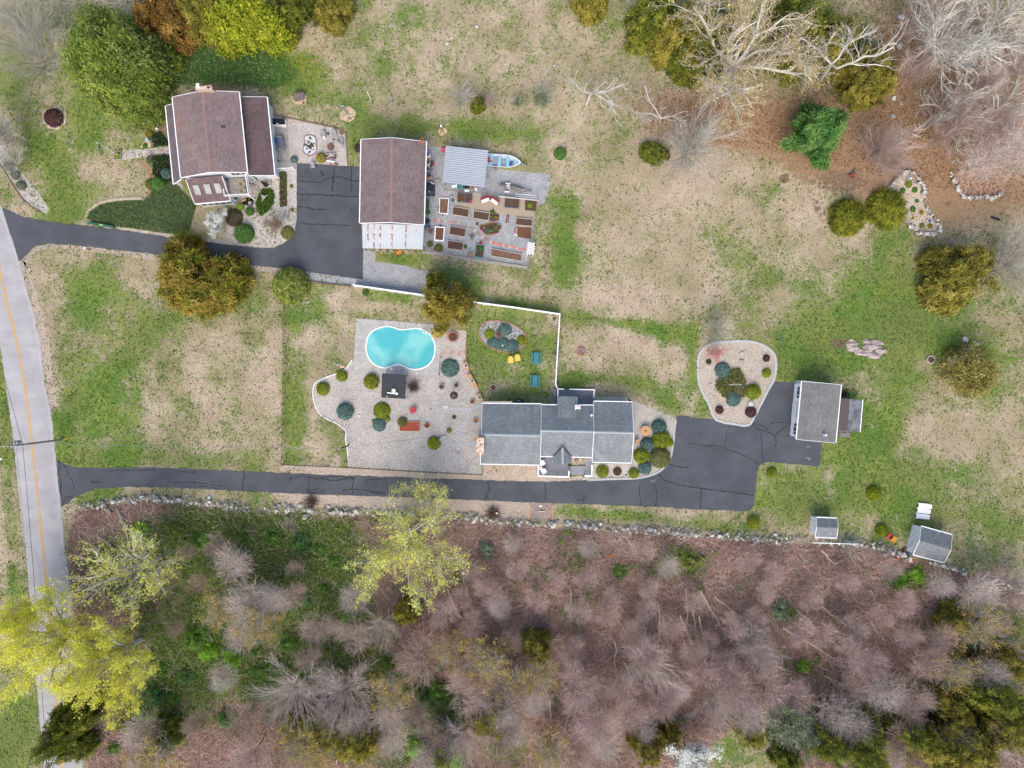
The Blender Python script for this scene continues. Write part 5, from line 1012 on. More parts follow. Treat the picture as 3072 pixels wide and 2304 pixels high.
bare('bare_tree', 'low bare tree with fine twigs above the tip of the rock garden', 1935, 350, fan2, 8, 6, 1.5, w=.8)
bare('oak_tree', 'gnarled grey bare tree at the right edge above the dry leaf bed', 2195, 230, oak2, 15, 13, .3, w=.7)
bare('oak_tree', 'grey bare tree in the brown leaves below the widest white oak', 2075, 215, oak2, 15, 13, 4.3, w=.75)
bare('bare_tree', 'orange-tinged bare tree in the middle of the brown leaf floor', 2060, 270, fan2, 8, 10, 4.3, w=.9)
bare('bare_tree', 'pale twiggy tree overhanging the dry leaf bed', 2120, 345, br1, 8, 9, 3.1, w=1.1)
bare('bare_tree', 'second pale twiggy tree at the right edge above the dry leaf bed', 2185, 330, br1, 8, 10, 1.1, w=1.1)
bare('bare_tree', 'thin grey twiggy tree in the sparse olive cedar above the tan field', 2085, 775, fans, 8, 6, 1.1, w=.8)
bare('bare_tree', 'slim pinkish bare tree at the top edge between the white oaks', 1990, 20, fan2, 8, 12, 1.9, w=.6)
bare('bare_tree', 'slim bare tree by the boulders under the white oaks', 1975, 150, br2, 8, 9, 2.9, w=.8)
bare('bare_tree', 'brown bare tree crowding the right edge between the oaks', 2200, 140, br2, 8, 10, 2.2, w=.9)
bare('bare_tree', 'dull bare tree below the gnarled grey one at the right edge', 2150, 280, br2, 8, 9, .2, w=.9)
bare('bare_tree', 'small brown bare tree near the upright boulder', 2130, 185, br2, 8, 9, 1.2, w=.9)
# ---------------------------------------------------------------- the woods below the stone wall
def wall_y(x):
    for a_, b_ in zip(WALL_S[:-1], WALL_S[1:]):
        if a_[0] <= x <= b_[0]: return a_[1]+(b_[1]-a_[1])*(x-a_[0])/(b_[0]-a_[0])
    return WALL_S[0][1] if x < WALL_S[0][0] else WALL_S[-1][1]
WALL_S = [((p.x*20+1536)/1.38879, (1152-p.y*20)/1.38879) for p in WALL]
LAND = [(75,'the road'),(190,'the driveway mouth'),(330,'the wall start'),(480,'the west lawn'),(620,'the rusty wire fence'),(735,'the white edging'),(850,'the black pavilion'),(985,'the stepping stones'),(1100,'the ranch chimney'),(1225,'the ranch porch'),(1340,'the ranch east wing'),(1480,'the asphalt court'),(1590,'the shrub island'),(1690,'the asphalt corner'),(1780,'the small shed'),(1900,'the plastic chairs'),(2005,'the larger shed'),(2130,'the broken wall')]
def where(x, y):
    d = y-wall_y(x); nm = min(LAND, key=lambda l: abs(l[0]-x))[1]
    band = 'just past the stone wall' if d < 75 else 'upper woods' if d < 190 else 'mid woods' if d < 300 else 'lower woods' if y < 1565 else 'bottom edge'
    return band, nm
SEEN = {}
def wood_label(desc, x, y):
    band, nm = where(x, y); s_ = f'{desc}, {band}, below {nm}'
    k = SEEN.setdefault(s_, []); k.append(x)
    if len(k) == 1: return s_
    return s_+(', further down' if len(k) == 2 else ', lowest of them' if len(k) == 3 else f', outermost of them')
WT = [ # x, y, kind, height, width
 (508,1215,'p',9,1.0),(470,1180,'b',6,.8),(540,1300,'p',10,1.05),(592,1292,'p',9,.9),(560,1345,'y',9,.9),(690,1350,'k',8,1.0),(668,1418,'k',7,.85),(636,1490,'w',9,1.1),(766,1290,'p',8,.9),(822,1352,'w',7,.8),(915,1418,'d',10,1.15),(745,1495,'w',9,1.0),(770,1560,'p',8,.95),(842,1545,'p',8,1.0),(845,1490,'y',9,.9),(1005,1490,'k',9,1.1),(1082,1530,'p',9,1.0),(1045,1420,'y',9,1.0),(1110,1470,'y',8,1.0),(1165,1450,'y',8,.9),(1155,1510,'p',8,.9),(1248,1472,'k',9,1.05),(1282,1560,'k',9,1.0),(1305,1600,'p',9,.9),(1350,1490,'k',8,.9),(1400,1440,'w',8,1.0),(1395,1575,'p',7,.75),(1430,1520,'k',8,.9),(1300,1480,'k',8,.8),(1590,1492,'k',9,1.0),(1620,1545,'p',9,.9),(1545,1520,'w',8,.9),(1520,1455,'k',8,.9),(1660,1480,'k',9,1.0),(1720,1500,'k',8,.9),(1700,1560,'g',8,1.2),(1740,1590,'g',8,.9),(1800,1540,'p',9,1.0),(1850,1570,'p',9,.9),(1835,1410,'k',8,1.0),(1905,1490,'p',9,1.0),(1880,1435,'k',8,.9),(1965,1500,'k',9,1.0),(1955,1545,'k',8,.9),(2000,1430,'k',8,1.0),(2030,1380,'k',8,.9),(2050,1445,'y',8,1.0),(2105,1350,'y',9,1.0),(2130,1452,'p',9,1.0),(2110,1280,'p',9,1.1),(2030,1262,'p',7,.9),(2180,1300,'k',8,.9),(2060,1600,'p',9,.9),(1980,1620,'k',8,.9),(1920,1630,'p',8,.9),(2160,1600,'p',9,1.0),(2130,1650,'k',8,.9),(310,1580,'p',9,1.0),(240,1540,'d',8,.7),(330,1632,'o',9,1.1),(430,1560,'d',8,.8),(520,1560,'d',9,1.0),(545,1630,'k',9,1.0),(660,1610,'y',9,1.0),(600,1640,'d',8,.9),(930,1590,'d',8,.9),(900,1540,'b',8,.8),(1190,1620,'o',8,1.0),(1080,1600,'d',8,.9),(1240,1640,'k',8,.9),(1020,1345,'k',7,.9),(960,1325,'k',7,1.0),(1000,1290,'k',6,.8),(1100,1390,'d',7,.9),(1200,1250,'k',5,.9),(1160,1300,'k',5,1.0),(1250,1320,'k',6,1.0),(1320,1290,'k',5,1.0),(1400,1270,'k',5,1.0),(1500,1300,'k',5,1.0),(1450,1350,'k',6,1.0),(1580,1350,'k',6,1.0),(1650,1280,'k',5,1.0),(1750,1300,'k',5,1.0),(1830,1260,'k',5,1.0),(1780,1370,'k',6,1.0),(1560,1420,'k',6,.9),(1640,1420,'w',7,.8),(1900,1330,'k',6,1.0),(1960,1370,'k',6,1.0),(400,1190,'d',5,.9),(430,1260,'d',6,.8),(640,1230,'d',5,.9),(380,1350,'d',6,.7)]
WK = {'p':(br1,'pale grey twiggy bare tree'),'k':(br2,'pinkish brown twiggy bare tree'),'w':(fan1,'pale fan-branched bare tree'),'d':(br3,'dark brown bare tree'),'y':(bry,'bare tree flecked with dull yellow flowers'),'g':(brgn,'greyish green budding tree'),'b':(fan2,'low pinkish bare thicket tree'),'o':(bry,'orange-flecked bare tree')}
rw = random.Random(77); rq = random.Random(5)
while len(WT) < 150:
    x, y = rq.uniform(420,2210), rq.uniform(1165,1650)
    if y < wall_y(x)+34 or (1480 < x < 1745 and y > 1560) or (740 < x < 1000 and y < 1340): continue
    if any((x-a[0])**2+((y-a[1])*1.2)**2 < 40**2 for a in WT): continue
    WT.append((x, y, rq.choice('pky' if x < 1000 else 'kkkpwk'), rq.uniform(4.5,6.5) if y < 1400 and x > 1000 else rq.uniform(6,8.5), rq.uniform(.85,1.15)))
for x, y, k, h_, w in WT:
    parts, d = WK[k]; bare('bare_tree', wood_label(d, x, y), x, y, parts, 8, h_*.92, rw.uniform(0,6.28), 'bare trees in the woods', w=w*1.0)
CT = [(345,1600,.7,'d'),(690,1590,1.0,'o'),(640,1560,.8,'o'),(1050,1560,.9,'o'),(1880,1628,1.3,'d'),(1960,1590,1.0,'d'),(1790,1600,1.1,'d'),(2140,1500,1.2,'d'),(2110,1620,1.3,'o'),(2055,1530,.9,'o'),(2195,1560,1.2,'o'),(2040,1640,1.2,'o'),(2190,1440,.9,'o'),(1700,1640,.8,'d'),(1395,1620,.7,'o'),(1620,1580,.7,'o'),(780,1610,1.0,'o'),(500,1240,.6,'o'),(880,1330,.6,'o'),(1450,1600,.6,'o'),(2080,1350,.8,'o'),(130,1600,1.2,'d'),(175,1560,.9,'d'),(1155,1400,.7,'o'),(950,1630,.8,'d')]
for x, y, s_, k in CT: leafy('cedar_tree', wood_label('dark green cedar' if k == 'd' else 'yellowish olive cedar', x, y), x, y, 7*s_+2, 3.6*s_, cr_dark if k == 'd' else cr_olive, rw.uniform(0,6), 'cedars in the woods')
BT = [(430,1165,0),(400,1200,2),(520,1165,0),(590,1160,0),(690,1185,0),(720,1215,0),(650,1180,2),(560,1270,2),(600,1255,0),(460,1300,0),(450,1410,3),(420,1380,0),(500,1425,3),(540,1400,0),(400,1470,2),(370,1510,0),(470,1490,3),(560,1450,0),(600,1440,2),(350,1450,0),(660,1455,3),(800,1400,1),(830,1430,0),(760,1430,1),(950,1500,0),(920,1510,2),(980,1530,0),(960,1570,4),(900,1570,4),(840,1610,3),(900,1620,3),(980,1650,3),(1340,1240,0),(1490,1210,1),(1690,1320,4),(1740,1440,3),(1950,1255,3),(1985,1245,3),(2120,1380,0),(2150,1350,2),(2170,1420,0),(300,1540,0),(260,1560,1),(330,1500,2),(490,1560,2),(380,1150,1),(1050,1190,4),(740,1340,0),(700,1280,0),(640,1300,2),(620,1390,0),(720,1455,1),(300,1145,3),(2150,1540,1),(470,1220,2),(240,1620,0),(560,1340,0)]
BN = ['mid green bush','olive green bush','deep green bush','bright fresh green bush','silvery green bush']
for x, y, k in BT:
    s_ = rw.uniform(.9,1.7); p = F(x, y, 1.0); t = thing('bush', wood_label(BN[k], x, y), 'bush', (p.x,p.y,0), rw.uniform(0,6), 'green bushes in the woods')
    b_ = link(bpy.data.objects.new('foliage', cr_bush[k]), t); b_.scale = (s_*1.25,s_*1.15,s_*1.25)
    s2 = link(bpy.data.objects.new('stem', tk_p), t); s2.scale = (s_*.8,s_*.8,s_*.9)
# fallen and leaning trunks
M_log = mat('dead_wood', C(206,188,168), C(178,158,138), 4, .8, 1.2)
LOGS = [(T23,500,100,510,400),(T23,1555,150,1600,560),(T23,1505,110,1530,480),(T23,1270,260,1275,690),(T23,1170,450,1040,800),(T23,1195,510,1205,850),(T23,1440,340,1590,660),(T23,1605,350,1700,680),(T23,1740,180,2010,370),(T23,1640,140,1800,420),(T23,1930,400,2110,520),(T23,1720,690,2212,600),(T23,1730,710,2180,640),(T23,890,560,905,1000),(T23,980,750,1040,960),(T23,210,580,450,530),(T23,240,610,440,560),(T23,540,1020,430,1440),(T23,335,1080,320,1400),(T33,240,290,500,520),(T33,260,350,800,760),(T33,460,260,690,430),(T33,440,390,700,540),(T33,130,450,640,760),(T33,880,130,1010,330),(T33,890,380,990,550),(T33,520,880,680,1040),(T33,480,850,940,1130),(T13,1650,140,1900,580),(T13,1795,0,1850,260),(T32,470,1450,590,1560),(T22,1480,1320,1550,1320)]
rl = random.Random(9)
for k, (t_, x0, y0, x1, y1) in enumerate(LOGS):
    za, zb = rl.uniform(1.0,1.7), rl.uniform(.7,1.3); a_, b_ = t_(x0,y0,za), t_(x1,y1,zb); fx, fy = (t_.ox+x0*t_.k)/1.38879, (t_.oy+y0*t_.k)/1.38879; L = (b_-a_).length; r_ = rl.uniform(.08,.14)
    o = thing('dead_log', wood_label('long bare fallen trunk' if L > 4.5 else 'short pale log', fx, fy), 'log', (a_.x,a_.y,0), 0, 'fallen trunks in the cleared woods')
    n_ = 5; pts = [a_.lerp(b_, i/n_)+Vector((rl.uniform(-.2,.2),rl.uniform(-.2,.2),rl.uniform(-.1,.1))) for i in range(n_+1)]; MB().tube(pts, [r_*(1-.6*i/n_) for i in range(n_+1)], 7).build('stem', M_log, o)
    for j in range(int(L*1.1)):
        u = rl.uniform(.25,.98); p = a_.lerp(b_, u); d = (b_-a_).normalized(); s_ = rl.choice((-1,1)); q_ = Vector((-d.y,d.x,0))*s_; l = rl.uniform(.5,1.5); MB().tube([p, p+q_*l*.6+d*l*.3+Vector((0,0,.15)), p+q_*l*.9+d*l*.8+Vector((0,0,rl.uniform(-.1,.4)))], [.045,.03,.008], 4).build('limb', M_log, o)
for lab, t_, x0, y0, x1, y1, r_ in (('thick sawn log end beside the start of the stone wall',T02,905,1075,950,1135,.28),('long curved dead trunk beside the sparse grey maple',T02,1010,1080,1115,1390,.22),('broken orange-brown branch stub below the curved dead trunk',T02,850,1320,980,1440,.18),('thin pale fallen branch in the leaves near the start of the wall',T02,865,1220,985,1300,.06),('heavy dark split trunk lying toward the road under the yellow maples',T02,1060,1460,700,1640,.5)):
    a_, b_ = t_(x0,y0,.4), t_(x1,y1,.5); mid = (a_+b_)/2+Vector((.35,.1,.1)); o = thing('fallen_log', lab, 'log', (a_.x,a_.y,0)); MB().tube(catmull([a_,mid,b_], 4, False), [r_*(1-.04*i) for i in range(9)], 8).build('trunk', BARK if r_ < .3 else BARKD, o)
    MB().tube([mid, mid+Vector((.5,-.3,.3))], [r_*.4,.02], 5).build('limb', BARK, o)
# brush piles by the wall
def heap(label, t_, x, y, r_, cols, n, cat='brush pile', name='brush_pile'):
    p = t_(x, y, .3); S = Skeleton(); rg = random.Random(n)
    for i in range(n):
        a = rg.uniform(0,6.28); b_ = Vector((rg.gauss(0,.35)*r_,rg.gauss(0,.35)*r_,rg.uniform(0,.4))); d = Vector((math.cos(a),math.sin(a),rg.uniform(0,.9))); m_ = b_+d*r_*.5; S.seg(b_, m_, .03, .02); S.seg(m_, m_+d*r_*.5+Vector((rg.gauss(0,.1),rg.gauss(0,.1),-.1)), .02, .006)
    me = S.mesh(0, 9, 3, 'twigs', TWIG, cols, n); o = thing(name, label, cat, (p.x,p.y,0)); c = link(bpy.data.objects.new('twigs', me), o); c['kind'] = 'stuff'
    b2 = bpy.data.objects.new('root_ball', ROCKS[n % 8]); 
    return o
heap('dark brush heap at the break in the stone wall by the lower driveway', T12, 480, 1020, 1.1, [(96,72,64),(120,86,74),(80,60,54)], 120)
heap('dark twisted stump heap on the wall beside the brown parking pad', T12, 2050, 1120, 1.1, [(104,80,66),(130,100,82),(84,64,54)], 120)
heap('heap of pale cut branches below the stone wall opposite the wire fence', T12, 300, 1220, 1.6, [(196,182,168),(168,150,136),(150,130,116)], 90)
heap('leafless brown shrub between the pavilion and the red parasol base', PG, 985, 320, .95, [(104,82,76),(126,98,88),(88,70,66)], 130, 'shrub', 'bare_shrub')
heap('fallen pale branches in the pinkish brush below the ranch house porch', T22, 900, 1330, 1.8, [(206,190,180),(180,160,150)], 80)
heap('tangle of pale broken branches beside the small shed', T32, 700, 1440, 1.9, [(206,190,176),(176,156,142)], 90)
# brambles, understory and ground litter (nobody could count these)
def rand_in(poly, n, rg, test=None):
    P = np.array([(p[0],p[1]) for p in poly]); out = np.zeros((0,2)); lo, hi = np.maximum(P.min(0), (-80,-61)), np.minimum(P.max(0), (80,61))
    while len(out) < n:
        q_ = rg.uniform(lo, hi, (n,2)); k = inpoly(poly, q_[:,0], q_[:,1])
        if poly is WOODS: k &= ~inpoly(CLEAR, q_[:,0], q_[:,1])
        if test is not None: k &= test(q_[:,0], q_[:,1], rg)
        out = np.concatenate([out, q_[k]])
    return out[:n]
rgn = np.random.default_rng(5)
def brambles(name, label, n, test, cols, lmin, lmax, hmax, w, kind='stuff'):
    b_ = rand_in(WOODS, n, rgn, test); th = rgn.random(n)*6.283; L = rgn.uniform(lmin,lmax,n); hh = rgn.uniform(.15,hmax,n); d = np.stack([np.cos(th),np.sin(th)],1); cu = rgn.normal(size=n)*.5; nr = np.stack([-d[:,1],d[:,0]],1); pts = []
    for t_ in (0,.33,.67,1.0): xy = b_+d*(L*t_)[:,None]+nr*(cu*L*.5*t_*t_)[:,None]; z = hh*(4*t_*(1-t_)*.8+t_*.4)+.03; pts.append((xy, z, w*(1-.75*t_)))
    v = []
    for (p0,z0,w0),(p1,z1,w1) in zip(pts[:-1], pts[1:]):
        f = lambda p,z,s_,ww: np.concatenate([p+nr*s_*ww/2, (z+s_*ww*.3)[:,None]],1); v.append(np.stack([f(p0,z0,-1,w0),f(p0,z0,1,w0),f(p1,z1,1,w1),f(p1,z1,-1,w1)],1))
    cc = pal(rgn, cols, n, .2)*(.55+.6*vnoise(b_[:,0],b_[:,1],.35,40)+.35*vnoise(b_[:,0],b_[:,1],1.1,41))[:,None]; me = mesh_np(name, np.stack(v,1).reshape(-1,3), 4, np.repeat(cc, 3, 0), TWIG); return tag(link(bpy.data.objects.new(name, me)), label, None, None, kind)
und = lambda x, y: field(UNDER, x, y)
brambles('brambles', 'tangled leafless pinkish brown brambles filling the cleared woods', 80000, lambda x,y,r_: und(x,y)+r_.normal(size=len(x))*.25 < .5, [(196,160,148),(176,142,132),(214,182,168),(158,126,116),(200,170,154),(222,196,182)], .6, 1.7, .7, .04)
brambles('brambles', 'sparse pale dead canes among the brambles', 9000, lambda x,y,r_: x < 100, [(212,196,180),(190,172,156),(150,136,120)], 1.0, 2.6, 1.0, .05)
def leaves(name, label, n, pts, cols, size, hmax, flat=.5, m_=None):
    D = sph(rgn, n); D[:,2] *= flat; D = unit(D); U = unit(np.cross(D, sph(rgn, n)*np.array([flat,flat,1])+np.array([0,0,.01]))); P = np.concatenate([pts, (rgn.random(n)**1.5*hmax+.02)[:,None]],1); l = size*rgn.uniform(.5,1.5,n)
    return tag(link(bpy.data.objects.new(name, mesh_np(name, quads(rgn, P, D, U, l, l*.6), 4, pal(rgn, cols, n, .22), m_ or LEAF))), label, None, None, 'stuff')
n = 100000; leaves('undergrowth', 'thick green undergrowth spreading through the woods', n, rand_in(WOODS, n, rgn, lambda x,y,r_: und(x,y)+(vnoise(x,y,.4,9)-.5)*1.3+(vnoise(x,y,1.4,10)-.5)*1.0+r_.normal(size=len(x))*.1 > .72), [(126,160,70),(112,144,64),(146,174,84),(134,146,76),(98,126,60),(158,178,98)], .19, .8)
n = 22000; leaves('leaf_litter', 'dead brown leaves on the woodland floor', n, rand_in(WOODS, n, rgn, None), [(176,138,112),(150,112,88),(196,160,136),(120,88,70)], .17, .08, .25)
TOPW = F.L([(1300,150),(1500,170),(1700,150),(1750,0),(2230,0),(2230,450),(1900,380),(1700,330),(1400,290)])
n = 24000; leaves('leaf_litter', 'carpet of dead orange-brown leaves under the bare oaks', n, rand_in(TOPW, n, rgn, lambda x,y,r_: field(LITTER,x,y)+r_.normal(size=len(x))*.25 > .45), [(190,144,106),(168,122,90),(208,168,130),(140,104,78),(216,184,152)], .18, .08, .25)
IVY = [T01(750,235), T01(770,180), T01(860,115), T01(1000,85), T01(1250,75), T01(1300,20), T00(1320,1640), T00(1480,1560), T01(1640,60), T01(1700,110), T01(1660,240), T01(1620,370), T01(1480,360), T01(1250,330), T01(1000,295)]
n = 20000; leaves('ivy_ground_cover', 'dense dark green ivy covering the bank in front of the brown house', n, rand_in(IVY, n, rgn), [(102,128,80),(90,116,72),(120,140,90),(110,130,78),(134,150,100)], .17, .22, .45)
for P_, lab, nn in ((T00.L([(1310,1170),(1380,1140),(1450,1210),(1455,1255),(1330,1270)]),'ivy patch above the gravel path by the front porch',900),(T00.L([(1330,1345),(1465,1340),(1480,1560),(1420,1620),(1320,1500)]),'ivy patch below the gravel path by the front porch',2000)):
    leaves('ivy_ground_cover', lab, nn, rand_in(P_, nn, rgn), [(66,88,52),(54,76,46),(82,102,62)], .2, .25, .6)
n = 3600; leaves('ground_juniper', 'low olive juniper mat in the middle of the shrub island', n, rand_in(IS.L([(365,340),(440,345),(460,380),(500,470),(480,600),(440,620),(300,610),(240,560),(215,500),(230,440),(340,400)]), n, rgn), [(120,126,70),(104,112,58),(138,140,84),(150,140,96)], .26, .3, .4)
n = 2600; leaves('lawn_circle', 'raised bright green ground cover under the stone bird bath', n, rand_in(HG.L([(905,280),(1000,275),(1028,330),(1015,420),(960,495),(895,530),(865,480),(850,400),(885,330)]), n, rgn), [(92,122,42),(78,106,36),(108,138,54)], .18, .2, .4)
# grass tufts and weeds
def scatter(n, test):
    out = np.zeros((0,2))
    while len(out) < n:
        q_ = np.stack([rgn.uniform(-79,79,n), rgn.uniform(-60,60,n)],1); out = np.concatenate([out, q_[test(q_[:,0], q_[:,1])]])
    return out[:n]
HARD = [drive1, drive2, bed, ISL, street_r+street_l[::-1], ow, GA.L([(45,60),(660,110),(1240,325),(1150,615),(1030,1190),(40,1060)]), PA.L([(45,100),(1000,295),(1030,752),(385,1300),(100,1300)]), T22.L([(690,120),(1000,120),(1410,330),(1330,700),(640,828)]), T11.L([(928,485),(1300,640),(1620,780),(1440,905),(860,815)]), [T12(230,700),T12(1960,780),T22(250,690),T22(500,840),T22(0,845),T12(600,790)], [T12(150,935),T22(350,1030),T22(355,1180),T12(550,1062)]]
def open_lawn(x, y):
    k = ~inpoly(WOODS, x, y) | inpoly(CLEAR, x, y)
    for P_ in HARD: k &= ~inpoly(P_, x, y)
    return k
def grn_test(lo, amp, sd):
    return lambda x, y: open_lawn(x,y) & (green_at(x,y)+(vnoise(x,y,1.3,sd)-.5)*amp+(vnoise(x,y,3.1,sd+1)-.5)*amp*.8+rgn.normal(size=len(x))*.16 > lo) & (field(LITTER,x,y) < .5)
n = 60000; leaves('grass', 'short green grass tufts through the patchy lawns', n, scatter(n, grn_test(.55, .7, 21)), [(118,146,66),(104,134,58),(136,156,82),(92,120,52),(150,164,96)], .2, .08, .35)
n = 5000; leaves('weeds', 'dark green weed rosettes dotting the thin lawn', n, scatter(n, grn_test(.66, 1.5, 31)), [(92,118,56),(82,106,50),(106,130,66)], .2, .08, .3)
n = 60000; leaves('dead_grass', 'straw coloured dead grass lying over the lawns', n, scatter(n, lambda x,y: open_lawn(x,y) & (green_at(x,y) < .62)), [(200,181,155),(190,169,144),(176,155,132),(206,189,164),(164,145,120)], .17, .05, .2)
n = 500; q_ = F(668,140); leaves('dandelions', 'yellow flowers dotting the lush grass behind the brown house', n, np.array([(q_.x,q_.y)])+rgn.normal(size=(n,2))*np.array([2.2,1.5]), [(226,196,40),(210,180,30)], .13, .1, .3)
# ---------------------------------------------------------------- shrubs of the gardens
GLB = dict(leaf=.13, per=9, csize=.03, out=.6, wide=.32, up=.25, fill=.10)
g_gold = [crown_data(70+i, 420, [(148,160,40),(132,146,34),(164,174,50),(116,130,32),(154,166,44)], shape='dome', **GLB) for i in range(2)]
g_blue = [crown_data(73+i, 420, [(112,142,134),(98,128,122),(126,156,146),(88,116,108)], shape='dome', **GLB) for i in range(2)]
g_red = crown_data(76, 420, [(104,70,72),(120,80,80),(90,60,64)], shape='dome', **GLB)
g_olive = crown_data(77, 420, [(130,138,74),(116,124,66),(146,150,86),(140,126,82)], shape='dome', **GLB)
g_green = crown_data(78, 420, [(92,138,60),(78,120,52),(112,158,78),(100,144,66)], shape='dome', **GLB)
g_lime = crown_data(79, 420, [(150,172,60),(132,156,48),(166,184,80)], shape='dome', **GLB)
g_brown = crown_data(80, 420, [(96,80,62),(112,94,72),(84,70,54),(104,100,60)], shape='dome', **GLB)
g_grey = crown_data(81, 420, [(132,140,116),(118,126,102),(146,152,130)], shape='dome', **GLB)
g_goldy = crown_data(82, 420, [(176,158,60),(158,142,50),(192,172,74),(140,130,44)], shape='dome', **GLB)
CORE = {}
def shrub(label, t, x, y, r_, data, hr=.8, ry=None, rz=None, cat='shrub', name='shrub', group=None):
    """r_ is measured on the map sheet"""
    s_ = r_*t.k/20; h_ = s_*1.0*hr; p = t(x, y, h_*.4); o = thing(name, label, cat, (p.x,p.y,0), (x*7+y) % 6.28 if rz is None else rz, group)
    a = link(bpy.data.objects.new('foliage', data), o); a.scale = (s_, (ry*t.k/20 if ry else s_), h_*1.35)
    b_ = link(bpy.data.objects.new('stem', tk_p), o); b_.scale = (s_*.8,s_*.8,h_); return o
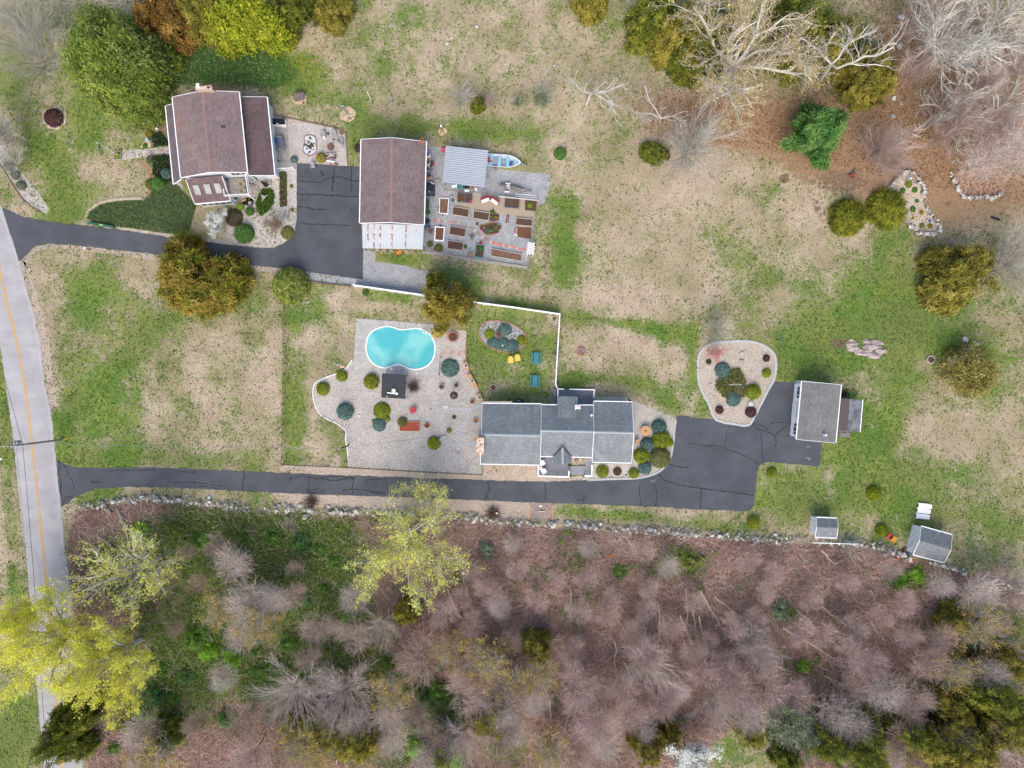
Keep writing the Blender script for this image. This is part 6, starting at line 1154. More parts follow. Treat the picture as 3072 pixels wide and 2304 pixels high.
SHRUBS = [('golden globe arborvitae nearest the flag at the pool gravel edge',PG,302,217,52,g_gold[0]),('golden arborvitae with a split side at the rounded west tip of the pool gravel',PG,122,338,60,g_gold[1]),('golden arborvitae with a deep notch between the flag and the black pavilion',PG,583,268,69,g_gold[0]),('large golden arborvitae touching the spreading blue juniper',PG,683,547,77,g_gold[1]),('darker green globe shrub overlapping the red mulch planter',PG,880,655,45,g_olive),('golden globe arborvitae beside the curved stone bench',PG,1180,855,60,g_gold[0]),
 ('round blue spruce globe alone in the west part of the pool gravel',PG,333,553,77,g_blue[0]),('ragged spreading blue juniper below the large golden arborvitae',PG,660,677,62,g_blue[1]),('wide blue juniper mound between the pool corner and the timber planters',PE,475,140,82,g_blue[0]),
 ('golden globe shrub at the west end of the oval juniper bed',FL,598,258,46,g_gold[0]),('golden globe shrub at the east end of the oval juniper bed',FL,905,318,46,g_gold[1]),('blue juniper mound at the top of the oval bed',FL,745,220,60,g_blue[0]),('blue juniper mound lower left in the oval bed',FL,630,342,52,g_blue[1]),('blue juniper mound in the lower middle of the oval bed',FL,722,353,58,g_blue[0]),('blue juniper mound lower right in the oval bed',FL,815,376,60,g_blue[1]),
 ('blue spruce globe uppermost in the ranch house bed',RA,1060,360,55,g_blue[0]),('two-lobed golden arborvitae against the cobble edging',RA,1078,452,68,g_gold[0]),('small golden lobe leaning out over the cobble edging',RA,1140,478,30,g_gold[1]),('blue spruce globe in the middle of the ranch house bed',RA,967,490,48,g_blue[1]),('golden arborvitae between the two lower blue globes near the house wall',RA,925,578,56,g_gold[1]),('big olive globe shrub at the bend of the cobble edging',RA,1067,592,75,g_olive),('lowest blue spruce globe of the ranch house bed',RA,952,670,48,g_blue[0]),('golden globe arborvitae below the east wing eave of the ranch house',RA,628,697,46,g_gold[0]),('dark red-brown barberry below the ranch house east wing',RA,742,697,30,g_brown),('small lopsided golden arborvitae by the cobble edge beside the lowest blue globe',RA,866,712,38,g_gold[1]),
 ('small dark red barberry at the upper right of the shrub island',IS,697,238,32,g_red),('small golden arborvitae at the right side of the shrub island',IS,700,378,42,g_gold[0]),('large golden globe beside the flagpole on the shrub island',IS,573,558,70,g_gold[1]),('dark red barberry at the lower left of the shrub island',IS,250,730,37,g_red),('larger dark red barberry beside the flat boulder on the shrub island',IS,550,750,50,g_red),('blue spruce globe above the olive juniper mat',IS,280,350,72,g_blue[0]),('spreading blue juniper below the flag on the shrub island',IS,382,625,68,g_blue[1]),('small brown shrub under the red maple on the shrub island',IS,147,270,25,g_brown),
 ('golden globe in the sandy notch below the asphalt corner',T22,2090,1195,55,g_gold[0]),('golden globe at the edge of the lawn right of the asphalt corner',T32,35,765,42,g_gold[1]),('golden globe alone in the middle of the lower lawn',T32,918,945,62,g_gold[0]),('egg-shaped golden arborvitae beside the pair of plastic chairs',T32,985,1265,54,g_gold[1]),
 ('round glossy green bush at the lower end of the gravel path below the deck',HG,733,695,88,g_green),('lime green clump beside the black pond',HG,698,442,36,g_lime),('dark green clipped bush below the pond statue',HG,790,488,40,g_green),('low brown-green creeping mound beside the glossy green bush',HG,640,545,80,g_brown),('dark olive mound at the bend of the upper driveway',HG,1150,690,60,g_olive),
 ('golden yellow bush next to the purple tarp on the gravel patio',PA,687,647,62,g_goldy),('small blue-green bush at the corner of the concrete patio',PA,348,671,45,g_blue[1]),('dark red shrub against the west wall of the barn',BA,45,140,36,g_red),
 ('blue-green bush under the west porch eave',T00,1440,1500,46,g_blue[0]),('dark green bush at the lower end of the orange mulch',T00,1365,1585,55,g_green),('olive bush beside the dark green one at the orange mulch',T00,1300,1590,45,g_olive),('small green clump beside the dark urn at the path',T00,1290,1385,26,g_green),('small clump of green by the blue ornament above the path',T00,1252,1258,20,g_green),('dark red barberry filling the round chip ring',T00,460,1015,74,g_red),('uppermost grey-green shrub in the roadside gravel bed',T00,75,1432,42,g_grey),('middle grey-green shrub in the roadside gravel bed',T00,130,1512,38,g_grey),('lowest grey-green shrub in the roadside gravel bed',T00,180,1602,40,g_grey),('pale yellow flowering clump above the front path',T00,1288,1155,34,g_goldy),
 ('leafy green bush in the lone ring of chips in the field',T20,415,1325,52,g_green),('olive bush at the lower left corner of the garden yard',GB,175,585,40,g_olive),('small olive bush against the barn in the garden yard',GB,95,548,28,g_olive),('dark round shrub at the foot of the white fence by the grey gravel',T11,945,868,28,g_green),
 ('bright yellow-green mound at the top of the rock garden',T30,1215,1588,32,g_gold[0]),('dark green mound just left in the upper rock garden',T30,1165,1645,24,g_green),('small green mound at the right edge of the upper rock garden',T30,1270,1640,24,g_green),('tiny dark mound near the middle of the rock garden',T31,1287,76,17,g_green),('green mound in the middle of the rock garden',T31,1252,147,25,g_green),('yellow mound near the right rim of the rock garden',T31,1327,175,20,g_goldy),('dark mound beside the touching clipped cedar in the rock garden',T31,1195,166,19,g_green),('olive mound in the lower rock garden',T31,1330,290,23,g_olive),('orange tinged mound at the lower right of the rock garden',T31,1402,295,22,g_goldy),('very small golden mound in the lower rock garden',T31,1252,225,12,g_goldy),
 ('small bright green plant near the stepping stones',PE,468,735,24,g_lime),('small dark green plant above the stepping stones',PE,515,608,18,g_green),('small green tuft at the left of the ragged blue juniper',PG,605,640,17,g_green),('bright green tuft at the foot of the large golden arborvitae',PG,740,628,24,g_lime),('yellow daffodil clump beside the driveway gravel by the planted strip',HG,1186,250,18,g_goldy),('yellow clump at the lower end of the planted strip',HG,1192,473,18,g_goldy)]
for lab, t, x, y, r_, d in SHRUBS: shrub(lab, t, x, y, r_, d, hr=.42 if ('mound' in lab or 'juniper' in lab or 'spreading' in lab) else .85)
sheet('planting_strip', HG.L([(1075,110),(1142,110),(1148,440),(1080,450)]), .016, mat('dark_soil', C(116,90,74), C(98,76,62), 4, .8, 1.2), 'narrow planted soil strip between the gravel paths by the driveway', jit=.05)
leaves('strip_plants', 'small mixed plants in the narrow soil strip', 500, rand_in(HG.L([(1080,120),(1140,120),(1145,430),(1085,440)]), 500, rgn, lambda x,y,r_: r_.random(len(x)) < .3), [(72,100,48),(96,116,62),(150,110,100),(120,130,90)], .22, .35)
# ---------------------------------------------------------------- furniture and garden things
M_plw = mat('white_plastic', C(255,255,254,1.1), sc=1, lo=.96, hi=1.03, rough=.45); M_ply = mat('yellow_plastic', C(246,206,96), rough=.5); M_plr = mat('red_plastic', C(208,72,78), rough=.5); M_plp = mat('coral_plastic', C(226,98,92), rough=.5); M_plo = mat('orange_plastic', C(240,170,60), rough=.5)
M_teal = mat('teal_wood', C(78,146,150), C(66,130,136), 4, .88, 1.1); M_soil = mat('garden_soil', C(108,80,64), C(88,66,54), 6, .75, 1.25); M_terr = mat('terracotta', C(190,112,80), C(170,98,70), 5); M_dkpot = mat('dark_pot', C(62,54,54), rough=.5); M_redmulch = mat('red_mulch', C(188,92,72), C(160,76,60), 6, .75, 1.25)
M_greyc = mat('grey_fabric', C(168,170,174), C(156,158,162), 4, rough=.7); M_greyd = mat('dark_grey_fabric', C(92,94,98)); M_slate = mat('slate_blue', C(92,104,122)); M_purple = mat('purple_tarp', C(112,88,100), C(90,72,84), 3, .8, 1.15); M_blue = mat('blue_tarp', C(30,98,178), C(24,84,160), 4, rough=.5); M_red = mat('red_paint', C(206,44,52), rough=.5); M_tarp = mat('black_tarp', C(70,74,80), C(54,58,64), 2.5, .8, 1.2, .5)
def chair_parts(t, m_, w=.62, d=.62, style='plastic'):
    mb = MB().box((0,0,.40), (w,d,.05)).build('seat', m_, t, world=False); MB().box((0,d/2+.06,.68), (w*.92,.06,.62), rx=-.25).build('backrest', m_, t, world=False)
    for s_ in (-1,1):
        MB().box((s_*(w/2+.02),.02,.60), (.08,d,.045)).build('armrest', m_, t, world=False)
        for e in (-1,1): MB().beam((s_*w/2,e*d*.42,0), (s_*(w/2+.01),e*d*.4,.60), .05, .05).build('leg', m_, t, world=False)
def chair(label, p, rz, m_, w=.62, d=.62, group=None, name='chair', z=0):
    t = thing(name, label, 'chair', (p.x,p.y,z), rz, group); chair_parts(t, m_, w, d); return t
def adirondack(label, p, rz, m_, group=None):
    t = thing('garden_chair', label, 'chair', (p.x,p.y,0), rz, group)
    for i in range(5): MB().box(((i-2)*.115,.38,.62), (.1,.05,.85), rx=-.5).build('slat', m_, t, world=False)
    MB().box((0,-.08,.34), (.56,.62,.05), rx=.15).build('seat', m_, t, world=False)
    for s_ in (-1,1):
        MB().box((s_*.36,0,.52), (.13,.78,.04)).build('armrest', m_, t, world=False)
        for e in (-.3,.28): MB().beam((s_*.33,e,0),(s_*.33,e,.5), .06, .06).build('leg', m_, t, world=False)
    return t
adirondack('yellow plastic garden chair lower left of the pair below the oval bed', FL(800,510,.5), R(4), M_ply); adirondack('yellow plastic garden chair upper right of the pair below the oval bed', FL(865,492,.5), R(8), M_ply)
adirondack('red plastic garden chair on the gravel above the red mulch planter', PE(118,543,.5), R(-70), M_plr)
adirondack('coral plastic chair of the pair beside the egg-shaped golden shrub', SH(684,330,.5), R(55), M_plp); adirondack('orange plastic chair of the pair below the egg-shaped golden shrub', SH(716,354,.5), R(55), M_plo)
def picnic(label, p, rz):
    t = thing('picnic_table', label, 'picnic table', (p.x,p.y,0), rz)
    for i in range(5): MB().box(((i-2)*.15,0,.74), (.142,1.75,.04)).build('plank', M_teal, t, world=False)
    for s_ in (-1,1):
        for k in range(2): MB().box((s_*(.575+k*.125),0,.44), (.118,1.75,.04)).build('bench_plank', M_teal, t, world=False)
        MB().box((0,s_*.6,.40), (1.35,.06,.09)).build('crossbar', M_teal, t, world=False)
        for e in (-1,1): MB().beam((e*.62,s_*.6,0),(e*.22,s_*.6,.72), .09, .05).build('leg', M_teal, t, world=False)
picnic('teal wooden picnic table nearer the oval bed on the fenced lawn', FL(1042,493,.6), R(-2)); picnic('teal wooden picnic table nearer the ranch house on the fenced lawn', FL(1030,708,.6), R(-2))
def ring_bed(label, t, x, y, r_, m_, fill, name='fire_pit', cat='fire pit', n=12, h_=.25):
    p = t(x,y); s_ = r_*t.k/20; o = thing(name, label, cat, (p.x,p.y,0))
    for i in range(n):
        a = i*6.2832/n; w = 6.2832*s_/n*.9; MB().box((math.cos(a)*s_*.88,math.sin(a)*s_*.88,h_/2), (s_*.26,w,h_*(.9+.2*((i*7)%3)/3)), a).build('block', m_, o, world=False)
    MB().lathe([(.0,0),(s_*.76,0),(s_*.76,h_*.5),(.0,h_*.62)], n=14).build('filling', fill, o, world=False); return o
M_blk = mat('ring_block', C(192,186,178), C(168,160,152), 4); M_ash = mat('ash', C(96,84,76), C(176,170,164), 5); M_embr = mat('charred_orange', C(168,92,52), C(76,52,44), 7)
ring_bed('round stone fire pit on the lawn below the yellow chairs', FL, 633, 768, 33, M_blk, M_embr)
ring_bed('round brick fire pit with pale ash on the tan field below the long fence', T21, 597, 1378, 37, mat('pit_brick', C(190,136,118), C(168,116,100), 5), M_ash)
ring_bed('stone flower ring on the gravel right of the leafless shrub', PE, 397, 317, 30, M_blk, M_soil, 'flower_ring', 'planter'); ring_bed('stone flower ring with red leaves above the stepping stone path', PE, 690, 457, 26, M_blk, M_embr, 'flower_ring', 'planter'); ring_bed('stone flower ring with orange leaves beside the ranch house wall', PE, 722, 640, 26, M_blk, mat('orange_leaves', C(190,110,66), C(150,90,60), 6), 'flower_ring', 'planter'); ring_bed('reddish flower ring right of the red mulch planter', PE, 258, 685, 26, mat('pit_brick', C(190,136,118)), M_embr, 'flower_ring', 'planter')
ring_bed('brick planter ring with dark soil under the golden cedar', FL, 252, 285, 52, mat('pit_brick', C(190,136,118)), M_soil, 'flower_ring', 'planter', 16)
ring_bed('stone ring about the slim tree base in the east lawn', T31, 1402, 1448, 36, M_blk, M_soil, 'flower_ring', 'planter')
def pot(label, p, r_, h_, m_, fill=None, cat='pot', name='flower_pot', leaf=None):
    o = thing(name, label, cat, (p.x,p.y,0)); MB().lathe([(.0,0),(r_*.72,0),(r_,h_),(r_*.86,h_),(r_*.84,h_*.85),(.0,h_*.85)], n=14).build('pot', m_, o, world=False); MB().lathe([(0,h_*.86),(r_*.83,h_*.86),(0,h_*.9)], n=12).build('soil', fill or M_soil, o, world=False)
    if leaf is not None: a = link(bpy.data.objects.new('foliage', leaf), o); a.scale = (r_*1.05,r_*1.05,r_*1.1); a.location.z = h_*.8
    return o
pot('small dark pot above the brown parasol', PE(537,305), .27, .4, M_dkpot)
for lab, x, y in (('black pot at the top corner of the porch steps',376,648),('black pot halfway down the porch steps',378,709),('black pot at the foot of the porch steps',383,727),('black pot at the lower right of the porch step pad',484,734)): pot(lab, RA(x,y), .16, .35, M_dkpot)
pot('dark pot between the lopsided golden shrub and the lowest blue globe', RA(874,678), .14, .3, M_dkpot); pot('white urn beside the north deck of the ranch house', RA(265,172), .22, .5, M_plw); pot('smaller white urn above the other by the north deck', RA(269,156), .15, .4, M_plw)
pot('wide terracotta pot of twigs in the corner of the gravel patio', PA(957,335), .36, .35, M_terr, mat('twig_fill', C(150,110,76), C(120,86,60), 9)); pot('white round stool beside the left patio chair', PA(738,405), .17, .42, M_plw, M_plw, 'stool', 'stool'); pot('small teal bowl on the gravel below the patio chairs', PA(853,422), .17, .12, mat('teal_bowl', C(84,150,152)), None, 'bowl', 'bowl')
# parasol
t = thing('parasol', 'brown octagonal parasol standing on the gravel above the stepping stones', 'parasol', PE(513,400,2.0).to_tuple()); t.location.z = 0
for i in range(8):
    a0, a1 = i*.7854, (i+1)*.7854; MB().mesh([(0,0,2.25),(math.cos(a0)*.64,math.sin(a0)*.64,1.98),(math.cos(a1)*.64,math.sin(a1)*.64,1.98),(math.cos(a0)*.62,math.sin(a0)*.62,1.9),(math.cos(a1)*.62,math.sin(a1)*.62,1.9)], [(0,1,2),(1,3,4,2)]).build('canopy_panel', mat('brown_canvas', C(96,76,68), C(86,68,60), 3), t, world=False)
MB().tube([(0,0,0),(0,0,2.3)], .03, 8).build('pole', M_steel, t, world=False); MB().lathe([(0,0),(.05,0),(.04,.09),(0,.1)], (0,0,2.24), 8).build('finial', M_plw, t, world=False); MB().lathe([(0,0),(.28,0),(.24,.1),(0,.1)]).build('base', M_dkpot, t, world=False)
def planter_bench(label, p, rz, L, w, at, both=True):
    o = thing('planter_bench', label, 'planter', (p.x,p.y,0), rz)
    for i in range(3): MB().box(((i-1)*w/3,0,.42), (w/3-.012,L,.04)).build('plank', M_wood, o, world=False)
    for s_ in (-1,1):
        MB().box((s_*(w/2-.03),0,.21), (.04,L-.04,.40)).build('side_board', M_wood, o, world=False); MB().box((0,s_*(L/2-.03),.21), (w-.1,.04,.40)).build('end_board', M_wood, o, world=False)
    MB().box((0,at,.50), (.46,.46,.13)).build('planter_box', M_plw, o, world=False); MB().box((0,at,.57), (.36,.36,.012)).build('soil', mat('black_soil', C(70,58,54)), o, world=False)
planter_bench('short timber planter bench with one white box, uppermost by the lawn edge', PE(629,119,.4), R(17), 1.2, .62, 0); planter_bench('long timber bench with a white planter box in its middle', PE(688,263,.4), R(29), 2.3, .62, 0); planter_bench('short timber planter bench next to the corner of the ranch house', PE(760,421,.4), R(24), 1.2, .66, 0)
# red mulch planter
q = PG.L([(858,652),(1044,652),(1042,738),(856,738)]); o = thing('mulch_planter', 'low timber planter filled with red mulch', 'planter', avg(q).to_tuple())
for a_, b_ in zip(q, q[1:]+q[:1]): MB().beam(a_+Vector((0,0,.14)), b_+Vector((0,0,.14)), .09, .28).build('side_board', M_wood, o)
MB().prism([(p.x,p.y) for p in q], .02, .2).build('mulch', M_redmulch, o); 
MB().box(PG(1022,682,.3), (.10,.42,.14), .2).build('ornament', mat('pink', C(232,120,160)), None, label='pink ornament standing in the red mulch planter', cat='ornament'); rock('dark stone lying in the red mulch planter', PG(957,676), .14, 2, m_=M_dkpot)
# stepping stones
t = thing('stepping_stones', None, None); t['kind'] = 'structure'; t['label'] = 'winding path of square grey stepping stones through the gravel'; M_step = mat('grey_paver', C(202,204,208), C(186,188,192), 3, .9, 1.08)
STEP = [(497,520,2),(531,524,2),(563,527,2),(594,530,2),(626,533,3),(656,534,4),(690,531,-18),(722,513,-30),(751,494,-35),(776,473,-38),(652,569,12),(642,601,15),(630,633,18),(618,664,22),(606,694,24),(593,723,26),(580,752,24),(567,781,20),(557,812,14),(551,843,6),(549,879,2),(551,911,-6),(557,943,-12),(584,856,2),(618,858,2),(651,860,2),(683,863,2),(512,878,8),(480,870,18),(449,855,30),(422,834,40)]
TS = [(1752,590),(1759,618),(1769,648),(1783,680),(1792,712),(1793,750)]
def step(p, rz, s_=.42): o = bpy.data.objects.new('stepping_stone', STEPM); link(o, t); o.location = (p.x,p.y,.03); o.rotation_euler = (0,0,rz); o.scale = (s_,s_,1)
STEPM = MB().box((0,0,0), (1,1,.05)).data('stepping_stone', M_step)
for x, y, a in STEP: step(PE(x,y), R(-a))
for (x,y), a in zip(TS, (-10,-14,-20,-16,-6,0)): step(T12(x,y), R(a))
t = thing('paver_square', None, None); t['kind'] = 'structure'; t['label'] = 'two rows of square tan pavers beside the pool deck'; q = T11.L([(1603,1362),(1812,1378),(1810,1424),(1601,1410)]); cm = [mat('paver_tan', C(198,176,158), C(186,162,146), 3, rnd=.1), mat('paver_pink', C(206,182,166), rnd=.1)]
for k, P in enumerate(split(q, 9, 2)): c = avg(P); MB().prism([(c+(p-c)*.93).xy for p in P], .005, .035).build('paver', cm[(k*7//3) % 2], t)
def bench(label, p, rz, m_, L=1.2, w=.4, name='stone_bench', curve=0):
    o = thing(name, label, 'bench', (p.x,p.y,0), rz); n_ = 6; q0 = [Vector(((i/n_-.5)*L, curve*(1-(2*i/n_-1)**2), .42)) for i in range(n_+1)]; mb = MB()
    for a_, b_ in zip(q0[:-1], q0[1:]): mb.beam(a_, b_+(b_-a_)*.04, w, .09)
    mb.build('seat', m_, o, world=False); [MB().box((s_*L*.34,curve*.5,.19), (.14,w*.8,.38)).build('leg', m_, o, world=False) for s_ in (-1,1)]; return o
bench('curved pale stone bench touching the golden globe by the stepping stones', PE(403,812,.4), R(38), M_step, .95, .36, curve=.08); bench('straight grey stone bench in front of the ranch house chimney', PE(722,866,.4), R(90), M_step, 1.0, .34)
MB().slab([PE(405,494,.1),PE(457,496,.1),PE(459,528,.1),PE(407,526,.1)], .1).build('stone_plaque', mat('white_stone', C(230,230,228), C(206,206,204), 9), None, label='carved white stone plaque lying on the gravel before the stepping stones', cat='plaque')
for k, (lab, t_, x, y, r_) in enumerate((('small boulder above the red garden chair',PG,912,515,.17),('little grey rock right of the large golden arborvitae',PG,798,549,.15),('pale flat rock right of the blue spruce globe',PG,466,594,.26),('small dark rock in the lower gravel left of the curved bench',PG,938,868,.2),('white pebble rock beside the curved bench',PG,1088,850,.13),('grey rock between the flower clump and the plaque',PE,292,530,.22),('small rock in the middle of the gravel right of the red chair',PE,398,600,.18),('pale rock low in the gravel near the white edging',T12,918,630,.2),('dark brown rock in the lower gravel',T12,1480,636,.2),('dark round rock near the ranch house southwest corner',T12,1883,648,.22),('small green rock beside the brown parasol',PE,425,395,.13),('mossy rock below the parasol',PE,492,465,.16),('slender grey rock right of the parasol',PE,602,447,.18),('flat grey boulder beside the larger dark red barberry',IS,548,672,.62),('heap of grey stones at the upper middle of the shrub island',IS,458,268,.5),('weathered rock on the left side of the shrub island',IS,115,382,.22),('pale rock near the left rim of the shrub island',IS,160,320,.18),('small grey rock left of the olive juniper mat',IS,203,540,.2),('tiny rock near the lower left barberry',IS,205,600,.14),('white stone lying alone near the top of the north field',T10,1905,234,.3),('upper of the white stones in the north field',T10,1690,326,.28),('lower of the white stones in the north field',T10,1652,378,.34),('white stone under the budding oak side of the field',T20,1008,243,.28),('large white stone behind the pale thin bare tree',T20,866,895,.55),('white stone above the sprawling thin bare tree',T20,1275,795,.25),('small white stone in the middle of the field',T20,368,572,.22),('small white stone at the left of the field',T20,275,457,.18),('tiny white stone near the green shrubs',T20,96,527,.16),('upright grey boulder among the brown leaves',T30,1127,395,.75),('grey boulder high among the brown leaves',T30,1145,152,.6),('round grey boulder beside the pinkish bare tree',T30,1150,895,.42),('pale boulder above the pinkish multi-stemmed tree',T30,1076,1005,.5),('pale boulder group at the dark cedar edge',T30,1085,850,.45),('long dark boulder at the right among the leaves',T30,1950,605,1.0),('white stone by the thin grey tree near the leaf bed',T30,1600,1395,.3),('small white stone in the shade of the crooked tree',T30,405,570,.25),('white stone below the sparse grey maple',T02,718,1435,.22),('pale flat slab leaning on the stone wall by the brush heap',T12,425,1148,.55),('grey clump of stone in the east lawn',T31,1697,1275,.62),('grey boulder deep in the cleared woods',T23,858,990,.42),('pale stone at the west end of the wire fence',T12,228,672,.22),('white stone in the front corner of the rusty wire fence lawn',T11,455,955,.2))): rock(lab, t_(x,y), r_, k)
# the bedrock outcrop
o = thing('rock_outcrop', 'broad outcrop of pinkish grey bedrock in the east lawn', 'rock', T31(850,1345).to_tuple()); rgo = random.Random(6)
for k in range(30):
    u, v = rgo.uniform(-1,1), rgo.uniform(-1,1)
    if u*u+v*v > 1.05: continue
    p = T31(850+u*150, 1345+v*72+u*12); b_ = bpy.data.objects.new('ledge', ROCKS[k % 8].copy()); b_.data.materials.clear(); b_.data.materials.append(mat('bedrock', C(206,190,184), C(158,142,136), 2.2, .72, 1.2)); link(b_, o); s_ = rgo.uniform(.45,.9); b_.location = (p.x-o.location.x, p.y-o.location.y, rgo.uniform(-.05,.1)); b_.scale = (s_*1.5,s_*.7,s_*.45); b_.rotation_euler = (rgo.uniform(-.2,.2),rgo.uniform(-.2,.2),R(-8)+rgo.uniform(-.3,.3))
# loungers, sheds' neighbours
for lab, x, y in (('white plastic lounger, uppermost of the three on the lower lawn',937,95),('white plastic lounger in the middle of the three',928,133),('white plastic lounger lowest of the three, toward the shed',920,175)):
    p = SH(x,y,.35); o = thing('lounger', lab, 'lounger', (p.x,p.y,0), R(-6), 'white loungers')
    for i in range(9): MB().box((-.58+i*.145,0,.34), (.125,.64,.04)).build('slat', M_plw, o, world=False)
    for i in range(4): MB().box((.72+i*.14,0,.38+i*.05), (.125,.64,.04), ry=-.35).build('slat', M_plw, o, world=False)
    for s_ in (-1,1):
        MB().box((.1,s_*.34,.33), (1.85,.05,.09)).build('side_rail', M_plw, o, world=False)
        for e in (-.65,.7): MB().box((e,s_*.3,.16), (.08,.06,.32)).build('leg', M_plw, o, world=False)
p = SH(838,447); MB().box((p.x,p.y,.35), (.9,.5,.7), R(-25)).build('storage_bin', M_blue, None, label='blue bin against the front corner of the larger shed', cat='bin'); p = SH(797,438); o = thing('log_heap', 'dark heap of brown junk beside the blue bin', 'heap', (p.x,p.y,0))
for k in range(6): MB().lathe([(0,0),(.26,0),(.3,.12),(.26,.25),(0,.26)], (math.cos(k)*.3,math.sin(k)*.25,.1*k*.5), 10).build('wheel', M_dkpot if k % 2 else BARKD, o, world=False)
MB().beam(SH(105,376,.85), SH(436,387,.85), .1, .1).build('white_pole', M_plw, None, label='long white pole lying along the top of the stone wall', cat='pole')
o = thing('netting', 'heap of green netting dumped behind the small shed', 'netting', SH(350,350).to_tuple()); S = Skeleton(); rgx = random.Random(4)
for i in range(70): a = rgx.uniform(0,6.28); b_ = Vector((rgx.gauss(0,.6),rgx.gauss(0,.28),.55+rgx.uniform(0,.3))); S.seg(b_, b_+Vector((math.cos(a),math.sin(a)*.6,rgx.uniform(-.2,.2)))*.7, .025, .02)
c_ = link(bpy.data.objects.new('strands', S.mesh(0, 9, 3, 'strands', TWIG, [(70,140,126),(96,150,136),(60,90,84)], 1)), o); c_['kind'] = 'stuff'
o = thing('woodpile', 'stack of weathered split boards against the garage lean-to', 'woodpile', GR(800,765).to_tuple())
for k in range(16): MB().box((rgx.uniform(-.15,.15),-.4+.16*(k % 6),.12+.13*(k//6)), (1.6,.14,.12), rgx.uniform(-.06,.06)).build('board', mat('split_board', C(170,162,152), C(132,124,116), 5, rnd=.2), o, world=False)
o = thing('wheelbarrow', 'green wheelbarrow with yellow handles beside the garage', 'wheelbarrow', GR(842,275).to_tuple()); MB().mesh([(-.25,-.4,.5),(.25,-.4,.5),(.32,.35,.55),(-.32,.35,.55),(-.14,-.25,.2),(.14,-.25,.2),(.16,.2,.2),(-.16,.2,.2)], [(0,1,5,4),(1,2,6,5),(2,3,7,6),(3,0,4,7),(4,5,6,7)]).build('tray', mat('green_tray', C(84,150,110), rough=.5), o, world=False)
for s_ in (-1,1): MB().tube([(s_*.3,-.75,.55),(s_*.25,.2,.3),(s_*.08,.75,.25)], .03, 6).build('handle', M_plo, o, world=False)
MB().lathe([(0,-.06),(.2,-.05),(.2,.05),(0,.06)], (0,.75,.2), 12).build('wheel', M_black, o, world=False)
for k, (x, y, lab) in enumerate(((785,265,'black rubbish bin against the garage wall beside the wheelbarrow'),(800,250,'smaller black bin next to the green wheelbarrow'))): pot(lab, GR(x,y), .3-.06*k, .9, M_black, M_black, 'bin', 'rubbish_bin')
o = thing('swing_bench', 'red and white bench at the upper corner of the garage front', 'bench', GR(228,108).to_tuple()); MB().box((0,0,.45), (.7,.35,.06)).build('seat', M_plw, o, world=False); MB().box((0,-.2,.7), (.75,.08,.5)).build('backrest', mat('maroon', C(150,50,60)), o, world=False); [MB().box((s_*.3,0,.22), (.06,.3,.44)).build('leg', M_plw, o, world=False) for s_ in (-1,1)]
# clotheslines
for lab, x, y in (('green metal clothesline post with a crossbar, nearer the shrub island',95,1272),('green metal clothesline post with a crossbar, nearer the rock outcrop',610,1380)):
    p = T31(x-20,y+5); o = thing('clothesline_post', lab, 'post', (p.x,p.y,0)); mg = mat('green_metal', C(48,112,104), rough=.5); MB().tube([(0,0,0),(0,0,2.1)], .05, 7).build('post', mg, o, world=False); MB().beam((.12,-.75,2.12), (-.06,.85,2.12), .09, .07).build('crossbar', mg, o, world=False)
# ranch house porch and deck things
p = RA(165,632,.9); chair('white armchair at the upper left of the ranch house porch', p, R(-70), M_plw, .62, .6, z=.42); p = RA(178,697,.9); chair('white armchair at the lower left of the ranch house porch', p, R(-60), M_plw, .62, .6, z=.42)
o = thing('side_table', 'round white side table between the two porch armchairs', 'table', RA(155,668,.42).to_tuple()); MB().lathe([(0,.5),(.26,.5),(.26,.55),(.12,.555),(0,.56)], n=16).build('table_top', M_plw, o, world=False); MB().tube([(0,0,0),(0,0,.5)], .05, 8).build('leg', M_plw, o, world=False); MB().lathe([(0,.56),(.1,.56),(.09,.66),(0,.66)], n=10).build('bowl', mat('tan_bowl', C(190,160,120)), o, world=False)
MB().slab([RA(251,68,.5),RA(277,68,.5),RA(277,132,.5),RA(251,132,.5)], .45).build('step_box', mat('grey_box', C(150,146,144)), None, label='grey slatted box on the concrete pad beside the north deck', cat='box')
o = thing('spool_table', 'round tan cable spool table in the ranch house bed', 'table', RA(950,385).to_tuple()); MB().lathe([(.08,.7),(.73,.7),(.75,.76),(.09,.76)], n=26).build('table_top', M_wood, o, world=False); MB().tube([(0,0,.06),(0,0,.7)], .3, 12).build('drum', M_woodw, o, world=False); MB().lathe([(0,0),(.7,0),(.7,.06),(0,.06)], n=26).build('base', M_wood, o, world=False); MB().lathe([(0,.72),(.13,.72),(.12,.84),(0,.85)], n=10).build('hub', BARKD, o, world=False)
chair('small wooden chair between the spool table and the ranch house wall', RA(893,470,.5), R(8), M_wood, .4, .42)
o = thing('air_conditioner', 'black condenser unit at the north wall of the ranch house', 'air conditioner', PE(1140,456).to_tuple()); MB().box((0,0,.4), (1.35,.6,.8)).build('cabinet', M_black, o, world=False); MB().lathe([(0,.8),(.22,.8),(.22,.84),(0,.85)], (.35,0,0), 14).build('fan_grille', M_dkpot, o, world=False); MB().box((-.2,.1,.82), (.5,.1,.04)).build('handle', M_steel, o, world=False)
MB().tube([RA(415,606,.1),RA(425,600,.15),RA(440,606,.1),RA(450,612,.08)], [.06,.09,.08,.03], 6).build('driftwood', BARKD, None, label='curled brown driftwood in the gravel well of the porch', cat='driftwood')
sheet('gravel_well', RA.L([(396,588),(497,588),(497,657),(396,655)]), .014, M_graveltan, 'small square of tan gravel framed by the porch')
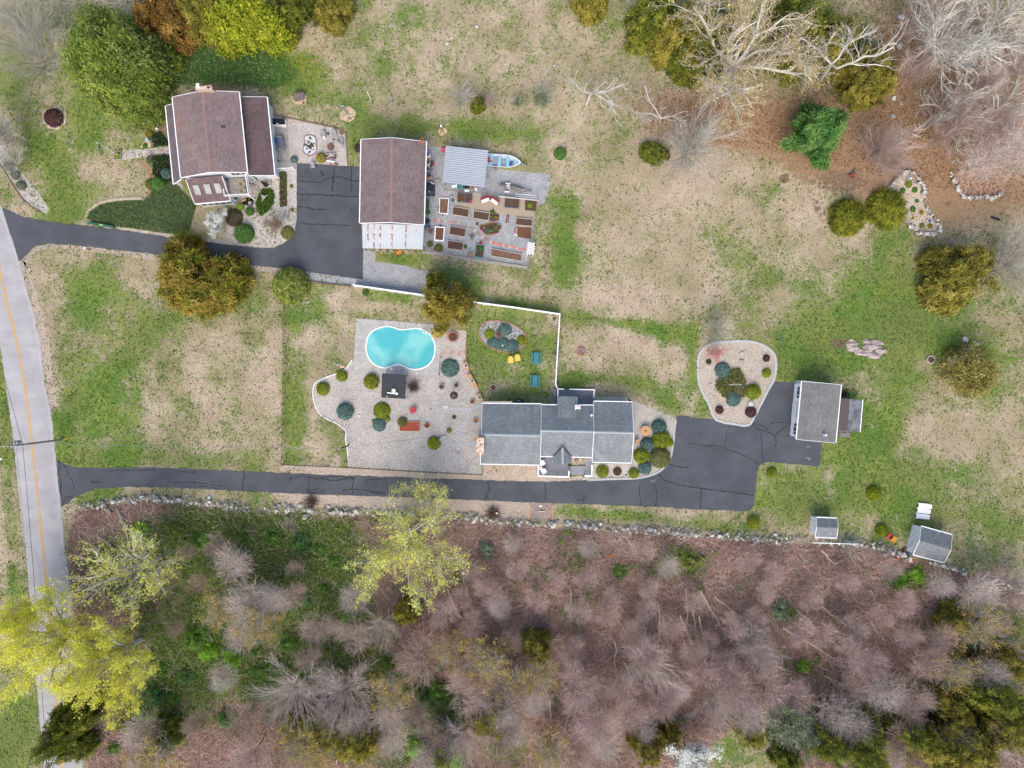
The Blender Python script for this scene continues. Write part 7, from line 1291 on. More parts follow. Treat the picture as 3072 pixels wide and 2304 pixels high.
for lab, pts, r_ in (('bleached driftwood branch at the top of the shrub island',[(435,195),(460,182),(497,165)],.07),('bleached driftwood branch beside the golden globe on the island',[(497,412),(510,435),(540,455)],.07),('bleached driftwood by the left side of the olive mat',[(145,490),(160,482),(180,475)],.07)): MB().tube([IS(x,y,.12) for x,y in pts], [r_,r_*1.2,r_*.5], 6).build('driftwood', mat('driftwood', C(222,212,204), C(196,182,174), 5), None, label=lab, cat='driftwood')
for x, y, a in ((305,620,-32),(455,620,40)): p = IS(x,y,.1); MB().box((p.x,p.y,.1), (.75,.12,.2), R(a)).build('edge_board', M_wood, None, label='short timber edge board on the '+('left' if a < 0 else 'right')+' of the spreading blue juniper', cat='board')
# ---------------------------------------------------------------- flags
M_fr, M_fw, M_fb = mat('flag_red', C(196,48,66)), mat('flag_white', C(240,238,238)), mat('flag_blue', C(52,62,122))
def flag(label, o_, u, v, nu=26, nv=13, wave=.12, curl=0):
    """a striped flag: u along the fly, v down the hoist"""
    o_, u, v = Vector(o_), Vector(u), Vector(v); n = u.cross(v).normalized(); mb = MB(); P = lambda i, j: o_+u*(i/nu)+v*(j/nv)+n*wave*math.sin(i/nu*9)*(.2+i/nu)+v*curl*(i/nu)**2
    for i in range(nu):
        for j in range(nv): mb.cur = 2 if (i < nu*.4 and j < 7) else (0 if j % 2 == 0 else 1); mb.face([P(i,j),P(i+1,j),P(i+1,j+1),P(i,j+1)])
    mb.cur = 1
    for r_ in range(9):
        for c_ in range(6 if r_ % 2 == 0 else 5):
            ii, jj = (c_+(.5 if r_ % 2 == 0 else 1))/6*nu*.4, (r_+.5)/9*7
            for s_ in (-1,1): q = P(ii,jj)+n*s_*.012; a, b_ = u.normalized()*.022, v.normalized()*.022; mb.face([q-a, q-b_, q+a, q+b_])
    me = mb.build('flag', [M_fr, M_fw, M_fb], None, label=label, cat='flag'); return me
def flagpole(label, b_, tp):
    o = thing('flagpole', label, 'flagpole', (b_.x,b_.y,0)); MB().tube([(b_.x,b_.y,0), tp], [.05,.035], 8).build('pole', M_plw, o); MB().lathe([(0,-.06),(.07,0),(0,.06)], tp, 8).build('finial', M_plw, o)
b_ = T00(1030,1345); flagpole('white flagpole rising from the planted box at the end of the front path', b_, Vector((b_.x,b_.y,5.8)))
flag('striped flag with a starred blue corner on the front path flagpole', (b_.x-.05,b_.y+.05,5.5), (.35,-1.35,-.35), (-.1,0,-.85))
b_ = T11(745,1492); flagpole('slim white flagpole at the edge of the pool gravel', b_, Vector((b_.x,b_.y,5.0))); flag('striped flag with a starred blue corner flying beside the pool deck', (b_.x+.02,b_.y+.02,4.9), (1.4,-.5,-.15), (.12,-.25,-.55))
b_ = IS(337,488); flagpole('white flagpole on the shrub island', b_, Vector((b_.x,b_.y,5.7))); flag('striped flag hanging folded on the shrub island flagpole', (b_.x+.03,b_.y,5.5), (-.2,-1.3,-.5), (.1,.12,-.7), curl=-.2)
q = T00.L([(988,1315),(1050,1312),(1052,1378),(990,1382)]); o = thing('planter_box', 'square timber bed of yellow-green plants at the foot of the front flagpole', 'planter', avg(q).to_tuple())
for a_, c_ in zip(q, q[1:]+q[:1]): MB().beam(a_+Vector((0,0,.1)), c_+Vector((0,0,.1)), .1, .2).build('side_board', M_woodw, o)
MB().prism([(p.x,p.y) for p in q], .02, .12).build('soil', M_soil, o); f_ = link(bpy.data.objects.new('foliage', g_lime), o); f_.scale = (.5,.5,.3); f_.location.z = .1
# ---------------------------------------------------------------- utility pole and lines
b_ = T02(540,481); up = thing('utility_pole', 'weathered utility pole with a transformer leaning over the road in the drone view', 'utility pole', (b_.x,b_.y,0)); HP = 11.6
MB().tube([(0,0,0),(0,0,HP)], [.17,.11], 10).build('pole', BARK, up, world=False)
MB().beam((-1.25,-.08,HP-.25), (1.25,.08,HP-.25), .1, .12).build('crossarm', BARK, up, world=False); MB().beam((-.12,-1.1,HP-.9), (-.12,1.1,HP-.9), .1, .12).build('crossarm', BARK, up, world=False)
for x in (-1.15,-.55,.55,1.15): MB().lathe([(0,0),(.07,0),(.1,.1),(.05,.24),(0,.25)], (x,0,HP-.2), 8).build('insulator', mat('insulator', C(214,224,232), rough=.3), up, world=False)
MB().lathe([(0,0),(.27,.02),(.28,.75),(.2,.82),(0,.84)], (.1,.42,HP-2.2), 14).build('transformer', M_steel, up, world=False)
MB().tube([(0,0,HP-2.5),(2.4,.35,0)], .012, 4).build('guy_wire', M_black, up, world=False); MB().tube([(2.4,.35,0),(1.75,.26,2.6)], .05, 6).build('guy_guard', M_ply, up, world=False)
def wire(label, a_, b2, sag, r_=.014, m_=M_black):
    a_, b2 = Vector(a_), Vector(b2); MB().tube([a_.lerp(b2, i/16)-Vector((0,0,sag*4*(i/16)*(1-i/16))) for i in range(17)], r_, 4).build('power_line', m_, None, label=label, cat='power line')
top = lambda x, y, z: Vector((b_.x+x, b_.y+y, z))
nxt, prv = W(130,3000,HP), W(-420,-150,HP)
for k, (dx, dz, lab) in enumerate(((-1.15,0,'outermost'),(1.15,0,'innermost'),(0,-1.0,'lower'),(.2,-2.6,'thick bottom'))):
    for e, s_ in ((nxt,'down the road'),(prv,'up the road')): wire(f'{lab} overhead wire running from the utility pole {s_}', top(dx,0,HP-.05+dz), e+Vector((dx,0,dz)), .7, .014 if k < 3 else .03)
pb = T12(800,530); o = thing('service_pole', 'short wooden pole carrying the wire at the gravel edge', 'pole', (pb.x,pb.y,0)); MB().tube([(0,0,0),(0,0,5.4)], [.12,.09], 8).build('pole', BARKD, o, world=False); MB().box((0,.05,5.3), (.3,.12,.1)).build('bracket', M_steel, o, world=False)
wire('pale service wire from the utility pole to the short wooden pole', top(.1,0,HP-3), (pb.x,pb.y,5.35), .5, .02, M_steel); wire('thin dark service wire from the short pole to the ranch house', (pb.x,pb.y,5.35), T12(1950,400,4.6), .3, .012)
p = T02(52,642); o = thing('mailbox', 'white mailbox on a post across the road', 'mailbox', (p.x,p.y,0)); MB().tube([(0,0,0),(0,0,1.1)], .05, 6).build('post', M_woodw, o, world=False); MB().box((0,0,1.2), (.55,.22,.22), R(5)).build('box', M_plw, o, world=False); MB().box((0,.13,1.3), (.1,.02,.14)).build('flag', M_red, o, world=False)
# ---------------------------------------------------------------- around the brown house
M_pondw = mat('pond_water', C(34,38,36), rough=.1, spec=.6)
o = thing('garden_pond', 'small black pond rimmed with stones under the wooden deck', 'pond', HG(775,395).to_tuple()); MB().lathe([(0,.02),(.85,.02),(.9,.05),(0,.051)], n=20, sx=1, sy=.7).build('water', M_pondw, o, world=False)
for k in range(16): a = k*.3927; s_ = bpy.data.objects.new('stone', ROCKS[k % 8]); link(s_, o); s_.location = (math.cos(a)*.98,math.sin(a)*.7,.08); s_.scale = (.17,.14,.12); s_.rotation_euler = (0,0,a*3)
MB().box(HG(737,382,.2), (.6,.26,.06), R(25)).build('plank', M_wood, None, label='tan plank laid across the rim of the black pond', cat='plank')
o = thing('fountain', 'dark grey stone fountain block beside the black pond', 'fountain', HG(806,418).to_tuple()); MB().box((0,0,.3), (.5,.62,.6)).build('base', M_slate, o, world=False); MB().lathe([(0,.6),(.2,.6),(.22,.68),(0,.7)], n=12).build('bowl', M_blk, o, world=False); MB().lathe([(0,.7),(.07,.7),(0,.85)], n=8).build('finial', M_plo, o, world=False)
pot('round dark grey pot below the pond fountain', HG(828,486), .2, .35, M_slate)
o = thing('bird_bath', 'grey stone bird bath with splayed arms on the green circle', 'bird bath', HG(938,365).to_tuple()); MB().lathe([(0,0),(.22,0),(.1,.15),(.09,.6),(.26,.68),(.27,.74),(0,.7)], n=14).build('bowl', M_blk, o, world=False)
for a in (.6,2.4,4.2): MB().beam((math.cos(a)*.15,math.sin(a)*.15,.5),(math.cos(a)*.62,math.sin(a)*.62,.55), .14, .08).build('arm', M_blk, o, world=False)
o = thing('draped_statue', 'slender black covered statue on the gravel below the east wing', 'statue', HG(946,240).to_tuple()); MB().lathe([(0,0),(.36,0),(.34,.4),(.2,1.2),(.12,1.8),(0,2.0)], n=12, sx=1, sy=.8).build('body', M_black, o, world=False); MB().lathe([(0,0),(.12,.05),(.1,.3),(0,.38)], (0,0,1.85), 8).build('head', M_black, o, world=False)
o = thing('wheel_table', 'round white wheel leaning by the deck posts', 'wheel', HG(817,220).to_tuple()); MB().lathe([(.1,.3),(.26,.3),(.28,.42),(.12,.42)], n=16).build('tyre', M_black, o, world=False); MB().lathe([(0,.36),(.18,.36),(.16,.44),(0,.45)], n=12).build('rim', M_plw, o, world=False)
o = bench('brown wooden bench under the east wing eave', HG(868,172,.4), R(-8), mat('red_brown_wood', C(140,90,62)), 1.1, .4, 'wooden_bench')
for k, (x, y, a, lab) in enumerate(((728,226,120,'tan folding chair at the upper corner of the wooden deck'),(736,298,95,'tan folding chair at the lower side of the wooden deck'))): chair(lab, HG(x,y,3.2), R(a), mat('tan_canvas', C(186,166,134)), .55, .55, z=2.8)
t = thing('porch_rail', 'white handrail along the concrete step at the head of the driveway', 'railing', PA(115,808).to_tuple())
balustrade(t, [PA(118,810,.1), PA(235,805,.1), PA(355,799,.1)], .9, .35)
o = thing('spa', 'black covered spa tub on the concrete patio', 'hot tub', PA(168,217).to_tuple()); MB().slab([Vector((x,y,.75)) for x, y in ((-.98,-.4),(1.0,-.4),(1.05,.38),(-.95,.42))], .73).build('body', M_plw, o, world=False); MB().slab([Vector((x,y,.86)) for x, y in ((-1.0,-.40),(1.03,-.40),(.98,.46),(-.96,.46))], .1).build('cover', mat('black_vinyl', C(44,46,50), C(34,36,40), 3, rough=.4), o, world=False); MB().box((-.1,-.3,.87), (.28,.1,.02)).build('label_tag', M_plw, o, world=False)
o = thing('patio_table', 'grey patio table among four chairs on the concrete patio', 'table', PA(185,470).to_tuple()); MB().box((0,0,.72), (1.1,1.0,.04)).build('table_top', mat('grey_table', C(126,130,138), C(110,114,122), 4, rough=.4), o, world=False); [MB().tube([(x,y,0),(x,y,.7)], .03, 6).build('leg', M_black, o, world=False) for x in (-.5,.5) for y in (-.42,.42)]
for x, y, a, lab in ((126,525,180,'grey patio chair, lower left of the four at the table'),(200,522,180,'grey patio chair, lower right of the four at the table'),(122,418,0,'grey patio chair, upper left of the four at the table'),(178,425,0,'grey patio chair, upper right of the four at the table')): chair(lab, PA(x,y,.5), R(a), M_greyc, .52, .55)
o = thing('blue_cloth', 'crumpled blue tarp draped over the grey patio table', 'tarp', PA(132,455).to_tuple()); rgt = random.Random(2); MB().mesh([(rgt.uniform(-.08,.08)+x*.14,rgt.uniform(-.06,.06)+y*.16,.78+rgt.uniform(0,.1)) for y in range(-3,4) for x in range(-2,3)], [(r_*5+c_, r_*5+c_+1, (r_+1)*5+c_+1, (r_+1)*5+c_) for r_ in range(6) for c_ in range(4)]).build('cloth', M_blue, o, world=False); o.rotation_euler.z = R(35)
for x, y, a, lab in ((718,352,5,'pale grey patio chair, left of the pair on the gravel'),(856,342,5,'pale grey patio chair, right of the pair on the gravel'),(943,430,95,'pale grey chair facing the gravel patio from its right edge'),(583,750,10,'pale grey chair at the asphalt edge below the flower bed')): chair(lab, PA(x,y,.5), R(a), M_greyc, .56, .6)
MB().box(PA(958,495,.4), (.45,.5,.05)).build('side_table', M_greyc, None, label='small pale side table at the right edge of the gravel patio', cat='table'); pot('dark metal brazier between the pair of patio chairs', PA(785,352), .16, .4, M_black, M_embr, 'brazier', 'brazier')
q = catmull(PA.L([(480,390),(530,365),(600,375),(632,430),(625,480),(640,530),(615,590),(550,625),(500,605),(463,560),(470,500),(485,450)]), 4); ps = thing('flower_bed', 'bed of white pebbles dotted with small plants on the gravel patio', 'flower bed', avg(q).to_tuple()); MB().prism([(p.x,p.y) for p in q], .0, .09).build('pebbles', mat('white_pebbles', C(228,226,224), C(206,204,204), 7, .85, 1.1), ps)
mb = MB(); [mb.beam(Vector((*a_.xy,.07)), Vector((*c_.xy,.07)), .09, .14) for a_, c_ in zip(q, q[1:]+q[:1])]; mb.build('rim', mat('rim_red', C(150,100,92), C(126,88,84), 6), ps)
for k in range(34):
    a, rr_ = rgt.uniform(0,6.28), rgt.random()**.5; p = PA(550+math.cos(a)*62*rr_, 495+math.sin(a)*105*rr_); f_ = link(bpy.data.objects.new('plant', (g_grey, g_green, g_blue[0], g_brown, g_red)[k % 5]), ps); s_ = rgt.uniform(.07,.16); f_.scale = (s_,s_,s_*1.2); f_.location = (p.x-ps.location.x, p.y-ps.location.y, .09)
o = thing('flower_barrel', 'half barrel ring full of twigs and flowers on the gravel patio', 'planter', PA(815,515).to_tuple()); MB().lathe([(.44,0),(.5,.0),(.5,.28),(.44,.28)], n=18).build('ring', BARKD, o, world=False)
for k in range(26): a = rgt.uniform(0,6.28); MB().tube([(rgt.uniform(-.3,.2),rgt.uniform(-.3,.3),.2),(rgt.uniform(-.7,.4),rgt.uniform(-.6,.5),.45)], [.03,.015], 4).build('stick', (mat('twig_dark', C(110,80,70)), mat('twig_white', C(222,206,192)), M_terr)[k % 3], o, world=False)
o = thing('purple_tarp', 'crumpled purple tarp over a garden wagon beside the golden bush', 'tarp', PA(815,640).to_tuple()); MB().mesh([(x*.17+rgt.uniform(-.05,.05),y*.14+rgt.uniform(-.05,.05),.25+rgt.uniform(0,.3)) for y in range(-3,4) for x in range(-5,6)], [(r_*11+c_, r_*11+c_+1, (r_+1)*11+c_+1, (r_+1)*11+c_) for r_ in range(6) for c_ in range(10)]).build('sheet', M_purple, o, world=False)
for k in range(8): MB().beam((rgt.uniform(-.8,.2),rgt.uniform(-.5,.5),.5),(rgt.uniform(.2,1.0),rgt.uniform(-.5,.5),.6), .06, .05).build('stick', mat('twig_white', C(222,206,192)), o, world=False)
o = thing('surfboard', 'white curved board lying below the purple tarp', 'board', PA(815,700).to_tuple()); MB().lathe([(0,.25),(.62,.25),(.65,.3),(0,.33)], n=20, sx=1, sy=.17).build('deck', M_plw, o, world=False); o.rotation_euler.z = R(-8)
o = thing('wagon_wheel', 'small rusty wheel propped at the asphalt edge of the patio', 'wheel', PA(815,735).to_tuple()); MB().tube([(math.cos(a*.5236)*.24,math.sin(a*.5236)*.2,.25) for a in range(13)], .025, 5).build('tyre', M_terr, o, world=False); [MB().tube([(0,0,.25),(math.cos(a)*.24,math.sin(a)*.2,.25)], .012, 4).build('spoke', M_terr, o, world=False) for a in (0,1.05,2.1,3.14,4.2,5.2)]
MB().box(PA(880,728,.2), (.5,.16,.14), R(-10)).build('toy_crate', mat('colour_crate', C(160,60,50), C(60,80,60), 9), None, label='small red and green crate beside the rusty wheel', cat='crate')
pot('terracotta urn against the house wall at the patio end', PA(112,690), .2, .5, M_terr); pot('dark urn beside the terracotta one by the house wall', PA(145,692), .17, .45, BARKD)
o = thing('well_house', 'little brown-roofed box standing in a ring of chips behind the house', 'box', T10(375,835).to_tuple()); MB().slab([T10(330,805,.9), T10(332,875,.9), T10(375,868,1.25), T10(372,800,1.25)], .08).build('roof', SHB, o); MB().slab([T10(372,800,1.25), T10(375,868,1.25), T10(418,862,.9), T10(414,796,.9)], .08).build('roof', SHB, o); MB().box((0,0,.42), (1.25,1.0,.84)).build('box', BARKD, o, world=False)
o = thing('statue', 'little garden statue on a turquoise plinth in a ring of chips', 'statue', T10(782,985).to_tuple()); MB().box((0,0,.25), (.28,.28,.5)).build('plinth', mat('turquoise', C(110,176,180)), o, world=False); MB().lathe([(0,.5),(.12,.5),(.08,.8),(.1,.95),(0,1.1)], n=10).build('figure', M_blk, o, world=False); MB().beam((-.1,.2,.5),(-.5,.9,.75), .1, .1).build('arm', M_slate, o, world=False); MB().box((-.42,.85,.78), (.5,.24,.1)).build('tray', M_greyc, o, world=False)
for k in range(5): rock('small rusty stone in the chip ring about the statue', T10(750+k*22,1005+(k%2)*26-40*(k==3)), .13, k)['group'] = 'stones about the statue'
o = thing('lamp_post', 'slim lamp post with a white head in the small square chip ring', 'lamp post', T10(1612,1138).to_tuple()); MB().tube([(0,0,0),(0,0,2.2)], .05, 8).build('post', M_black, o, world=False); MB().box((0,0,2.35), (.22,.22,.3)).build('lantern', M_plw, o, world=False); MB().box((-.12,0,2.1), (.3,.08,.08)).build('arm', M_black, o, world=False)
p = T10(998,868); o = thing('white_post', 'tall thin white post at the lower edge of the north field', 'post', (p.x,p.y,0)); MB().tube([(0,0,0),(0,0,3.0)], .05, 7).build('post', M_plw, o, world=False); MB().box((0,0,3.02), (.12,.12,.05)).build('cap', M_plw, o, world=False)
o = thing('bird_house', 'small turquoise bird house on a short pole at the field edge', 'bird house', T10(1186,885).to_tuple()); MB().tube([(0,0,0),(0,0,1.4)], .03, 6).build('pole', M_black, o, world=False); MB().box((0,0,1.5), (.24,.24,.26)).build('box', mat('turquoise', C(110,176,180)), o, world=False)
o = thing('planter_trough', 'long dark green trough with a pale sign at the foot of the ivy bank', 'trough', T01(870,283).to_tuple()); MB().beam(T01(760,264,.35), T01(985,303,.35), .26, .5).build('box', mat('trough_green', C(52,110,96), C(44,92,80), 3), o); MB().beam(T01(855,281,.64), T01(892,288,.64), .22, .05).build('sign', mat('sign_green', C(150,210,120)), o)
o = thing('lawn_tool', 'white and black garden tool lying beside the upper driveway', 'tool', T01(760,490).to_tuple()); MB().beam(T01(735,487,.08), T01(795,498,.08), .05, .05).build('handle', M_black, o); MB().box(T01(733,485,.1), (.28,.3,.16)).build('head', M_plw, o)
pot('dark grey urn beside the gravel front path', T00(1308,1368), .32, .6, M_slate); MB().box(T00(1275,1208,.4), (.4,.4,.5), .3).build('blue_box', mat('pale_blue', C(160,200,214)), None, label='pale blue garden ornament above the front path', cat='ornament'); o = thing('garden_gnome', 'white and red figure ornament near the porch corner', 'ornament', T00(1360,1112).to_tuple()); MB().lathe([(0,0),(.2,0),(.16,.4),(0,.5)], n=10).build('body', M_plw, o, world=False); MB().lathe([(0,.5),(.12,.5),(0,.8)], n=8).build('hat', M_terr, o, world=False)
# ---------------------------------------------------------------- raised beds of the kitchen garden
M_oldw = mat('old_bed_boards', C(206,196,182), C(182,172,158), 4, .85, 1.1); M_gbed = mat('blue_grey_bed', C(116,126,142), C(104,114,130), 3); M_tealb = mat('teal_bed', C(122,196,198), rough=.6); M_br = mat('dark_bed_boards', C(140,112,92), C(116,92,76), 4)
def raised_bed(label, pts, m_, h_=.3, w=.1, div=0, t_=GB, soil=M_soil):
    q = [t_(x,y) for x, y in pts]; o = thing('raised_bed', label, 'raised bed', avg(q).to_tuple(), group='raised beds of the kitchen garden'); c = avg(q)
    qi = [c+(p-c)*(1-.05) for p in q]
    for a_, b2 in zip(qi, qi[1:]+qi[:1]): e = (b2-a_).normalized()*w*.5; MB().beam(a_-e+Vector((0,0,h_/2)), b2+e*(-1)+Vector((0,0,h_/2)), w, h_).build('side_board', m_, o)
    MB().prism([(c+(p-c)*.93).xy for p in q], .01, h_*.72).build('soil', soil, o)
    for k in range(div): a_, b2 = qi[0].lerp(qi[1],(k+1)/(div+1)), qi[3].lerp(qi[2],(k+1)/(div+1)); MB().beam(a_+Vector((0,0,h_*.8)), b2+Vector((0,0,h_*.8)), .06, .05).build('divider', m_, o)
    return o
S2 = mat('rusty_soil', C(132,88,64), C(112,78,60), 5, .75, 1.25); S3 = mat('pale_soil', C(140,108,86), C(112,86,70), 3, .75, 1.25)
raised_bed('upright raised bed with white boards nearest the dark tarp by the barn', [(188,108),(277,113),(268,266),(183,260)], M_plw, soil=S3)
raised_bed('weathered raised bed of bare soil below the blue-grey double bed', [(312,188),(474,218),(463,297),(303,268)], M_oldw)
b3 = raised_bed('weathered raised bed whose right end is full of plants', [(508,228),(668,252),(655,328),(502,305)], M_oldw)
raised_bed('blue-grey double raised bed with red flowers at its lower corners', [(358,60),(500,72),(495,160),(355,148)], M_gbed, .45, .07, 1)
raised_bed('blue-grey double raised bed beside the white benches, without flowers', [(808,112),(948,118),(943,212),(802,200)], M_gbed, .45, .07, 1)
raised_bed('dark raised bed holding one big green plant in the upper corner of the garden', [(1000,130),(1112,140),(1103,236),(998,226)], M_br, .25, .06)
raised_bed('grey-boarded raised bed near the garden fence above the bare soil plot', [(912,296),(1076,312),(1070,382),(905,368)], M_oldw)
raised_bed('open plot of bare brown soil beside the pergola', [(922,386),(1062,390),(1055,500),(930,480)], M_br, .12, .04, soil=S2)
raised_bed('upright raised bed with thick bright white boards near the lean-to', [(147,381),(238,390),(226,522),(139,514)], M_plw, .32, .15, soil=S2)
raised_bed('weathered raised bed with metal hoops, upper one', [(285,373),(444,402),(432,484),(276,458)], M_oldw)
raised_bed('weathered raised bed with metal hoops, lower one by the garden edge', [(263,512),(421,532),(412,612),(256,594)], M_oldw)
raised_bed('small upright raised bed with turquoise boards full of seedlings', [(534,548),(620,560),(604,684),(518,674)], M_tealb, .3, .06)
raised_bed('longest raised bed with pale boards, beside the pergola', [(674,588),(978,645),(970,714),(665,660)], M_oldw, soil=S3)
q = catmull(GB.L([(568,375),(620,362),(660,348),(720,345),(768,372),(770,400),(745,440),(690,455),(640,460),(600,435),(572,405)]), 4); o = thing('flower_bed', 'brick-edged island bed of mixed flowers in the middle of the garden', 'flower bed', avg(q).to_tuple()); MB().prism([(p.x,p.y) for p in q], .0, .14).build('soil', M_soil, o)
mb = MB(); [mb.beam(Vector((*a_.xy,.09)), Vector((*a_.lerp(c_,.9).xy,.09)), .1, .18) for a_, c_ in zip(q, q[1:]+q[:1])]; mb.build('edging', mat('edging_brick', C(196,140,112)), o, kind='stuff')
rgg = random.Random(12); MC = [mat('bloom_red', C(222,60,60)), mat('bloom_yellow', C(236,206,70)), mat('bloom_blue', C(70,110,206)), mat('bloom_pink', C(232,140,170)), mat('bloom_white', C(240,240,236)), mat('bloom_teal', C(70,190,190))]
def bloom(o, p, r_, m_, z=.3): MB().lathe([(0,-r_),(r_*.8,-r_*.4),(r_,0),(r_*.7,r_*.6),(0,r_*.8)], (p.x-o.location.x, p.y-o.location.y, z), 7).build('bloom', m_, o, world=False)
def sprout(o, p, r_, d, z=.15): f_ = link(bpy.data.objects.new('plant', d), o); f_.scale = (r_,r_,r_*1.1); f_.location = (p.x-o.location.x, p.y-o.location.y, z)
for k in range(20): x, y = rgg.uniform(590,755), rgg.uniform(360,445); bloom(o, GB(x,y), rgg.uniform(.06,.11), MC[k % 6])
for x, y, r_ in ((717,378,.26),(678,412,.3),(610,378,.18),(740,420,.16),(655,440,.2)): sprout(o, GB(x,y), r_, g_green)
for x, y, r_, d in ((640,258,.15,g_green),(690,245,.3,g_green),(720,290,.22,g_goldy),(680,290,.18,g_green),(745,290,.16,g_olive)): sprout(b3, GB(x,y), r_, d)
q = GB.L([(668,240),(720,258),(752,268),(748,320),(700,328),(660,325)]); MB().prism([(p.x,p.y) for p in q], .0, .16).build('soil', M_soil, b3)
for x, y in ((710,258),(738,300),(690,310)): bloom(b3, GB(x,y), .09, MC[0])
beds = {b_['label'][:30]: b_ for b_ in bpy.data.objects if b_.get('category') == 'raised bed'}
def bed_of(s_): return next(v for k, v in beds.items() if k.startswith(s_))
for b_ in [v for v in bpy.data.objects if v.get('category') == 'raised bed' and 'red flowers' in v.get('label','')]:
    for x, y in ((360,127),(366,120),(485,142),(492,136),(478,146)): bloom(b_, GB(x,y), .13, MC[0], .5)
    sprout(b_, GB(402,138), .14, g_lime, .35)
for b_ in [v for v in bpy.data.objects if v.get('category') == 'raised bed' and 'big green plant' in v.get('label','')]: sprout(b_, GB(1046,182), .36, g_lime, .15); sprout(b_, GB(1050,160), .24, g_green, .15)
for b_ in [v for v in bpy.data.objects if v.get('category') == 'raised bed' and 'turquoise' in v.get('label','')]:
    for x, y, r_ in ((585,590,.34),(542,590,.2),(556,660,.22),(590,625,.12),(550,625,.12)): sprout(b_, GB(x,y), r_, g_green, .15)
for b_ in [v for v in bpy.data.objects if v.get('category') == 'raised bed' and 'upper one' in v.get('label','')]:
    for x in (348,): MB().beam(GB(348,450,.5), GB(338,530,.5), .03, .03).build('hoop', M_steel, b_)
    MB().beam(GB(268,465,.4), GB(262,520,.4), .03, .03).build('hoop', M_steel, b_); MB().beam(GB(420,485,.4), GB(416,540,.4), .03, .03).build('hoop', M_steel, b_)
# paths of pavers in the garden
pt = thing('paver_path', None, None); pt['kind'] = 'structure'; pt['label'] = 'broken line of red bricks and brown pavers winding through the garden'
BR = mat('red_paver', C(226,138,116), C(208,122,102), 5, rnd=.12); BW = mat('brown_paver', C(178,156,146), C(160,138,128), 4, rnd=.12); BP = mat('pale_paver', C(214,204,190), C(196,186,172), 5, rnd=.1)
for x, y, m_, w, a in [(135,320,BR,18,6),(155,324,BR,16,6),(180,326,BP,18,6),(206,329,BR,20,6),(234,332,BP,18,8),(284,334,BR,22,4),(310,335,BW,24,0),(338,341,BW,26,-14),(368,347,BP,22,-10),(396,356,BW,28,-14),(425,367,BW,28,-20),(477,388,BW,28,-35),(502,403,BW,28,-35),(525,420,BP,26,-35),(550,437,BW,28,-38),(570,457,BW,30,-40),(593,477,BP,24,-30),(618,497,BW,36,-25),(648,507,BW,38,-15),(677,525,BP,26,10),(700,535,BR,24,-16),(724,543,BR,24,-12),(748,549,BR,24,-10),(770,551,BR,22,-8),(795,555,BP,18,0),(815,562,BR,20,-8),(838,566,BR,22,-8),(857,569,BP,18,0),(880,575,BR,20,-8),(903,580,BR,20,-8),(925,586,BP,18,0),(948,592,BR,20,-6),(972,597,BR,22,-4),(996,598,BR,20,-4)]:
    p = GB(x,y); s_ = w*GB.k/20; MB().box((p.x,p.y,.02), (s_,s_,.05), R(a)).build('paver', m_, pt)
# garden pieces
for lab, x, y, a in (('white bench with a dark red back, left of the facing pair in the garden',620,132,20),('white bench with a dark red back, right of the facing pair in the garden',714,147,-36)):
    p = GB(x,y); o = thing('garden_bench', lab, 'bench', (p.x,p.y,0), R(a))
    for i in range(4): MB().box((0,-.28+i*.12,.43), (1.25,.10,.03)).build('slat', M_plw, o, world=False)
    MB().box((0,.30,.68), (1.25,.06,.5), rx=-.2).build('backrest', mat('maroon', C(150,50,60)), o, world=False)
    for s_ in (-1,1): MB().box((s_*.58,0,.2), (.06,.5,.4)).build('leg', mat('maroon', C(150,50,60)), o, world=False); MB().box((s_*.62,.02,.6), (.05,.55,.04)).build('armrest', mat('maroon', C(150,50,60)), o, world=False)
pot('terracotta pot between the two white garden benches', GB(672,106), .22, .4, M_terr)
pq = [GB(1028,525,2.2), GB(1090,538,2.2), GB(1080,645,2.2), GB(1014,640,2.2)]; o = thing('pergola', 'small white arbour with open slats at the garden gate', 'arbour', avg(pq).to_tuple()); o.location.z = 0
for k in range(8): MB().beam(lerp4(pq,-.06,(k+.3)/7.6), lerp4(pq,1.06,(k+.3)/7.6), .09, .07).build('slat', M_plw, o)
for u in (.18,.5,.82): MB().beam(lerp4(pq,u,0)-Vector((0,0,.08)), lerp4(pq,u,1)-Vector((0,0,.08)), .07, .09).build('beam', M_plw, o)
for u in (.1,.9):
    for v in (.05,.95): p = lerp4(pq,u,v); MB().beam((p.x,p.y,0), p-Vector((0,0,.1)), .09, .09).build('post', M_plw, o)
o = thing('log_planter', 'hollow log planter with flowers standing alone on the garden gravel', 'planter', GB(832,312).to_tuple()); MB().tube([(-.05,-.5,.18),(.05,.5,.18)], .2, 9).build('log', BARKD, o, world=False); 
for y in (-.35,-.1,.2): bloom(o, GB(832,312)+Vector((0,y,0)), .1, MC[3 if y < 0 else 1], .4)
o = thing('doll_seat', 'tan garden seat with pink and white figures by the bare soil plot', 'seat', GB(912,430).to_tuple()); MB().box((.08,.05,.3), (.22,1.0,.3), R(-5)).build('seat', mat('tan_seat', C(196,164,130)), o, world=False)
for k, (x, y, m_) in enumerate(((-.15,.2,MC[3]),(-.18,-.1,MC[3]),(-.15,-.4,MC[4]),(.1,-.5,MC[4]))): MB().lathe([(0,0),(.13,.05),(.12,.3),(.07,.42),(0,.5)], (x,y,0), 8).build('figure', m_, o, world=False)
pot('black bucket on the gravel beside the flower island', GB(545,360), .2, .3, M_black); pot('dark green barrel above the first white bed', GB(302,107), .2, .45, mat('dk_green', C(60,90,80)), mat('pale_lid', C(200,210,206)), 'barrel', 'barrel'); pot('small dark green pot below the green barrel', GB(312,138), .16, .3, mat('dk_green', C(60,90,80)), None, 'pot', 'flower_pot', g_green)
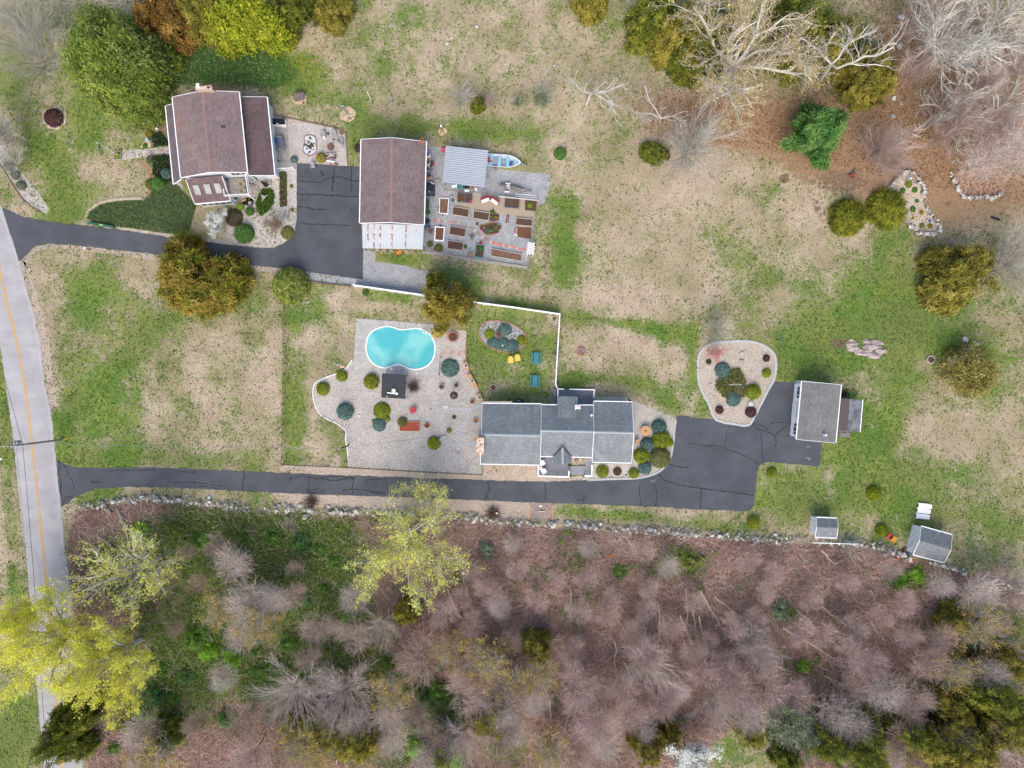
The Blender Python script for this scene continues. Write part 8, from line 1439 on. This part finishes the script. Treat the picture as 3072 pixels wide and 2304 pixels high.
for k, (x, y, c_) in enumerate(((178,200,'orange flower pot, uppermost along the first white bed'),(183,225,'orange flower pot in the middle along the first white bed'),(190,262,'orange flower pot at the lower corner of the first white bed'),(218,272,'dark blue flower pot below the first white bed'))): pot(c_, GB(x,y), .14, .25, M_slate if 'blue' in c_ else M_terr, M_embr)
pot('small dark pot at the top of the bright white bed', GB(196,378), .14, .3, M_dkpot, None, 'pot', 'flower_pot', g_brown); pot('red flower pot at the head of the turquoise bed', GB(580,540), .26, .35, M_red, mat('red_leaves', C(170,70,80), C(120,60,60), 8)); pot('green shrub pot at the corner of the lower hooped bed', GB(432,576), .24, .3, M_dkpot, None, 'pot', 'flower_pot', g_green)
heap('small bundle of dry sticks on the gravel between the hooped beds and the pavers', GB, 497, 475, .5, [(140,120,104),(120,104,90)], 30, 'sticks', 'stick_bundle')
heap('dry straw clump beside the turquoise bed', GB, 482, 645, .5, [(206,186,150),(186,166,130)], 60, 'straw', 'straw_clump')
# the boat on its trailer and the canoe
o = thing('motor_boat', 'open white and pale blue motor boat half under the carport', 'boat', GA(800,200).to_tuple()); zb = .75
oy = [(628,132),(655,130),(780,135),(860,145),(910,165),(945,190),(964,212),(945,228),(905,250),(850,262),(760,258),(655,250),(628,248)]
O = [GA(x,y,zb) for x, y in oy]; c = GA(780,195,zb); I = [c+(p-c)*.90+Vector((0,0,0)) for p in O]; Bt = [c+(p-c)*.78-Vector((0,0,.42)) for p in O]; n_ = len(O)
M_hull = mat('boat_white', C(236,238,240), rough=.4); M_bblue = mat('boat_blue', C(146,204,232), rough=.5)
MB().mesh(O+I, [(i,(i+1)%n_,n_+(i+1)%n_,n_+i) for i in range(n_)]).build('gunwale', M_hull, o); MB().mesh(O+[c+(p-c)*.8-Vector((0,0,.62)) for p in O], [(i,n_+i,n_+(i+1)%n_,(i+1)%n_) for i in range(n_)]).build('hull', M_hull, o)
MB().mesh(I+Bt, [(i,n_+i,n_+(i+1)%n_,(i+1)%n_) for i in range(n_)]+[tuple(range(n_,2*n_))]).build('inside', mat('boat_floor', C(206,214,220)), o)
for x0, x1, ya, yb, lab in ((640,698,140,184,'stern_seat'),(640,692,206,246,'stern_seat'),(748,776,140,190,'bench_seat'),(742,772,194,252,'bench_seat'),(824,850,160,254,'bench_seat'),(902,924,182,236,'bow_seat')): MB().slab([GA(x0,ya,zb-.04),GA(x1,ya,zb-.04),GA(x1-4,yb,zb-.04),GA(x0-4,yb,zb-.04)], .1).build(lab, M_bblue, o)
for x0, x1, ya, yb in ((700,746,158,244),(778,822,176,240)): MB().slab([GA(x0,ya,zb-.36),GA(x1,ya,zb-.36),GA(x1-4,yb,zb-.36),GA(x0-4,yb,zb-.36)], .03).build('floor_mat', mat('grey_mat', C(160,164,168)), o)
p = GA(659,192,zb+.1); MB().box((p.x,p.y,p.z), (.28,.75,.35), .1).build('fuel_tank', M_red, o); p = GA(868,222,zb-.1); MB().box((p.x,p.y,p.z), (.3,.5,.2), -.5).build('cushion', M_blue, o)
ot = thing('boat_trailer', 'galvanised trailer carrying the white and blue boat', 'trailer', GA(800,215).to_tuple())
for ya, yb in ((165,210),(235,214)): MB().beam(GA(650,ya,.35), GA(985,yb+14,.35), .08, .1).build('frame', M_steel, ot)
MB().beam(GA(960,218,.4), GA(1003,233,.4), .1, .1).build('tongue', M_steel, ot); MB().beam(GA(720,135,.3), GA(716,268,.3), .08, .08).build('axle', M_steel, ot)
for y in (136,270):
    p = GA(718,y,.3); MB().tube([(p.x,p.y-.09,.3),(p.x,p.y+.09,.3)], .29, 14).build('tyre', M_black, ot); MB().beam(GA(690,y,.62), GA(746,y,.62), .22, .04).build('mudguard', M_steel, ot)
o = thing('canoe', 'long grey-brown duck boat under a cover on the gravel', 'boat', GA(880,450).to_tuple()); ct = [(738,416),(790,417),(850,422),(915,435),(970,458),(1022,490),(1000,496),(930,494),(850,480),(790,452),(750,432)]
O = [GA(x,y,.6) for x, y in ct]; c = GA(880,455,.6); n_ = len(O); M_cv = mat('canoe_cover', C(134,126,120), C(120,112,106), 3, .85, 1.12)
MB().mesh(O+[c+(p-c)*.6+Vector((0,0,.14)) for p in O], [(i,(i+1)%n_,n_+(i+1)%n_,n_+i) for i in range(n_)]+[tuple(range(n_,2*n_))]).build('cover', M_cv, o); MB().mesh(O+[c+(p-c)*.75-Vector((0,0,.35)) for p in O], [(i,n_+i,n_+(i+1)%n_,(i+1)%n_) for i in range(n_)]).build('hull', M_cv, o)
for k in range(6): a = k*1.05; p = GA(838,435,.8); MB().tube([(p.x,p.y,.78),(p.x+math.cos(a)*.28,p.y+math.sin(a)*.4,.74)], .03, 5).build('rope', M_plw, o)
MB().tube([GA(848,418,.74),GA(852,465,.78),GA(860,478,.66)], .03, 5).build('strap', M_plw, o); MB().tube([GA(930,462,.74),GA(1005,478,.68)], .02, 5).build('strap', M_plw, o)
ot = thing('canoe_trailer', 'small trailer under the grey-brown duck boat', 'trailer', GA(850,470).to_tuple()); MB().beam(GA(790,470,.35), GA(1060,488,.35), .07, .07).build('frame', M_steel, ot); MB().beam(GA(836,410,.3), GA(826,492,.3), .07, .07).build('axle', M_steel, ot); MB().box(GA(1045,482,.5), (.5,.12,.14), -.2).build('winch', M_slate, ot)
for x, y in ((838,412),(828,491)): p = GA(x,y,.28); MB().tube([(p.x,p.y-.08,.28),(p.x,p.y+.08,.28)], .26, 12).build('tyre', M_black, ot); MB().beam(GA(x-22,y,.58), GA(x+22,y+3,.58), .18, .04).build('mudguard', M_plw, ot)
o = thing('ladder', 'white ladder lying on the ground above the garden fence', 'ladder', GA(1010,530).to_tuple())
for ya, yb in ((513,527),(537,550)): MB().beam(GA(908,ya,.12), GA(1112,yb,.12), .07, .09).build('rail', M_plw, o)
for k in range(10): u = (k+.6)/10.2; MB().beam(GA(908+204*u,513+14*u,.12), GA(908+204*u,537+13*u,.12), .05, .05).build('rung', M_plw, o)
MB().box(GA(226,93,.35), (.75,.4,.6), .2).build('pink_cover', mat('pink_cover', C(228,92,124), C(210,80,112), 4), None, label='bright pink covered bundle at the corner of the carport', cat='bundle')
for lab, x, y, dx, dy, m_ in (('red fuel can under the carport edge',497,447,.3,.25,M_red),('teal box under the carport edge',385,445,1.0,.3,mat('teal_box', C(70,140,140))),('white board under the carport edge',330,440,.8,.3,M_plw),('dark crate under the carport edge',440,445,.9,.35,M_black),('pale tub at the carport front beside the red can',535,470,.3,.3,M_plw)): MB().box(GA(x,y,.3), (dx,dy,.55), .1).build('crate' if 'crate' in lab else 'tub' if 'tub' in lab else 'board' if 'board' in lab else 'fuel_can' if 'can' in lab[:9] else 'box', m_, None, label=lab, cat='box')
o = thing('umbrella_cover', 'pale blue and white folded umbrella on the garden fence', 'umbrella', GA(450,495).to_tuple()); [MB().mesh([(0,0,1.15),(math.cos(a)*.42,math.sin(a)*.26,.95),(math.cos(a+.79)*.42,math.sin(a+.79)*.26,.95)], [(0,1,2)]).build('panel', M_plw if k % 2 else mat('pale_blue', C(160,200,214)), o, world=False) for k, a in enumerate([i*.785 for i in range(8)])]; MB().tube([(0,0,0),(0,0,1.2)], .02, 5).build('pole', M_steel, o, world=False)
# clutter along the barn
q = BA.L([(692,490),(780,492),(776,600),(690,594)]); o = thing('tarp_mower', 'black tarp over a mower against the barn wall', 'tarp', avg(q).to_tuple()); c = avg(q); MB().mesh([Vector((*p.xy,.05)) for p in q]+[Vector((*(c+(p-c)*.82).xy,.75)) for p in q]+[Vector((*(c+(p-c)*.4).xy,.98)) for p in q], [(i,(i+1)%4,4+(i+1)%4,4+i) for i in range(4)]+[(4+i,4+(i+1)%4,8+(i+1)%4,8+i) for i in range(4)]+[(8,9,10,11)]).build('cover', M_tarp, o); p = BA(730,570); MB().lathe([(0,0),(.12,.02),(.1,.1),(0,.12)], (p.x-c.x,p.y-c.y,.85), 8).build('stone', M_oldw, o, world=False)
CL = [(712,185,.5,.3,'silver',15),(715,225,.8,.5,'white',20),(735,250,.3,.6,'tan',-20),(705,262,.4,.3,'silver',40),(756,298,.5,.7,'red',20),(708,300,.7,.4,'white',0),(718,335,.7,.8,'black',12),(712,370,.6,.4,'silver',-15),(722,398,.4,.9,'slate',8),(705,410,.5,.5,'silver',30),(730,438,.8,.35,'wood',20),(712,465,.7,.35,'slate',-10),(805,460,.7,.8,'oldwood',35),(755,482,.5,.2,'white',-25),(740,380,.15,1.9,'silver',2),(745,300,.12,1.6,'slate',4)]
CM = {'silver':M_steel,'white':M_plw,'tan':M_wood,'red':mat('rust_red', C(156,70,66)),'black':M_black,'slate':M_slate,'wood':mat('orange_wood', C(206,150,96)),'oldwood':M_woodw}
CN = ['bucket','freezer','board','can','tricycle','tub','barrow','crate','pipe','heater','sawhorse','bin','stump','rake','rail','rod']
for k, (x, y, dx, dy, m_, a) in enumerate(CL):
    p = BA(x,y); o = thing(CN[k]+'_junk' if CN[k] in ('board','rail','rod') else CN[k], f'{("silvery","white","tan","dull","rusty red","pale","black","grey metal","slate blue","square grey","orange wooden","dark blue-grey","weathered grey","thin white","long silver","long slate")[k]} {CN[k]} in the clutter along the barn wall', 'clutter', (p.x,p.y,0), R(a)); hh = .3+.35*((k*5) % 3)/2
    if k % 4 == 0: MB().lathe([(0,0),(dx*.4,0),(dx*.5,hh),(dx*.42,hh),(0,hh*.7)], n=10).build('body', CM[m_], o, world=False)
    else:
        MB().box((0,0,hh/2), (dx,dy,hh)).build('body', CM[m_], o, world=False); MB().box((dx*.1,dy*.1,hh+.04), (dx*.6,dy*.5,.08), .3).build('top', CM[('white','slate','oldwood','silver')[k % 4]], o, world=False)
o = thing('potting_bench', 'green potting bench of seedlings against the barn wall', 'bench', BA(705,690).to_tuple()); MB().box((0,0,.6), (.55,1.5,.06)).build('table_top', mat('green_bench', C(70,140,110)), o, world=False); [MB().box((x,y,.3), (.06,.06,.6)).build('leg', M_woodw, o, world=False) for x in (-.22,.22) for y in (-.7,.7)]; MB().box((-.18,.1,.65), (.2,1.1,.06)).build('shelf', M_wood, o, world=False)
for y, r_ in ((.5,.2),(.15,.18),(-.2,.22),(-.55,.16)): sprout(o, Vector((o.location.x+.1,o.location.y+y,0)), r_, g_green, .65)
shrub('green leafy plant on the ground below the potting bench', BA, 708, 752, 22, g_green)
o = thing('wheelie_bin', 'dark wheeled cart with a black tray below the potting bench', 'cart', BA(705,860).to_tuple()); MB().box((0,.25,.45), (.5,.7,.4)).build('tray', M_black, o, world=False); MB().box((.02,-.4,.4), (.55,.6,.5)).build('bin', M_slate, o, world=False); [MB().lathe([(0,-.04),(.16,-.04),(.16,.04),(0,.04)], (.3,y,.16), 8).build('wheel', M_black, o, world=False) for y in (-.5,.4)]
heap('brown dry plant against the barn corner', BA, 735, 935, .5, [(140,110,90),(160,130,100)], 50, 'plant', 'dry_plant')
p = T11(1230,520); o = thing('tub_sled', 'bright orange-yellow sled lying on the grass edge below the lean-to', 'sled', (p.x,p.y,0), R(25)); MB().mesh([(-.42,-.48,.25),(.42,-.48,.25),(.46,.45,.25),(-.46,.45,.25),(-.32,-.38,.05),(.32,-.38,.05),(.36,.36,.05),(-.36,.36,.05)], [(0,1,5,4),(1,2,6,5),(2,3,7,6),(3,0,4,7),(4,5,6,7)]).build('tray', M_plo, o, world=False); MB().tube([(-.2,-.1,.12),(.15,.15,.12)], .05, 6).build('handle', M_terr, o, world=False)
for k in range(9):
    x = 1050+k*42; p = T11(x, 500+(k*37) % 14); o = thing('firewood_log' if k % 3 else 'stone_block', ('small broken log at the foot of the lean-to, in line with '+('the first','the second','the third','the fourth','','the fifth','the sixth','the orange sled','the far corner')[k]+(' rust streak' if k < 7 else '')) if k % 3 else ('pale block at the foot of the lean-to, '+('left end','middle','right end')[k//3]), 'log' if k % 3 else 'block', (p.x,p.y,0), k*.9)
    if k % 3: MB().tube([(-.3,0,.1),(.3,.04,.1)], .08, 6).build('wood', (BARKD, M_wood)[k % 2], o, world=False)
    else: MB().box((0,0,.12), (.35,.25,.24)).build('block', M_oldw, o, world=False)
for lab, pts in (('new timber edge on the left side of the brown gravel pad',((158,1035),(152,1168))),('new timber edge on the right side of the brown gravel pad',((348,1048),(352,1180)))): a_, b2 = T22(*pts[0],.1), T22(*pts[1],.1); MB().beam(a_, b2, .16, .2).build('timber', M_wood, None, label=lab, cat='timber')
o = thing('horseshoe_stake', 'short pale timber sign bar on the brown gravel pad', 'timber', T22(258,1100).to_tuple()); MB().box((0,0,.1), (1.1,.16,.12), -.02).build('bar', mat('pale_timber', C(214,190,164)), o, world=False); MB().tube([(-.1,.25,0),(-.1,.25,.4)], .04, 6).build('stake', M_black, o, world=False)
MB().box(T22(247,1056,.03), (.3,.26,.05), .1).build('tile', M_plw, None, label='small white tile on the brown gravel pad', cat='tile'); MB().box(T12(2080,1118,.4), (.3,.26,.1), .2).build('tile', M_plw, None, label='small white tile on the dark stump heap', cat='tile')
o = thing('red_trike', 'red toy cart with white and green bits on bare earth below the green pine', 'toy', T30(725,1510).to_tuple()); MB().box((-.1,-.15,.25), (.6,.5,.25), .6).build('body', mat('rust_red', C(156,70,66)), o, world=False); MB().box((.25,.3,.35), (.4,.25,.3), .3).build('crate', M_slate, o, world=False); MB().lathe([(0,.4),(.14,.42),(.1,.55),(0,.56)], (.3,.5,0), 8).build('bucket', mat('green_tray', C(84,150,110)), o, world=False); [MB().lathe([(0,-.05),(.14,-.05),(.14,.05),(0,.05)], (x,y,.14), 8).build('wheel', M_black, o, world=False) for x, y in ((-.4,.05),(.15,-.4))]
o = thing('garden_ornament', 'blue and white ornament at the tip of the rock garden', 'ornament', T30(1218,1545).to_tuple()); MB().box((-.12,0,.2), (.3,.3,.4), .4).build('base', mat('pale_blue', C(160,200,214)), o, world=False); MB().lathe([(0,0),(.16,.1),(.12,.4),(0,.5)], (.2,.05,0), 8).build('figure', M_plw, o, world=False)
o = thing('garden_ornament', 'pink and blue ornaments near the foot of the rock garden', 'ornament', T31(1395,250).to_tuple()); MB().lathe([(0,0),(.2,.05),(.15,.3),(0,.34)], n=8).build('blue_bowl', mat('bloom_blue', C(70,110,206)), o, world=False); MB().lathe([(0,0),(.15,.05),(.12,.4),(0,.45)], (.65,.25,0), 8).build('pink_figure', MC[3], o, world=False); MB().lathe([(0,0),(.12,.05),(0,.3)], (-.4,.2,0), 8).build('red_figure', M_red, o, world=False)
o = thing('black_bin', 'black and purple bin half hidden beside the touching clipped cedar', 'bin', T31(1060,14).to_tuple()); MB().box((0,0,.35), (.9,.5,.7), .1).build('bin', mat('purple_bin', C(84,70,92)), o, world=False); MB().box((-.2,.05,.75), (.4,.4,.1), .1).build('lid', M_slate, o, world=False)
rock('red brick lump low in the rock garden', T31(1395,342), .14, 3); MB().box(T32(1110,1507,.15), (.55,.4,.2), .3).build('brick_piece', mat('red_brick2', C(190,84,56)), None, label='orange-red broken brick below the stone wall near the larger shed', cat='brick'); MB().box(T22(860,1485,.4), (.5,.5,.2), .5).build('orange_tub', mat('red_lid', C(196,84,56)), None, label='orange-red lid lying in the brambles below the ranch house', cat='lid')
o = thing('stump', 'broken stump in the dark soil patch beside the outcrop tail', 'stump', T31(640,660).to_tuple()); MB().lathe([(0,0),(.16,0),(.12,.3),(0,.32)], n=9).build('wood', M_log, o, world=False)
o = thing('timber_slab', 'dark flat timber lying in the dry grass near the right edge', 'timber', T31(1960,228).to_tuple()); MB().box((0,0,.08), (1.3,.28,.14), R(-20)).build('beam', M_black, o, world=False); MB().box((.1,-.12,.1), (.8,.16,.1), R(-8)).build('board', M_slate, o, world=False)
pot('dark pot in the white fence corner gravel', FL(1210,117), .2, .3, M_terr, None, 'pot', 'flower_pot', g_green); rock('red ball in the white fence corner gravel', FL(1179,99), .12, 1, 1)
for lab, x, y, c_ in (('small white and blue ornament among the oval bed junipers, upper',605,188,M_plw),('tiny blue ball on the lower left blue juniper',617,340,M_blue),('white bird ornament on the lower middle blue juniper',722,372,M_plw),('dark animal ornament at the top of the oval bed',715,160,M_black),('dark animal ornament left of the upper blue juniper',676,228,M_black)):
    p = FL(x,y); o = thing('garden_ornament', lab, 'ornament', (p.x,p.y,.5 if 'juniper' in lab and 'left of' not in lab and 'among' not in lab else 0)); MB().lathe([(0,0),(.11,.04),(.08,.2),(0,.24)], n=8).build('body', c_, o, world=False); MB().lathe([(0,0),(.06,.03),(0,.09)], (.08,.05,.2), 6).build('head', c_, o, world=False)
MB().tube([FL(775,280,.1),FL(800,262,.15),FL(825,240,.1)], [.06,.08,.05], 6).build('driftwood', mat('driftwood', C(222,212,204)), None, label='pale driftwood piece in the middle of the oval bed', cat='driftwood'); heap('red-brown dry perennial in the oval juniper bed', FL, 682, 270, .55, [(160,104,84),(180,130,104),(120,84,70)], 50, 'plant', 'dry_plant')
